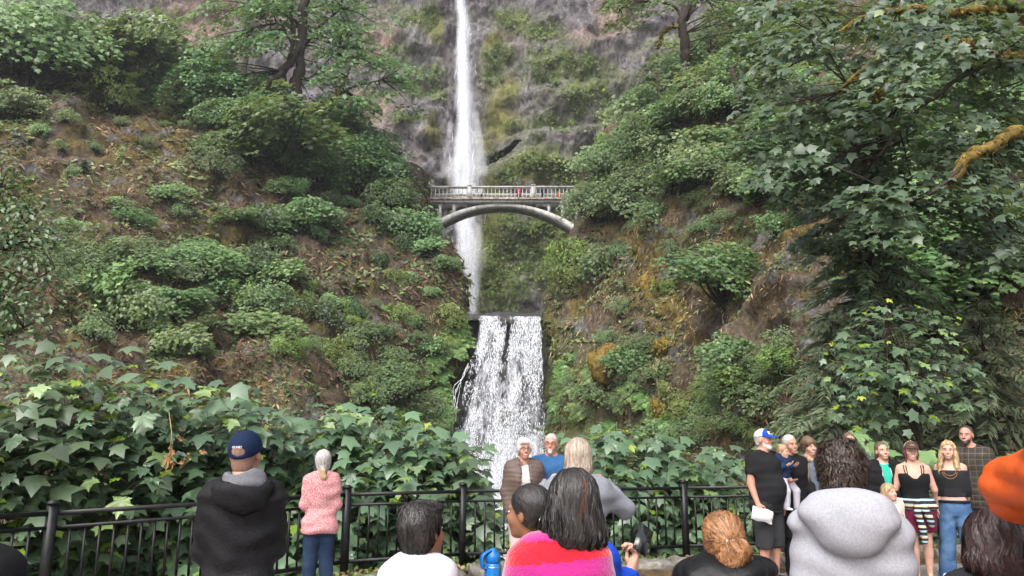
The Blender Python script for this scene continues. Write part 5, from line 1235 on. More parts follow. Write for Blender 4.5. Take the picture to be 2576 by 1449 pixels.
class Person:
    def __init__(s, label, u, vtop, d, theta, sex='m', xtra=.02, build=1.0, belly=0.0, head=1.0, headrot=(0, 0, 0), headoff=(0, 0, 0), arms=None, legs=None, skin=(.62, .36, .26), fine=False, z0=0.0, H=None, name='person', group=None, face=True, smile=True, stance=.10, coarse=1.0, browc=(.10, .06, .04), shoulder=None):
        top = P(u, vtop, d); s.x, s.y = top[0], d; theta -= math.degrees(math.atan2(top[0], d))      # turned with respect to the viewer's line of sight
        s.H = H or (top[2] - z0 - xtra); s.sc = sc = s.H / 1.75; s.sex, s.build, s.fine = sex, build, fine
        s.e = empty(name, (s.x, s.y, z0), math.radians(theta), label=label, cat='person', group=group)
        s.h = (.0135 if fine else .017) * coarse; s.hh = (.0090 if fine else .0092) * coarse
        st = np.array(MALE if sex == 'm' else FEMALE) * sc; st[:, 1] *= build; st[:, 2] *= (1 + (build - 1) * 1.3); s.st = st
        s.belly = belly; s.hs = (sc ** .55 if s.H > 1.3 else sc ** .42) * head
        hz = s.H - .118 * s.hs
        s.hc = np.array([0, -.012, hz]) + np.asarray(headoff, float); s.hR = rot(*headrot)
        sw = (shoulder or (.166 if sex == 'm' else .145)) * sc * (1 + (build - 1) * .6); s.sh = {'R': np.array([-sw, .012, 1.405 * sc]), 'L': np.array([sw, .012, 1.405 * sc])}
        la, lf = .285 * sc, .25 * sc; s.arm = {}
        arms = arms or {}
        for sd_, sg in (('R', -1), ('L', 1)):
            ed, wd, pose, pn = arms.get(sd_, ((.08, .03, -1), (.0, -.22, -1), 'relaxed', (-1, 0, 0)))
            ed, wd, pn = (np.array([q[0] * sg, q[1], q[2]], float) for q in (ed, wd, pn))
            el = s.sh[sd_] + unit(ed) * la; wr = el + unit(wd) * lf; s.arm[sd_] = (el, wr, unit(wd), unit(pn), pose)
        s.leg = {}
        legs = legs or {}
        for sd_, sg in (('R', -1), ('L', 1)):
            hip = np.array([sg * .085 * sc * build, 0, .90 * sc]); an = np.array([sg * stance * sc, .02, .075 * sc]); kn = np.array([sg * (.085 + stance) * .5 * sc, -.015, .485 * sc])
            if sd_ in legs:
                kn = hip + unit(np.asarray(legs[sd_][0], float)) * .42 * sc; an = kn + unit(np.asarray(legs[sd_][1], float)) * .41 * sc
            s.leg[sd_] = (hip, kn, an)
        s.skin = skin_mat(skin); s.skc = skin
        s.make_body(); 
        if face: s.make_face(smile, browc)
    def sdf(s): return SDF()
    def make_body(s):
        sc = s.sc; f = SDF(); b = s.build
        f.loft(s.st, -.004, .03)
        if s.belly: f.ell((0, -.05, 1.06 * sc), (.165 * sc, .12 + s.belly, .17 * sc), .06)
        f.cap((0, .016, 1.42 * sc), s.hc + s.hR @ np.array([0, .022, -.05]) * s.hs, .054 * sc * (1.08 if s.sex == 'm' else .88), .050 * s.hs * (1.08 if s.sex == 'm' else .9), .03)
        k = (1.0 if s.sex == 'm' else .86) * (.6 + .4 * b) * sc
        for sd_ in 'RL':
            sh = s.sh[sd_]; el, wr, wd, pn, pose = s.arm[sd_]
            f.cap(sh * np.array([.25, 1, 1]) + np.array([0, .012, .062 * sc]), sh + np.array([0, 0, .012 * sc]), .050 * sc, .046 * k, .04)
            f.cap(sh, el, .054 * k, .043 * k, .03); f.cap(el, wr, .043 * k, .028 * k, .02)
            hip, kn, an = s.leg[sd_]
            f.cap(hip, kn, .086 * sc * (.5 + .5 * b), .055 * sc, .03); f.cap(kn, kn + (an - kn) * .35, .054 * sc, .056 * sc, .02); f.cap(kn + (an - kn) * .35, an, .056 * sc, .035 * sc, .02)
            f.cap(an + np.array([0, .02, -.03 * sc]), an + np.array([0, -.13 * sc, -.045 * sc]), .032 * sc, .026 * sc, .03)
        s.head_ops(f)
        hf = .125 * s.hs; fine = [((s.hc - hf), (s.hc + hf), s.hh)]
        v, q = f.nets(s.h * 1.75, fine)
        V, Q = [v], [q]; n = len(v)
        for sd_, sg in (('R', -1), ('L', 1)):
            el, wr, wd, pn, pose = s.arm[sd_]; hv, hq = hand_mesh(pose)
            z = -wd; x = unit(pn - z * (pn @ z)); y = np.cross(z, x)
            hv2 = hv.copy()
            # index finger should lie forward: mirror for one hand
            fwd = np.array([0, -1.0, .25])
            if (-y) @ fwd < 0: hv2[:, 1] *= -1; hq2 = hq[:, ::-1]
            else: hq2 = hq
            hv2 = wr + (hv2 @ np.stack([x, y, z])) * (sc ** .6 if s.H > 1.3 else .85 * sc ** .5) * (1 if s.sex == 'm' else .9)
            V.append(hv2); Q.append(hq2 + n); n += len(hv2)
        s.body = obj('body', mesh_np('body', np.concatenate(V), np.concatenate(Q), True), s.skin, s.e)
    def head_ops(s, f):
        f.frame(s.hR, s.hc, s.hs)
        f.ell((0, .012, .03), (.075, .096, .088), .02); f.ell((0, -.028, -.045), (.056, .060, .068), .03); f.ell((0, -.066, -.095), (.024, .020, .018), .03)
        f.ell((.036, -.062, -.03), (.026, .022, .026), .02); f.ell((-.036, -.062, -.03), (.026, .022, .026), .02)
        f.ell((0, -.080, .026), (.052, .012, .012), .016)
        for q in (-1, 1):
            f.ell((q * .032, -.094, .006), (.017, .013, .011), .012, 's')
            f.ell((q * .078, .010, -.008), (.010, .021, .032), .008); f.ell((q * .088, .000, -.004), (.006, .010, .018), .005, 's')
        f.cap((0, -.086, .014), (0, -.110, -.026), .008, .0125, .012); f.ell((.011, -.098, -.032), (.008, .009, .007), .006); f.ell((-.011, -.098, -.032), (.008, .009, .007), .006)
        f.ell((0, -.084, -.060), (.028, .010, .012), .014)
        f.frame()
    def hp(s, p): return s.hc + s.hR @ (np.asarray(p, float) * s.hs)
    def make_face(s, smile, browc):
        e = s.body
        for q in (-1, 1):
            mb = MB(); n = 10
            eye = obj('eye', ball('eye'), EYEWHITE, e); eye.matrix_local = s.hm((q * .032, -.082, .006), (.0118, .0075, .0052))
            ir = obj('iris', ball('iris'), plain('dark_iris', (.02, .014, .01), .2, .6), eye); ir.location = (0, -.5, 0); ir.scale = (.58, .6, 1.0)
            mb = MB(); pts = np.array([(q * (.014 + .036 * t), -.092 + .012 * t ** 2, .024 + .007 * math.sin(t * 2.6)) for t in np.linspace(0, 1, 6)])
            mb.tube([s.hp(p) for p in pts], np.array([.003, .004, .004, .0035, .0025, .0015]) * s.hs, 5); mb.build('eyebrow', plain('brow_%d' % int(browc[0] * 999), browc, .8), e, True)
        w = .031 if smile else .022; up = .010 if smile else .002
        for nm, dz, r, c in (('upper_lip', .003, .0032, (.42, .16, .13)), ('lower_lip', -.009 if smile else -.006, .0038, (.45, .18, .15))):
            pts = [s.hp((w * t, -.0935 + .014 * t * t, -.060 + up * t * t * (1 if dz > 0 else .9) + dz * (1 - .8 * t * t))) for t in np.linspace(-1, 1, 9)]
            mb = MB(); mb.tube(pts, r * s.hs * np.array([.3, .7, .9, 1, 1, 1, .9, .7, .3]), 6); mb.build(nm, plain('lip', (c[0] * s.skc[0] / .62, c[1], c[2]), .45), e, True)
        if smile:
            pts = [s.hp((w * .8 * t, -.0935 + .013 * t * t, -.0625 + up * t * t)) for t in np.linspace(-1, 1, 7)]
            mb = MB(); mb.tube(pts, .0046 * s.hs, 6); mb.build('teeth', plain('teeth', (.78, .74, .68), .3), e, True)
    def hm(s, c, sc):
        R = s.hR; M = Matrix([[R[i][j] * sc[j] * s.hs for j in range(3)] + [0] for i in range(3)] + [[0, 0, 0, 1]])
        return Matrix.Translation(Vector(s.hp(c))) @ M
    def put(s, name, f, mat, h=None, fine=(), parent=None, attr=None):
        v, q = f.nets(h or s.h, fine)
        a = {'tint': np.full(len(v), .35)} if attr is None else attr(v)
        o = obj(name, mesh_np(name, v, q, True, a), mat, parent or s.e); s.last = (v, q); return o
    # ---- clothes
    def folds(s, f, amp, freq=30, seed=0.0, lo=(-.8, -.6, .2), hi=(.8, .6, 2.0)):
        def fn(X, Y, Z):
            w = np.sin(13 * X + 6 * Z + seed) + .7 * np.sin(10 * Y - 8 * Z + 2 * seed)
            return amp * (np.sin(freq * Z + 9 * np.abs(X) * np.sin(seed + 1) + 7 * Y + 1.7 * w) * (.55 + .45 * np.sin(7 * X + 5 * Z + seed * 3)) + .5 * np.sin(freq * 1.9 * Z - 16 * X + 2 * w))
        return f.raw(fn, lo, hi, .01, 'd')
    def top(s, mat, infl=.014, sleeve=2.0, hem=.84, neck=.068, neckz=1.475, fold=.004, name='shirt', quilt=0, open_=0, flare=0.0, seed=0.0, sl_infl=None, front=0.0, cutz=None, h=None, nofold=False, strap=False):
        sc = s.sc; f = SDF(); st = s.st.copy(); zz = np.clip((1.08 * sc - st[:, 0]) / (.3 * sc), 0, 1); st[:, 1:3] += (flare * zz)[:, None]
        # cloth hangs from the chest: keep the waist full
        wi = np.interp(1.05 * sc, st[:, 0], st[:, 1]); m = (st[:, 0] > .8 * sc) & (st[:, 0] < 1.25 * sc)
        lo_ = infl > .016
        if lo_: st[m, 1] = np.maximum(st[m, 1], .94 * np.interp(1.28 * sc, st[:, 0], st[:, 1]))
        f.loft(st, infl, .03, z0=min(hem * sc, st[-1, 0]), z1=(neckz + .02) * sc)
        if s.belly: f.ell((0, -.05, 1.06 * sc), (.165 * sc + infl, .12 + s.belly + infl, .19 * sc + infl), .06)
        k = (1.0 if s.sex == 'm' else .86) * (.6 + .4 * s.build) * sc; si = infl if sl_infl is None else sl_infl
        for sd_ in 'RL':
            sh = s.sh[sd_]; el, wr, wd, pn, pose = s.arm[sd_]
            f.cap(sh * np.array([.25, 1, 1]) + np.array([0, .012, .060 * sc]), sh + np.array([0, 0, .010 * sc]), .044 * sc + infl * .9, .044 * k + infl * .9, .04)
            if sleeve <= 0: continue
            t1 = min(1, sleeve); f.cap(sh, el, .050 * k + si, .044 * k + si, .075, cut=(-.5, t1 if sleeve < 1 else 1.5))
            if sleeve > 1:
                t2 = sleeve - 1; f.cap(el, wr, .046 * k + si, .034 * k + si * .8, .025, cut=(-.5, t2))
        f.raw(lambda X, Y, Z: hem * sc - Z + 0 * X, (-1, -1, -.2), (1, 1, 2.2), mode='i')
        if not strap: f.cap((0, .012 + front * .0 - front, (neckz + .005) * sc), (0, -.02 - front, (neckz + .25) * sc), neck * sc, neck * sc * 1.4, .012, 's')
        if open_:
            w0, w1 = (open_, open_) if np.ndim(open_) == 0 else open_
            f.raw(lambda X, Y, Z: np.maximum(np.abs(X) - (w0 + (w1 - w0) * np.clip((Z - hem * sc) / (.6 * sc), 0, 1)), Y + .0 * Z - .0), (-.4, -.6, 0), (.4, .05, 2.0), .01, 's')
        if cutz is not None: f.raw(cutz, (-1, -1, .6), (1, 1, 2.2), mode='i')
        if quilt: f.raw(lambda X, Y, Z: .014 * (1 - np.abs(np.sin(np.pi * (Z + .03 * np.sin(9 * X)) / quilt)) ** .55) - .006, (-.9, -.7, .3), (.9, .7, 2.0), mode='d')
        if fold and not nofold: s.folds(f, fold, 30, seed)
        return s.put(name, f, mat, h or s.h)
    def bottom(s, mat, hem=.06, infl=.012, wide=0.0, name='trousers', top_=1.0, fold=.004, seed=0.0):
        sc = s.sc; f = SDF(); st = s.st; f.loft(st, infl * .8, .03, z0=.78 * sc, z1=top_ * sc)
        if s.belly: f.ell((0, -.03, .95 * sc), (.165 * sc, .10 + s.belly * .7, .10 * sc), .05)
        f.raw(lambda X, Y, Z: Z - top_ * sc + 0 * X, (-1, -1, -.2), (1, 1, 2.2), mode='i')
        for sd_ in 'RL':
            hip, kn, an = s.leg[sd_]; b = .5 + .5 * s.build
            f.cap(hip, kn, .092 * sc * b + infl, .060 * sc + infl + wide * .6, .012); lo = an + (an - kn) * .2
            f.cap(kn, lo, .060 * sc + infl + wide * .6, .046 * sc + infl + wide, .010)
        f.raw(lambda X, Y, Z: hem * sc - Z + 0 * X, (-1, -1, -.2), (1, 1, 2.2), mode='i')
        if fold: s.folds(f, fold, 26, seed + 2, lo=(-.6, -.6, 0), hi=(.6, .6, .95 * sc))
        return s.put(name, f, mat, s.h * 1.35)
    def skirt(s, mat, z1, z0, r1, r0, name='skirt', infl=0.0):
        sc = s.sc; f = SDF(); f.loft([(z0 * sc, r0, r0 * .8, 0), ((z0 + z1) / 2 * sc, (r0 + r1) / 2, (r0 + r1) * .38, 0), (z1 * sc, r1, r1 * .72, 0)], infl, .02); s.folds(f, .006, 8, 1.0, (-.5, -.5, 0), (.5, .5, 1.1)); return s.put(name, f, mat)
    def shoes(s, mat, sole=None, sandal=False):
        for sd_ in 'RL':
            an = s.leg[sd_][2]; k = s.sc if s.H > 1.3 else s.sc * 1.1; f = SDF(); z = max(an[2] - .075 * s.sc, 0) if an[2] < .3 else an[2] - .075 * s.sc
            a = np.array([an[0], an[1] + .03 * k, z + .04 * k]); b = np.array([an[0] * 1.12, an[1] - .15 * k, z + .028 * k])
            if sandal:
                f.cap(a + [0, 0, -.03 * k], b + [0, 0, -.024 * k], .040 * k, .042 * k, .02); f.raw(lambda X, Y, Z: Z - z - .022 + 0 * X, (-1, -1, -.2), (1, 1, 1), mode='i')
                for t_ in (.35, .75): f.cap(a + (b - a) * t_ + [-.045 * k, 0, -.01], a + (b - a) * t_ + [.045 * k, 0, -.01], .012, .012, .005); f.ell(a + (b - a) * t_ + [0, 0, .012 * k], (.045 * k, .013, .020), .01)
            else:
                f.cap(a, b, .040 * k, .036 * k, .02); f.cap(an + np.array([0, .015, -.01]), an + np.array([0, -.02, -.04 * k]), .043 * k, .04 * k, .03)
            f.raw(lambda X, Y, Z: z + .004 - Z + 0 * X, (-1, -1, -.2), (1, 1, 2), mode='i')
            o = s.put('sandal' if sandal else 'shoe', f, mat, .0085 if sandal else .013)
            if sole:
                g = SDF(); g.cap(a + [0, 0, -.02 * k], b + [0, 0, -.012 * k], .045 * k, .042 * k, .02); g.raw(lambda X, Y, Z: np.maximum(z + .002 - Z, Z - z - .024) + 0 * X, (-1, -1, -.2), (1, 1, 2), mode='i'); s.put('sole', g, sole, .0095, parent=o)
    # ---- hair
    def hair(s, mat, thick=.016, nape=-.075, fringe=.062, extra=(), name='hair', disp=.004, freq=60, strands=0, flow=None, swidth=.0035, slen=.06, h=None, side=0.0, part=None, lift=.003):
        f = SDF(); f.frame(s.hR, s.hc, s.hs)
        ys = [-.14, -.088, -.062, -.035, -.012, .02, .06, .14]; zs = [fringe + .03, fringe + .018, fringe - .006 - side, .022 - side, -.016 - side, -.055, nape, nape]
        def cut(X, Y, Z): return np.interp(Y, ys, zs) - Z + 0 * X
        c, r = np.array([0, .022, .037]), np.array([.0755, .0945, .0875]) + thick; m = r.min()
        def cap_(X, Y, Z):
            q = (np.sqrt(((X - c[0]) / r[0]) ** 2 + ((Y - c[1]) / r[1]) ** 2 + ((Z - c[2]) / r[2]) ** 2) - 1) * m
            low = (np.sqrt((X / (.058 + thick)) ** 2 + ((Y - .045) / (.052 + thick * .7)) ** 2 + ((Z + .045) / .07) ** 2) - 1) * .05
            return np.maximum(smin(q, low, .03), cut(X, Y, Z))
        f.raw(cap_, c - .2, c + .2, .015)
        for ex in extra:
            if ex[0] == 'e': f.ell(ex[1], ex[2], ex[3] if len(ex) > 3 else .03)
            elif ex[0] == 'c': f.cap(ex[1], ex[2], ex[3], ex[4], .03)
            elif ex[0] == 'x': f.ell(ex[1], ex[2], .01, 's')
        f.frame()
        if disp:
            R, C = s.hR, s.hc
            def dn(X, Y, Z):
                a = np.arctan2(X - C[0], Y - C[1]); w = np.sin(31 * (Z - C[2]) + 3 * a)
                return disp * (np.sin(a * freq * .42 + 1.6 * w) * .6 + np.sin(a * freq * .9 + 2 * w + 25 * (Z - C[2])) * .4)
            f.raw(dn, s.hc - .5, s.hc + .3, .01, 'd')
        o = s.put(name, f, mat, h or s.hh * 1.05)
        if strands: s.strands(o, mat, strands, flow or (lambda p: np.tile([0, 0, -1.0], (len(p), 1))), swidth, slen, lift)
        return o
    def strands(s, o, mat, n, flow, width, length, lift=.003, seed=1, curl=0.0):
        n = int(n * .75); width *= 1.2; v, q = s.last; nr_ = vnormals(v, q); rg = np.random.default_rng(seed + len(v))
        from mathutils.kdtree import KDTree
        kd = KDTree(len(v))
        for i, p in enumerate(v): kd.insert(p, i)
        kd.balance()
        idx = rg.integers(0, len(v), n); p = v[idx].copy(); nn = nr_[idx]; seg = 6; pts = [p + nn * lift * .2]
        ph = rg.random(n) * 6.28; stp = length / seg * (.6 + .8 * rg.random(n))[:, None]
        for k in range(seg):
            fl = unit(flow((p - s.hc) @ s.hR)) @ s.hR.T + rg.normal(0, .13, (n, 3))
            tg = unit(fl - nn * np.sum(fl * nn, 1, keepdims=True)); p = p + tg * stp
            if curl: p = p + np.cross(tg, nn) * (np.sin(ph + k * 1.9) * curl)[:, None]
            near = [kd.find(c_) for c_ in p]; j = np.array([a[1] for a in near]); nn = nr_[j]
            pv = v[j]; dd = np.sum((p - pv) * nn, 1, keepdims=True); p = p - nn * np.clip(dd, -.05, .05)
            pts.append(p + nn * (lift * (.5 + k * .10) * (.3 + rg.random((n, 1)))))
        pts = np.stack(pts, 1); t = np.gradient(pts, axis=1); sd2 = unit(np.cross(t, np.repeat(nn[:, None], seg + 1, 1)))
        w = width * np.array([.5, .9, 1, 1, .9, .7, .15])[None, :, None] * (.5 + rg.random((n, 1, 1)))
        V = np.stack([pts - sd2 * w / 2, pts + sd2 * w / 2], 2).reshape(-1, 3); b = np.arange(n)[:, None] * (seg + 1) * 2 + np.arange(seg)[None] * 2; b = b.ravel()
        F = np.stack([b, b + 1, b + 3, b + 2], 1); T = np.repeat(rg.random(n), (seg + 1) * 2)
        c = obj('strands', mesh_np('strands', V, F, True, {'tint': T}), mat, o, kind='stuff'); return c
    def cap_hat(s, mat, brimmat=None, tilt=0.0, thick=.013, lowz=.035, name='cap', panel=None, brim_up=0.0, opening=False):
        f = SDF(); f.frame(s.hR, s.hc, s.hs); c, r = np.array([0, .012, .034]), np.array([.0775, .098, .092]) + thick; m = r.min()
        f.raw(lambda X, Y, Z: np.maximum((np.sqrt(((X - c[0]) / r[0]) ** 2 + ((Y - c[1]) / r[1]) ** 2 + ((Z - c[2]) / r[2]) ** 2) - 1) * m, lowz + tilt * Y - Z), c - .16, c + .16, .005)
        if opening: f.ell((0, .115, .030), (.040, .03, .022), .006, 's')
        f.frame(); hat = s.put(name, f, mat, s.hh * .95)
        g = SDF(); g.frame(s.hR, s.hc, s.hs)
        g.raw(lambda X, Y, Z: np.maximum((np.sqrt((X / .078) ** 2 + ((Y + .085) / .112) ** 2) - 1) * .07, np.abs(Z - (lowz + .016 - 3.2 * X * X + (Y + .09) * (.22 + brim_up))) - .0055), (-.09, -.22, -.05), (.09, -.05, .12), .003)
        g.frame(); s.put('brim', g, brimmat or mat, s.hh * .62, parent=hat)
        mb = MB(); mb.lathe([(.001, .006), (.007, .004), (.008, 0)][::-1], n=8); b = mb.build('button', mat, hat, True); b.location = s.hp((0, .012, .034 + .092 + thick))
        return hat
    def glasses(s, mat, r=.019, sun=False):
        mb = MB()
        for q in (-1, 1):
            pts = [s.hp((q * .033 + r * 1.12 * math.cos(a), -.104 + .010 * abs(math.cos(a)) * (1 if math.cos(a) * q > 0 else 0), .004 + r * .82 * math.sin(a))) for a in np.linspace(0, 2 * math.pi, 17)]
            mb.tube(pts, .0021 * s.hs, 5, False); mb.tube([s.hp((q * .054, -.095, .008)), s.hp((q * .076, -.05, .008)), s.hp((q * .081, .0, .004))], .002 * s.hs, 5)
        mb.tube([s.hp((-.013, -.105, .008)), s.hp((0, -.108, .011)), s.hp((.013, -.105, .008))], .0022 * s.hs, 5)
        g = mb.build('glasses', mat, s.e, True)
        if sun:
            for q in (-1, 1):
                l_ = obj('lens', ball('lens'), plain('black_lens', (.006, .006, .007), .08, .7), g); l_.matrix_local = s.hm((q * .033, -.100, .003), (r * 1.15, .006, r * .85))
    def beard(s, mat, full=True):
        f = SDF(); f.frame(s.hR, s.hc, s.hs)
        f.ell((0, -.030, -.052), (.060, .064, .070), .02); f.ell((0, -.072, -.098), (.034, .026, .026), .03)
        if not full: f.raw(lambda X, Y, Z: np.abs(X) - .028 + 0 * Z, (-.2, -.2, -.2), (.2, .2, .2), mode='i')
        f.raw(lambda X, Y, Z: Z + .040 - .35 * np.clip(np.abs(X) - .03, 0, 1) + .0 * Y, (-.2, -.2, -.2), (.2, .2, .2), mode='i'); f.raw(lambda X, Y, Z: Y + .005 + 0 * X, (-.2, -.2, -.2), (.2, .2, .2), mode='i')
        f.ell((0, -.105, -.064), (.026, .022, .011), .004, 's'); f.raw(lambda X, Y, Z: .0016 * (np.sin(300 * X + 90 * Z) + np.sin(220 * Z + 180 * X)), (-.2, -.2, -.2), (.2, .2, .2), mode='d')
        f.frame(); s.put('beard', f, mat, s.hh * .9)
BALLS = {}
def text_mesh(body, size, extrude, mat):
    fc = bpy.data.curves.new('lettering', 'FONT'); fc.body = body; fc.size = size; fc.extrude = extrude; fc.align_x = 'CENTER'; fc.resolution_u = 3
    o = bpy.data.objects.new('lettering', fc); COL.objects.link(o); dg = bpy.context.evaluated_depsgraph_get()
    me = bpy.data.meshes.new_from_object(o.evaluated_get(dg)); bpy.data.objects.remove(o); me.materials.clear(); me.materials.append(mat); return me
def ball(name):
    if name not in BALLS:
        n, m = 10, 7; th, ph = np.meshgrid(np.linspace(0, 2 * np.pi, n, endpoint=False), np.linspace(.02, np.pi - .02, m))
        v = np.stack([np.sin(ph) * np.cos(th), np.sin(ph) * np.sin(th), np.cos(ph)], -1).reshape(-1, 3); i = np.arange(n * m).reshape(m, n)
        BALLS[name] = (v, np.stack([i[:-1], i[1:], np.roll(i, -1, 1)[1:], np.roll(i, -1, 1)[:-1]], -1).reshape(-1, 4))
        BALLS[name] = mesh_np(name, *BALLS[name], True)
    return BALLS[name]
EYEWHITE = plain('eye_white', (.62, .58, .54), .25, .5, .03)
# ------------------------------------------------------------------ the visitors
H_BLACK = hair_mat('black_hair', (.006, .005, .005), (.026, .021, .02), .42)
H_DKBROWN = hair_mat('dark_brown_hair', (.012, .008, .006), (.055, .035, .024), .4)
H_PLUM = hair_mat('dark_plum_hair', (.008, .005, .006), (.055, .026, .026), .35)
H_GREY = hair_mat('grey_hair', (.22, .20, .19), (.52, .49, .47), .5)
H_WHITE = hair_mat('white_hair', (.40, .37, .36), (.72, .69, .67), .5)
H_BLOND = hair_mat('ash_blond_hair', (.17, .12, .09), (.46, .37, .30), .42)
H_GOLD = hair_mat('golden_blond_hair', (.19, .11, .05), (.50, .36, .20), .42)
H_GINGER = hair_mat('ginger_hair', (.07, .028, .012), (.36, .17, .07), .42)
H_BROWN = hair_mat('brown_hair', (.05, .028, .017), (.17, .10, .06), .45)
H_MAROON = hair_mat('maroon_hair', (.06, .01, .014), (.16, .03, .04), .45)
PALE, RUDDY, TANNED, WARM = (.52, .31, .24), (.47, .24, .175), (.38, .20, .13), (.27, .135, .08)
DENIM = cloth('blue_denim', (.045, .095, .20), .25, .9, 160, .3, 'denim', (.12, .21, .36))
DKDENIM = cloth('dark_denim', (.014, .026, .055), .3, .9, 160, .3, 'denim', (.025, .045, .09))
SHOE_D = plain('dark_shoe', (.02, .02, .025), .6, .3, .2, 40, .3, 120); SHOE_W = plain('white_sole', (.62, .62, .62), .6, .3, .05)
away = lambda c: (lambda p: p - np.asarray(c, float))
to = lambda c: (lambda p: np.asarray(c, float) - p)
down = lambda p: np.tile([0, .05, -1.0], (len(p), 1)) + .5 * unit(p * np.array([1, 1, 0]) + 1e-6) * (p[:, 2:3] > .02)
CROSS = ((.13, -.22, -1), (-1, -.55, .12), 'relaxed', (0, 1, 0))
HOLD = ((.35, -.35, -.9), (-.45, -.85, .35), 'grip', (0, 1, .2))
def hood(p, mat, lining=None, k=1.0, dz=0.0, dy=0.0, seed=0., drop=.12, wide=.16, fold=.0075):
    sc = p.sc; f = SDF(); z = 1.40 * sc + dz; y = .105 + dy
    f.ell((0, y + .012, z - .035), (wide * .84, .080 * k, drop), .05); f.ell((0, y - .03, z + .050), (.082, .05, .042), .04)
    for q in (-1, 1): f.ell((q * wide * .58, y - .03, z + .008), (wide * .48, .082, .056), .05); f.ell((q * wide * .62, -.03, z + .004), (.05, .07, .042), .05)
    f.ell((0, -.012, z + .115), (.078 * sc, .092 * sc, .095), .03, 's')
    if lining: f.ell((0, y - .012, z + .085), (.118, .082, .085), .03, 's')
    p.folds(f, fold, 30, seed); o = p.put('hood', f, mat, p.h * .85)
    if lining:
        g = SDF(); g.ell((0, y - .010, z + .040), (.122, .086, .082), .03); g.ell((0, -.005, z + .110), (.080 * sc, .098 * sc, .085), .03, 's'); g.ell((.03, y + .0, z + .12), (.06, .05, .06), .03, 's')
        p.folds(g, .007, 34, seed + 1.3); p.put('hood_lining', g, lining, p.h * .7, parent=o)
    return o
def collar(p, mat, r=.075, h=.03, z=1.455):
    mb = MB(); sc = p.sc; n = 20
    a = np.linspace(.25, 2 * np.pi - .25, n) - np.pi / 2
    for k in range(n - 1):
        A = [np.array([r * sc * math.cos(t) * w, .012 + r * sc * math.sin(t) * w, (z + dz) * sc]) for t in (a[k], a[k + 1]) for w, dz in ((1.0, h), (1.22, h * .9), (1.38, -.01))]
        mb.add(A, [(0, 1, 4, 3), (1, 2, 5, 4)])
    return mb.build('collar', mat, p.e, True)

def panel(p, hat, name, mat, thick, z0, ymax, xw=None, z1=9.):
    """a piece of cap cloth lying on the crown"""
    f = SDF(); f.frame(p.hR, p.hc, p.hs); c_, r2 = np.array([0, .012, .034]), np.array([.0775, .098, .092]) + thick
    def fn(X, Y, Z):
        d = np.maximum(np.maximum((np.sqrt((X / r2[0]) ** 2 + ((Y - c_[1]) / r2[1]) ** 2 + ((Z - c_[2]) / r2[2]) ** 2) - 1) * r2.min(), z0 - Z), np.maximum(Y - ymax, Z - z1))
        return d if xw is None else np.maximum(d, np.abs(X) - xw)
    f.raw(fn, c_ - .16, c_ + .16, .005); f.frame(); return p.put(name, f, mat, .0065, parent=hat)
# 1 man in navy cap, seen from behind
M_WIND = cloth('black_windbreaker', (.0095, .009, .0105), .15, .6, 60, .5)
p = Person('person in navy cap and black hooded jacket with folded arms, back turned', 248, 427, 4.3, 180, 'm', .035, .98, shoulder=.155, headrot=(-23, -6, 0), arms={'R': CROSS, 'L': CROSS}, skin=RUDDY, fine=True)
p.top(M_WIND, .018, 2.0, .74, .062, 1.47, .008, 'jacket', flare=.02, seed=.7)
hood(p, M_WIND, cloth('grey_heather_lining', (.11, .11, .125), .2, .9, 120, .3, 'heather', (.2, .2, .22)), .9, .045, 0, seed=2.0, drop=.10, wide=.15)
p.bottom(cloth('grey_shorts', (.10, .10, .10)), .5, .02, .02, 'shorts'); p.shoes(SHOE_D, SHOE_W)
p.hair(hair_mat('cropped_hair', (.20, .11, .08), (.30, .17, .12), .8), .0015, -.085, .06, disp=0)
M_NAVY = cloth('navy_cotton', (.006, .014, .046), .15, .75, 140, .3)
hat = p.cap_hat(M_NAVY, tilt=-.34, lowz=.022, opening=True)
tx = obj('lettering', text_mesh('DUNES', .017, .0012, plain('white_thread', (.75, .75, .75), .7)), None, hat); R_ = p.hR @ np.array([[-1, 0, 0], [0, 0.26, 1], [0, .97, 0]], float).T
pos = p.hp((0.0, .124, .050)); ax_y = unit(p.hR @ np.array([0, -.32, .95])); ax_z = unit(p.hR @ np.array([0.0, .95, .32])); ax_x = np.cross(ax_y, ax_z)
tx.matrix_local = Matrix.Translation(Vector(pos)) @ Matrix([[ax_x[i], ax_y[i], ax_z[i], 0] for i in range(3)] + [[0, 0, 0, 1]])

# 2 woman in pink blouse
p = Person('person in pink printed blouse and dark capri jeans at the fence', 323.5, 449, 8.5, 182, 'f', .018, 1.0, headrot=(4, -10, 0), arms={'R': ((.16, .0, -1), (-.2, -.85, -.35), 'relaxed', (0, 0, 1)), 'L': ((.16, .0, -1), (-.2, -.85, -.35), 'relaxed', (0, 0, 1))}, skin=RUDDY, fine=True)
p.top(cloth('pink_print', (.42, .15, .16), .15, .9, 120, .2, 'print', (.55, .38, .38)), .016, 1.5, .80, .058, 1.47, .006, 'blouse', flare=.03, seed=1.1)
p.bottom(DKDENIM, .19, .014, .012, 'capri_jeans', .95); p.shoes(SHOE_D)
p.hair(H_GREY, .015, -.09, .06, [('e', (0, .105, -.075), (.026, .03, .04)), ], strands=700, flow=to((0, .10, -.07)), slen=.07, swidth=.006)
f = SDF(); f.frame(p.hR, p.hc, p.hs); f.cap((0, .120, -.085), (-.006, .128, -.16), .034, .036, .03); f.cap((-.006, .128, -.16), (-.008, .12, -.215), .034, .012, .03); f.frame(); o = p.put('ponytail', f, H_GOLD, .008); p.strands(o, H_GOLD, 200, down, .005, .06)
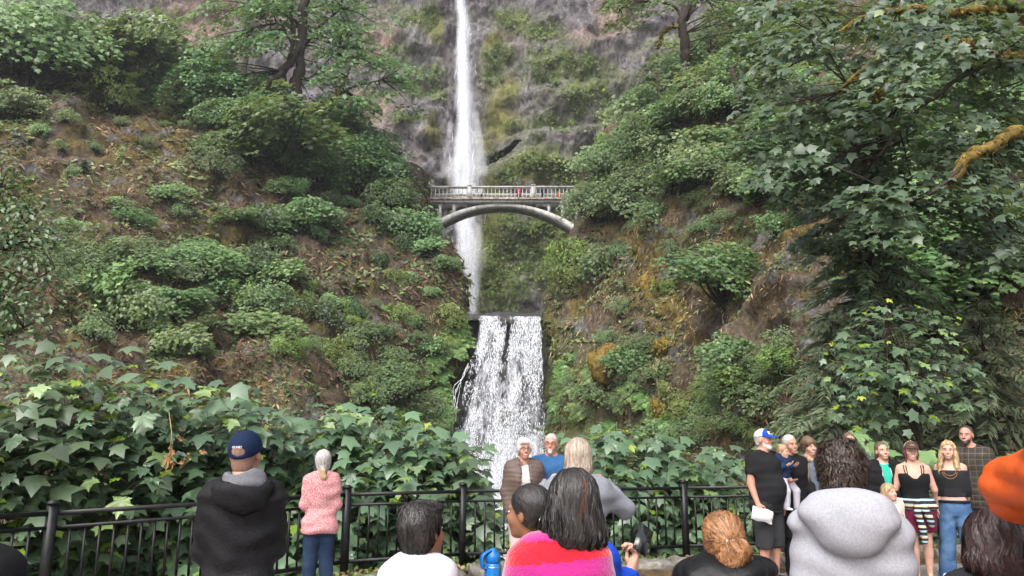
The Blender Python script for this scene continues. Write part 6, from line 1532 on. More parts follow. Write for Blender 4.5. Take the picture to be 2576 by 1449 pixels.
f = SDF(); f.frame(p.hR, p.hc, p.hs); f.ell((0, .118, -.078), (.034, .026, .010), .01); f.frame(); p.put('hair_tie', f, SHOE_W, .006)

# 3 boy in white tee
p = Person('young person in plain white t-shirt with back turned, beside the blue bottle', 421, 500, 3.25, 165, 'm', .02, .86, shoulder=.125, headrot=(-28, -4, 4), headoff=(-.01, 0, 0), skin=WARM, fine=True, head=1.03)
p.top(cloth('white_cotton', (.52, .51, .54), .05, .9, 140, .25), .018, .55, .80, .060, 1.468, .005, 't_shirt', seed=3.1)
p.bottom(DKDENIM); p.shoes(SHOE_D)
p.hair(H_BLACK, .014, -.085, .055, [('e', (0, -.055, .095), (.055, .045, .025)), ('e', (.03, .02, .105), (.05, .06, .02))], disp=.003, strands=2200, flow=away((.01, .045, .125)), slen=.06, swidth=.0045, side=.01, lift=.006)

# 4 older woman in brown puffer
p = Person('person with glasses in open brown puffer jacket and pale pink trousers', 524, 437, 9.2, 8, 'f', .022, 1.02, headrot=(6, 2, 0), arms={'R': ((.22, .02, -1), (-.15, -.35, -1), 'relaxed', (0, 1, 0)), 'L': ((.3, .3, -.9), (.3, .5, -.2), 'relaxed', (0, 0, -1))}, skin=RUDDY)
p.top(cloth('white_knit', (.50, .48, .47), .06, .9, 60, .4, 'stripes', (.36, .35, .34), period=.035, duty=.75, fuzz=.004), .012, 0, .86, .07, 1.455, .002, 'knit_top')
M_PUFF = cloth('brown_nylon', (.10, .07, .06), .12, .42, 40, .2)
p.top(M_PUFF, .036, 2.0, .78, .07, 1.48, .003, 'puffer_jacket', quilt=.052, open_=(.085, .045)); collar(p, M_PUFF, .085, .02, 1.46)
p.bottom(cloth('pale_pink_cotton', (.46, .33, .33), .06), .05, .016, .012); p.shoes(SHOE_D)
p.hair(H_WHITE, .013, -.085, .066, [('e', (-.065, -.02, .02), (.022, .045, .05)), ('e', (.065, -.02, .02), (.022, .045, .05)), ('e', (-.02, -.07, .085), (.05, .03, .02))], strands=350, flow=away((0, .02, .14)), swidth=.007)
p.glasses(plain('dark_frame', (.03, .02, .018), .3))

# 5 older man in blue shirt
p = Person('person with glasses in blue collared shirt posing before the lower waterfall', 551, 433, 9.45, -4, 'm', .015, 1.12, .02, headrot=(-3, 0, 2), arms={'R': ((.35, .3, -.9), (.3, .6, -.1), 'relaxed', (0, 0, 1)), 'L': ((.22, 0, -1), (.05, -.2, -1), 'relaxed', (-1, 0, 0))}, skin=RUDDY)
M_BLUE = cloth('blue_print_cotton', (.022, .075, .18), .2, .85, 80, .25, 'print', (.035, .11, .24))
p.top(M_BLUE, .022, .75, .80, .064, 1.475, .005, 'polo_shirt', seed=.4); collar(p, M_BLUE)
p.bottom(DENIM); p.shoes(SHOE_D); p.hair(H_GREY, .005, -.07, .082, disp=.001, strands=250, flow=away((0, .03, .13)), swidth=.006, slen=.04)
p.beard(H_GREY, False); p.glasses(plain('red_frame', (.12, .02, .02), .3))

# 6 woman taking a photo of the couple
GREYS = cloth('grey_fleece', (.17, .175, .20), .12, .95, 110, .4, 'heather', (.25, .26, .29))
p = Person('person in grey hooded fleece with elbows raised, photographing the posing couple', 577, 437.5, 5.5, 182, 'f', .03, 1.10, headrot=(2, 4, 0), headoff=(-.005, -.03, 0), arms={'R': ((.75, -.55, -.55), (-.6, -.45, .75), 'grip', (-.7, .3, 0)), 'L': ((.75, -.55, -.55), (-.6, -.45, .75), 'grip', (-.7, .3, 0))}, skin=PALE, fine=True)
p.top(GREYS, .032, 2.0, .66, .06, 1.47, .007, 'hooded_top', flare=.02, seed=2.2); hood(p, GREYS, None, .55, .01, -.012, drop=.07, wide=.12)
p.bottom(DKDENIM); p.shoes(SHOE_D)
p.hair(H_BLOND, .022, -.10, .06, [('e', (0, .045, -.055), (.098, .075, .095)), ('e', (0, .06, -.10), (.085, .06, .05)), ('e', (0, .035, .128), (.016, .024, .010))], disp=.003, strands=1500, flow=down, slen=.13, swidth=.005, lift=.004)
f = SDF(); f.frame(p.hR, p.hc, p.hs); f.ell((0, .06, .118), (.014, .012, .012), .01); f.frame(); p.put('hair_tie', f, plain('dark_band', (.06, .04, .05)), .005)
mb = MB(); mb.box((0, 0, 0), (.15, .009, .075)); w = p.e.matrix_basis @ Vector((p.arm['R'][1] + p.arm['L'][1]) / 2 + np.array([0, -.10, .07]))
M_PHONE = plain('black_phone', (.01, .01, .011), .15, .6)
mb.build('phone', M_PHONE, loc=w, label='dark phone held up by the person in grey hooded fleece', cat='phone')

# 7 girl with ponytail holding a bottle
p = Person('young person with ponytail and yellow top half hidden by the striped sweater', 538, 483, 3.55, -132, 'f', .02, .9, headrot=(12, 0, 0), headoff=(.025, -.028, 0), arms={'R': ((.2, -.3, -.9), (.05, -.95, .18), 'grip', (-1, 0, 0)), 'L': ((.2, -.1, -1), (-.1, -.8, -.5), 'relaxed', (-1, 0, 0))}, skin=WARM, fine=True, head=1.05)
p.top(cloth('yellow_cotton', (.62, .36, .03), .08), .016, .55, .8, .06, 1.46, .004, 't_shirt'); p.bottom(DKDENIM); p.shoes(SHOE_D)
p.hair(H_BLACK, .012, -.07, .062, disp=.0015, strands=1400, flow=to((.04, .108, -.01)), slen=.08, swidth=.004, lift=.003)
f = SDF(); f.frame(p.hR, p.hc, p.hs); f.cap((.045, .105, -.02), (.058, .13, -.06), .022, .030, .03); f.cap((.058, .13, -.06), (.055, .125, -.16), .030, .024, .03); f.cap((.055, .125, -.16), (.045, .105, -.23), .022, .006, .03); f.frame(); o = p.put('ponytail', f, H_BLACK, .008); p.strands(o, H_BLACK, 400, down, .004, .08)
f = SDF(); f.frame(p.hR, p.hc, p.hs); f.ell((.049, .113, -.026), (.026, .022, .020), .01); f.frame(); p.put('hair_tie', f, cloth('pale_band', (.5, .56, .6), .1), .005)
girl = p
# bottle
w = P(493, 568, 3.5); e = empty('water_bottle', (w[0], w[1], w[2] - .16), label='bright blue water bottle with loop handle held beside the striped sweater', cat='bottle')
M_BOT = plain('blue_enamel', (.008, .16, .50), .32, .5, .06)
mb = MB(); mb.lathe([(.034, 0), (.037, .006), (.037, .165), (.034, .178), (.031, .182)], n=24); mb.build('flask', M_BOT, e, True)
mb = MB(); mb.lathe([(.0325, .1845), (.034, .187), (.034, .206), (.030, .220), (.016, .229), (.015, .240), (.008, .243)], n=24); lid = mb.build('lid', plain('blue_plastic', (.006, .13, .45), .4, .4, .05), e, True)
mb = MB(); e1, w1 = np.array([-.86, -.51, 0]), np.array([.51, -.86, 0]) * .012
pa = smoothline([(.006, .236), (.028, .230), (.052, .216), (.056, .196), (.054, .172), (.046, .160), (.038, .166), (.038, .178)], 22); tn = np.gradient(pa, axis=0); tn /= np.linalg.norm(tn, axis=1)[:, None]
V = []
for (r0, z0), (tr, tz) in zip(pa, tn):
    nn = np.array([-tz, tr]) * .0035
    for sw, sn in ((-1, -1), (1, -1), (1, 1), (-1, 1)): V.append(e1 * (r0 + sn * nn[0]) + np.array([0, 0, z0 + sn * nn[1]]) + w1 * sw)
mb.add(V, [(k * 4 + a, k * 4 + (a + 1) % 4, k * 4 + 4 + (a + 1) % 4, k * 4 + 4 + a) for k in range(21) for a in range(4)] + [(3, 2, 1, 0), (84, 85, 86, 87)])
mb.build('loop_handle', plain('blue_plastic', (0, 0, 0)), lid)
mb = MB(); mb.lathe([(.0373, .164), (.0373, .168)], n=24); mb.build('steel_ring', plain('steel', (.6, .6, .62), .25, .5, .03, 20, 0, 60, 1), e)
tx = obj('emblem', text_mesh('o', .03, .0006, SHOE_W), None, e, (.012, -.0372, .11)); tx.rotation_euler = (math.pi / 2, 0, .25)

# 8 woman in striped sweater
M_SWEAT = cloth('striped_wool', (.50, .006, .022), .12, .95, 70, .7, 'stripes', (.36, .012, .16), period=.155, slant=.10, fuzz=.035, duty=.5, fuzzy=True)
p = Person('person in fuzzy red and magenta striped sweater, back turned', 558, 468, 2.95, 181, 'f', .028, .98, shoulder=.135, headrot=(4, 6, -3), headoff=(-.055, -.01, 0), skin=TANNED, fine=True, arms={'R': ((.22, -.15, -1), (-.1, -.8, .2), 'relaxed', (-1, 0, 0)), 'L': ((.22, -.1, -1), (-.2, -.8, -.2), 'relaxed', (-1, 0, 0))})
p.top(M_SWEAT, .026, 2.0, .80, .058, 1.47, .005, 'sweater', seed=.2); p.bottom(DKDENIM); p.shoes(SHOE_D)
o = p.hair(H_BLACK, .024, -.11, .06, [('e', (0, .040, -.03), (.102, .088, .095)), ('e', (.0, .05, -.085), (.110, .082, .065)), ('e', (-.03, .06, -.135), (.085, .062, .042)), ('e', (.078, .03, -.09), (.048, .055, .05)), ('e', (-.082, .03, -.11), (.048, .055, .05)), ('e', (.03, .075, -.125), (.05, .05, .036))], disp=.004, freq=44, strands=2600, flow=lambda q: down(q) + np.stack([.25 * np.sin(q[:, 2] * 40), 0 * q[:, 2], 0 * q[:, 2]], 1), slen=.17, swidth=.0045, lift=.005)
# auburn lock
v = [p.hp((-.028 + .020 * math.sin(k * .2) * (k / 14), .118 + .012 * math.sin(k / 14 * 3) - .010 * (k / 14) ** 2, .095 - .0155 * k)) for k in range(15)]
mb = MB(); R3 = np.random.default_rng(2)
for j in range(26):
    dx = R3.normal(0, .011); mb.tube([q_ + p.hR @ np.array([dx * (.3 + k / 14), .010 + R3.normal(0, .0015), 0]) for k, q_ in enumerate(v)], .0016, 3, False)
mb.build('auburn_lock', hair_mat('auburn_hair', (.06, .02, .012), (.22, .07, .04)), o)

# 9 ginger woman in black puffer
M_BPUFF = cloth('black_nylon', (.008, .008, .0095), .1, .38, 30, .3)
p = Person('person with beaded hair tie in hooded black puffer jacket, back turned', 722, 510, 3.3, 186, 'f', .03, 1.10, headrot=(6, 6, 3), skin=RUDDY, fine=True, head=1.02)
p.top(M_BPUFF, .058, 2.0, .80, .06, 1.48, .009, 'puffer_jacket', quilt=.11, seed=1.0); hood(p, M_BPUFF, None, 1.0, .045, -.02, seed=.5, drop=.085, wide=.165)
p.bottom(DKDENIM); p.shoes(SHOE_D)
o = p.hair(H_GINGER, .014, -.07, .06, [('e', (0, .02, .085), (.075, .08, .05)), ('e', (0, .03, 0), (.086, .085, .08))], disp=.003, strands=1500, flow=to((-.005, .125, .005)), slen=.09, swidth=.004, lift=.006)
f = SDF(); f.frame(p.hR, p.hc, p.hs); f.ell((-.012, .105, -.060), (.070, .055, .066), .03); f.ell((-.01, .09, -.10), (.06, .045, .045), .03); f.ell((-.03, .13, -.03), (.05, .05, .045), .03)
f.raw(lambda X, Y, Z: .007 * np.sin(60 * X + 2 * np.sin(50 * Z)) * np.sin(55 * Z + 20 * Y), (-.3, -.3, -.4), (.3, .3, .3), mode='d'); f.frame(); o = p.put('bun', f, H_GINGER, .008)
p.strands(o, H_GINGER, 1600, lambda q: down(q) + np.stack([np.sin(q[:, 2] * 70 + q[:, 0] * 40), np.cos(q[:, 2] * 60), 0 * q[:, 2]], 1), .0035, .09, .012, 3, .006)
for k in range(4):
    b = obj('hair_bead', ball('bead'), plain('pearl', (.7, .68, .66), .2, .6), p.e); b.matrix_local = p.hm((-.024 + .012 * k, .146 - abs(k - 1.5) * .004, .012), (.0055,) * 3)

# 10 man in white and blue cap with paper bag
M_POLO = cloth('charcoal_cotton', (.013, .013, .015), .15)
p = Person('person in white and blue cap, dark polo and shorts holding a paper bag', 762, 428, 9.9, 52, 'm', .03, 1.18, .07, headrot=(12, 0, 0), arms={'R': ((.20, .06, -1), (.06, -.42, -1), 'grip', (-1, 0, 0)), 'L': ((.2, .05, -1), (.0, -.2, -1), 'relaxed', (-1, 0, 0))}, skin=RUDDY, stance=.11)
p.top(M_POLO, .026, .62, .80, .064, 1.475, .005, 'polo_shirt'); collar(p, M_POLO)
p.bottom(cloth('charcoal_shorts', (.03, .031, .034), .12), .38, .03, .035, 'shorts'); p.shoes(plain('navy_shoe', (.012, .016, .04), .6), plain('pale_blue_sole', (.25, .5, .75), .5))
p.hair(H_GREY, .006, -.07, .07, disp=.0008); p.beard(H_WHITE)
hat = p.cap_hat(cloth('white_mesh', (.5, .5, .54), .1), cloth('royal_blue', (.012, .05, .32), .12), tilt=-.1, lowz=.040)
panel(p, hat, 'front_panel', cloth('royal_blue', (0, 0, 0)), .0155, .040, -.022)
panel(p, hat, 'patch', SHOE_W, .0180, .064, -.05, .032, .106); panel(p, hat, 'red_mark', plain('red_thread', (.45, .02, .03), .8), .0200, .074, -.05, .017, .096)
w = p.e.matrix_basis @ Vector(p.arm['R'][1] + p.arm['R'][2] * .10)
n = 12; uu, vv = np.meshgrid(np.linspace(-1, 1, n), np.linspace(-1, 1, 8)); rr = np.random.default_rng(3)
th_ = .018 * np.sqrt(np.clip((1 - uu ** 4) * (1 - vv ** 4), 0, 1)); V = []
for sg in (-1, 1): V.append(np.stack([uu * .14, sg * th_ + .008 * fbm(np.stack([uu * 3, vv * 3, uu * 0], -1), 3, 5), vv * .078 + .006 * np.sin(uu * 5)], -1).reshape(-1, 3))
i = np.arange(n * 8).reshape(8, n); F = np.stack([i[:-1, :-1], i[:-1, 1:], i[1:, 1:], i[1:, :-1]], -1).reshape(-1, 4)
bag = obj('paper_bag', mesh_np('paper_bag', np.concatenate(V), np.concatenate([F, F[:, ::-1] + n * 8])), plain('white_paper', (.5, .49, .5), .8, .2, .08, 30, .6, 25), loc=(w[0] + .0, w[1] - .055, w[2] - .03), label='crumpled white paper bag held against dark shorts by the person in white and blue cap', cat='bag')
bag.rotation_euler = (0, math.radians(14), math.radians(12))

# 12 woman holding the toddler
M_BKC = cloth('black_cotton', (.009, .009, .0105), .15)
p = Person('person in long black coat carrying a small child', 789, 434, 10.25, 26, 'f', .02, 1.06, headrot=(10, 2, -5), arms={'R': ((.3, -.25, -.9), (-.2, -.95, .15), 'flat', (0, 0, 1)), 'L': ((.25, -.1, -1), (-.2, -.7, -.5), 'relaxed', (-1, 0, 0))}, skin=RUDDY)
p.top(M_BKC, .028, 2.0, .70, .055, 1.49, .005, 'coat'); p.skirt(M_BKC, .86, .48, .20, .24, 'coat_skirt'); p.bottom(M_BKC); p.shoes(SHOE_D)
p.hair(H_GREY, .008, -.08, .076, [('e', (0, .115, .0), (.035, .03, .04))], strands=300, flow=to((0, .11, .0)), swidth=.006)
mum = p
# 11 toddler
p = Person('small child in navy sweatshirt and pale trousers carried by the black coat', 781, 444, 9.95, 55, 'm', .01, 1.12, headrot=(20, 4, 0), H=.84, z0=P(781, 444, 9.95)[2] - .85, legs={'R': ((-.25, -.55, -.8), (-.05, .1, -1)), 'L': ((.25, -.55, -.8), (.05, .1, -1))}, arms={'R': ((.3, -.2, -.9), (-.4, -.8, .3), 'relaxed', (0, 0, 1)), 'L': ((.3, -.3, -.8), (-.5, -.8, .2), 'relaxed', (0, 0, 1))}, skin=PALE, smile=False, head=1.0, coarse=.8, browc=(.35, .25, .15))
p.top(cloth('navy_sweat', (.014, .026, .065), .15), .016, 2.0, .86, .075, 1.42, .004, 'sweatshirt', h=.011); p.bottom(cloth('pale_lilac', (.42, .40, .47), .08), .1, .012, .006, 'trousers', fold=.002); p.shoes(SHOE_W)
p.hair(H_GOLD, .012, -.075, .058, disp=.002, strands=250, flow=away((0, .03, .13)), swidth=.006, slen=.04)

# 13 boy in brown jacket
p = Person('young person in open tan jacket over slate t-shirt', 808, 436, 10.3, 22, 'm', .02, .92, headrot=(8, 2, -6), skin=PALE)
p.top(cloth('slate_cotton', (.10, .12, .16), .12), .012, 0, .84, .066, 1.465, .003, 't_shirt')
M_TAN = cloth('tan_canvas', (.17, .125, .075), .15, .9, 90, .3); p.top(M_TAN, .034, 2.0, .80, .07, 1.485, .006, 'jacket', open_=(.12, .05), seed=1.5); collar(p, M_TAN, .085, .02)
p.bottom(cloth('black_jeans', (.016, .016, .02), .2)); p.shoes(SHOE_D)
p.hair(H_BROWN, .018, -.075, .030, [('e', (0, -.066, .055), (.058, .026, .034))], strands=350, flow=away((0, .02, .13)), swidth=.007, side=.015)

# 14 man in sunglasses
p = Person('person in sunglasses and grey shirt at the back of the posing family', 848, 432, 10.75, 10, 'm', .012, 1.08, headrot=(8, 0, 0), skin=RUDDY)
p.top(cloth('mid_grey_cotton', (.19, .19, .21), .12, .9, 110, .3, 'heather', (.13, .13, .15)), .020, 2.0, .8, .064, 1.47, .005, 'shirt'); p.bottom(DKDENIM); p.shoes(SHOE_D)
p.hair(H_BROWN, .006, -.07, .08, disp=.001, strands=200, flow=away((0, .03, .13)), swidth=.006, slen=.04); p.glasses(plain('black_frame', (.01, .01, .01), .2), .020, True); p.beard(H_BROWN)

# 15 woman in black hoodie and green tee
p = Person('person in open black hoodie over green t-shirt', 881, 441, 10.3, 14, 'f', .015, 1.18, .03, headrot=(8, -2, -6), arms={'L': ((.22, 0, -1), (-.1, -.3, -1), 'relaxed', (-1, 0, 0)), 'R': ((.2, -.1, -1), (-.3, -.55, -.9), 'relaxed', (-1, 0, 0))}, skin=PALE)
p.top(cloth('sea_green_cotton', (.03, .33, .24), .1), .012, 0, .84, .074, 1.45, .002, 't_shirt')
p.top(M_BKC, .034, 2.0, .78, .075, 1.485, .006, 'hoodie', open_=(.01, .055), seed=.9); hood(p, M_BKC, None, .6, .01, -.01, drop=.07, wide=.12)
for q in (-1, 1):
    mb = MB(); mb.tube([(q * .05, -.13, 1.40 * p.sc), (q * .058, -.165, 1.30 * p.sc), (q * .06, -.175, 1.18 * p.sc)], .004, 5); mb.build('drawstring', SHOE_W, p.e)
p.bottom(cloth('black_jeans', (0, 0, 0))); p.shoes(SHOE_D); p.hair(H_BROWN, .006, -.075, .074, [('e', (-.03, .10, -.06), (.045, .05, .07))], strands=250, flow=to((0, .1, -.02)), swidth=.006)

# 16 child in cream fleece
p = Person('small child in cream fleece jacket standing before the black hoodie', 888, 483, 9.75, 30, 'f', .015, 1.05, headrot=(14, -4, 0), skin=PALE, smile=False, head=1.0, browc=(.35, .25, .15))
p.top(cloth('pale_blue_cotton', (.5, .58, .62), .05), .010, 0, .84, .07, 1.43, .001, 't_shirt', h=.012)
M_FLEECE = cloth('cream_fleece', (.44, .38, .31), .12, 1, 45, .9, fuzzy=True)
p.top(M_FLEECE, .026, 2.0, .74, .07, 1.48, .003, 'fleece_jacket', open_=(.005, .05), h=.012); collar(p, M_FLEECE, .10, .035, 1.42)
mb = MB(); mb.box((.065 * p.sc, -.150 * p.sc - .012, 1.17 * p.sc), (.11, .012, .055), .12); mb.build('chest_pocket', cloth('grey_nylon', (.17, .16, .17), .1), p.e)
p.bottom(cloth('navy_leggings', (.02, .025, .05), .1), .05, .008); p.shoes(SHOE_W)
p.hair(H_GOLD, .016, -.08, .056, [('e', (0, .06, -.05), (.08, .05, .05))], strands=450, flow=down, swidth=.006, slen=.08, side=.02, lift=.008)

# 17 woman in brown cap, tank top and shorts
p = Person('person in brown cap, black tank top and maroon shorts with striped jacket tied round waist', 910, 440, 10.0, 6, 'f', .03, 1.14, headrot=(4, -2, 3), arms={'R': ((.28, .1, -1), (.0, .5, -.7), 'relaxed', (-1, 0, 0)), 'L': ((.28, .1, -1), (.0, .5, -.7), 'relaxed', (-1, 0, 0))}, skin=PALE, stance=.075)
p.top(M_BKC, .008, 0, .93, .07, 1.46, .002, 'tank_top', cutz=lambda X, Y, Z: Z - (1.285 + 1.1 * np.clip(np.abs(X) - .02, 0, .06)) * p.sc + 0 * Y)
for q in (-1, 1):
    for dx in (.0, .028):
        mb = MB(); mb.tube(smoothline([(q * (.075 + dx * .4), -.118, 1.30 * p.sc), (q * (.082 + dx), -.102, 1.38 * p.sc), (q * (.085 + dx), -.03, 1.452 * p.sc), (q * (.075 + dx), .07, 1.40 * p.sc)], 10), .006, 6); mb.build('strap', M_BKC, p.e)
p.bottom(cloth('maroon_cotton', (.13, .015, .04), .12), .60, .030, .04, 'shorts', 1.0)
M_STRJ = cloth('multi_striped_knit', (.03, .022, .025), .1, .95, 90, .5, 'stripes', (.35, .50, .56), period=.062, duty=.62, fuzz=.004, c3=(.55, .42, .27))
f = SDF(); f.loft([(.90 * p.sc, .19 * p.sc * 1.14, .15, 0), (.96 * p.sc, .195 * p.sc * 1.12, .152, 0), (1.03 * p.sc, .16 * p.sc * 1.12, .13, 0)], .022, .02); p.folds(f, .008, 60, 1, (-.5, -.5, .5), (.5, .5, 1.2)); o = p.put('tied_jacket', f, M_STRJ)
for nm, pts in (('tied_sleeve', [(-.01, -.17, .97), (-.02, -.19, .85), (.02, -.185, .66), (.03, -.18, .52)]), ('tied_sleeve', [(.0, -.17, .97), (.07, -.185, .90), (.11, -.175, .80), (.13, -.165, .72)])):
    f = SDF(); pts = np.array(pts) * p.sc * np.array([1, 1.1, 1])
    for a, b in zip(pts[:-1], pts[1:]): f.cap(a, b, .040, .042, .02)
    p.folds(f, .004, 60, 2); p.put(nm, f, M_STRJ, .011, parent=o)
f = SDF(); f.ell((-.005, -.195, .975 * p.sc), (.045, .035, .04), .02); p.put('knot', f, M_STRJ, .01, parent=o)
p.shoes(plain('grey_leather', (.14, .11, .11), .7), None, True)
p.hair(H_MAROON, .010, -.10, .06, [('c', (-.07, .0, -.03), (-.066, .0, -.14), .02, .01), ('c', (.07, .0, -.03), (.066, .0, -.12), .02, .008)], strands=200, flow=down, swidth=.006)
hat = p.cap_hat(cloth('cream_mesh', (.45, .37, .28), .12), cloth('brown_twill', (.075, .045, .032), .15), tilt=-.1, lowz=.042)
for k in range(9):      # arched stitching, too worn to read
    b = obj('stitching', ball('stitch'), plain('cream_thread', (.6, .5, .4), .8), hat); an = (k - 4) / 4.0
    b.matrix_local = p.hm((an * .030, -.0945 + .010 * an * an, .083 - .014 * an * an), (.0030, .0030, .0060 if k % 2 else .0045))
panel(p, hat, 'front_panel', cloth('brown_twill', (.075, .045, .032), .15), .0155, .042, -.018)

# 18 blond woman in off-shoulder top and wide jeans
p = Person('person in black off-shoulder crop top and wide blue jeans', 947, 440, 10.1, -4, 'f', .02, 1.0, headrot=(2, 0, 3), arms={'R': ((.14, .0, -1), (.08, -.12, -1), 'relaxed', (-1, 0, 0)), 'L': ((.10, .15, -1), (-.1, .4, -.7), 'relaxed', (-1, 0, 0))}, skin=PALE, stance=.165)
p.top(cloth('black_rib_knit', (.02, .02, .024), .15, .95, 110, .4), .010, 1.92, 1.03, .07, 1.46, .003, 'crop_top', cutz=lambda X, Y, Z: Z - 1.375 * p.sc + 0 * X)
p.bottom(DENIM, .02, .012, .045, 'wide_jeans', .995, .006); p.shoes(SHOE_W)
f = SDF(); f.loft([(.955 * p.sc, .172 * p.sc, .122 * p.sc, 0), (.99 * p.sc, .160 * p.sc, .115 * p.sc, 0)], .022, .01); p.put('belt', f, M_BKC)
mb = MB()
for r_3, dz in ((.06, .06), (.075, .10)): mb.tube([(r_3 * math.sin(a) * 1.1, -.125 - .03 * math.cos(a * .5), (1.37 - dz * math.cos(a * .95)) * p.sc) for a in np.linspace(-1.5, 1.5, 16)], .003, 5)
mb.build('necklace', plain('amber_beads', (.35, .17, .04), .3), p.e)
p.hair(H_GOLD, .014, -.10, .078, [('e', (0, .045, -.04), (.098, .07, .10)), ('c', (-.075, -.01, -.03), (-.10, -.035, -.20), .036, .030), ('c', (-.10, -.035, -.20), (-.105, -.06, -.30), .03, .014), ('c', (.075, -.01, -.03), (.092, -.04, -.22), .036, .030), ('c', (.092, -.04, -.22), (.10, -.075, -.36), .03, .012)],
       disp=.005, freq=30, strands=900, flow=lambda q: down(q) + np.stack([.8 * np.sin(q[:, 2] * 85), .3 * np.cos(q[:, 2] * 80), 0 * q[:, 2]], 1), slen=.13, swidth=.006, lift=.008)

# 19 tall man in plaid
M_PLAID = cloth('dark_plaid', (.042, .036, .030), .15, .9, 110, .25, 'plaid', (.12, .105, .085))
p = Person('tall person in dark plaid shirt and jeans', 967, 425, 10.5, -12, 'm', .012, 1.02, headrot=(-2, 2, 4), headoff=(-.02, -.02, 0), arms={'R': ((.35, .25, -.9), (-.1, .5, -.6), 'relaxed', (-1, 0, 0)), 'L': ((.2, 0, -1), (.05, -.2, -1), 'relaxed', (-1, 0, 0))}, skin=RUDDY)
p.top(M_PLAID, .028, 2.0, .76, .064, 1.475, .006, 'shirt', flare=.01); collar(p, M_PLAID, .078, .03); p.bottom(DENIM, .05, .016, .02); p.shoes(SHOE_D)
p.hair(H_DKBROWN, .002, -.07, .088, disp=.0005); p.beard(H_DKBROWN)

# 20 man in light grey hoodie
M_LG = cloth('light_grey_marl', (.34, .34, .375), .06, .95, 130, .3, 'heather', (.22, .22, .25))
p = Person('person in light grey hooded sweatshirt with back turned', 842, 441.5, 3.05, 180, 'm', .012, .92, shoulder=.150, headrot=(-2, 8, 0), headoff=(.008, -.02, .0), skin=(.56, .32, .23), fine=True)
p.top(M_LG, .024, 2.0, .72, .06, 1.47, .010, 'sweatshirt', flare=.01, seed=1.9); hood(p, M_LG, None, .95, .075, .010, seed=.8, drop=.125, wide=.165, fold=.004)
p.bottom(DKDENIM); p.shoes(SHOE_D)
p.hair(H_DKBROWN, .012, -.085, .06, disp=.003, strands=2600, flow=lambda q: (q - np.array([.0, .045, .125])) + .03 * np.sin(q[:, ::-1] * 130), slen=.045, swidth=.0038, lift=.022)

# 21 dark-haired person in black tee
p = Person('person in black t-shirt with back turned, below the orange sleeve', 990, 510, 2.9, 188, 'f', .025, 1.15, headrot=(4, 8, 2), skin=TANNED, fine=True, head=1.04)
p.top(cloth('faded_black_cotton', (.022, .022, .025), .15), .026, .7, .8, .062, 1.455, .005, 't_shirt', seed=2.6); p.bottom(DKDENIM); p.shoes(SHOE_D)
p.hair(H_PLUM, .026, -.10, .055, [('e', (0, .035, -.02), (.112, .095, .10)), ('e', (0, .05, -.065), (.118, .085, .055))], disp=.004, freq=40, strands=2200, flow=lambda q: down(q) + np.stack([.5 * np.sin(q[:, 2] * 60 + 2), .2 * np.cos(q[:, 2] * 50), 0 * q[:, 2]], 1), slen=.11, swidth=.0045, lift=.006)

# 22 person in orange puffer
M_OR = cloth('orange_nylon', (.52, .085, .018), .07, .45, 30, .2)
p = Person('person in bright orange puffer jacket with raised elbow', 1141, 396, 2.2, 182, 'm', .02, 1.0, H=1.96, headrot=(10, 0, -6), headoff=(.10, -.05, .0), arms={'L': ((.50, -.80, -.20), (-.8, -.25, .5), 'grip', (-.7, .3, 0)), 'R': ((.6, -.5, -.55), (-.6, -.5, .7), 'grip', (-.7, .3, 0))}, skin=RUDDY, fine=True)
p.top(M_OR, .050, 2.0, .74, .07, 1.50, .005, 'puffer_jacket', quilt=.085, seed=.3); collar(p, plain('navy_trim', (.02, .025, .06), .6), .09, .03, 1.47); p.bottom(DKDENIM); p.shoes(SHOE_D); p.hair(H_BROWN, .01, strands=300, flow=away((0, .03, .13)))

# 23 person in black at the low end of the fence
p = Person('person in black coat at the low end of the railing fence', -74, 450, 2.0, 178, 'm', .02, 1.05, skin=RUDDY, fine=True)
p.top(M_BKC, .04, 2.0, .7, .06, 1.48, .006, 'coat'); p.bottom(DKDENIM); p.shoes(SHOE_D); p.hair(H_BROWN, .012)

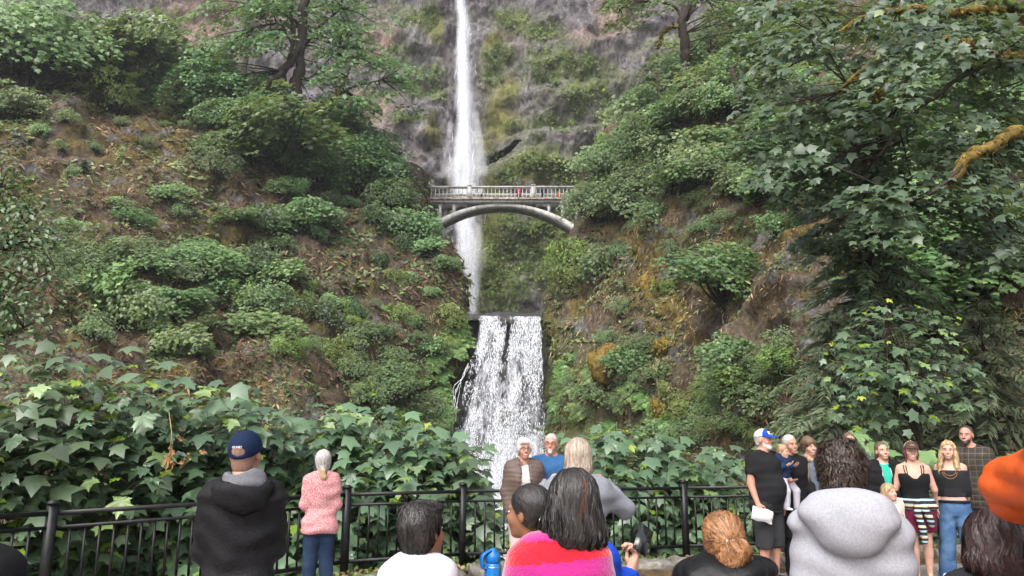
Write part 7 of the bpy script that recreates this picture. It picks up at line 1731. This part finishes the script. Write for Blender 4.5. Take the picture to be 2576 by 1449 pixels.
# 24 child hidden behind the sweater, phone in hand
p = Person('young person in bright blue sleeves mostly hidden behind the striped sweater', 572, 486, 3.5, 165, 'm', .02, .92, headrot=(0, 10, 0), arms={'R': ((.16, -.25, -1), (.30, -.45, .85), 'grip', (-.6, .2, .3)), 'L': ((.2, 0, -1), (0, -.6, -.5), 'relaxed', (-1, 0, 0))}, skin=(.60, .36, .27), fine=True)
p.top(cloth('royal_blue_fleece', (.012, .055, .42), .12), .024, 1.95, .8, .06, 1.47, .004, 'pullover'); p.bottom(DKDENIM); p.shoes(SHOE_D); p.hair(H_BLACK, .016)
w = np.array(p.e.matrix_basis @ Vector(p.arm['R'][1] + p.arm['R'][2] * .09))
mb = MB(); mb.box((0, 0, 0), (.072, .009, .150)); ph = mb.build('phone', M_PHONE, loc=w + np.array([.02, -.015, .045]), label='black phone tilted in the hand with the blue sleeve', cat='phone'); ph.rotation_euler = (math.radians(-38), math.radians(38), math.radians(10))
mb = MB(); mb.box((0, -.0055, 0), (.064, .002, .136)); mb.build('screen', plain('dark_glass', (.015, .017, .02), .06, .6), ph)

# people on the bridge
dz = B0[2]
for u, v, th, sx, H, lab, tm, bm_2, hm_ in ((480.5, 183, 170, 'm', 1.72, 'person in white shirt leaning on the bridge railing before the falls', cloth('white_cotton', (0, 0, 0)), DKDENIM, H_BROWN), (519, 180.5, 30, 'f', 1.70, 'person in red top and black trousers on the bridge', cloth('red_jersey', (.50, .03, .05), .1), M_BKC, H_BLACK),
                                           (543, 180, 10, 'm', 1.82, 'person in navy jacket on the bridge beside the rail post', M_NAVY, M_BKC, H_BROWN), (558.5, 189, -20, 'f', 1.08, 'child in bright red jacket behind the bridge balusters', cloth('bright_red', (.62, .03, .025), .1), cloth('bright_red', (0, 0, 0)), H_BROWN), (591, 184, 0, 'f', 1.6, 'person in pink top at the leafy bridge end', cloth('coral', (.6, .2, .18), .1), DKDENIM, H_BLACK)):
    p = Person(lab, u, v, BY + 1.0, th, sx, .02, 1.0, skin=RUDDY, z0=dz, H=H, face=False, coarse=2.4)
    p.top(tm, .03, 1.6, .8, .05, 1.47, 0, 'jacket'); p.bottom(bm_2, fold=0); p.hair(hm_, .015, disp=0)
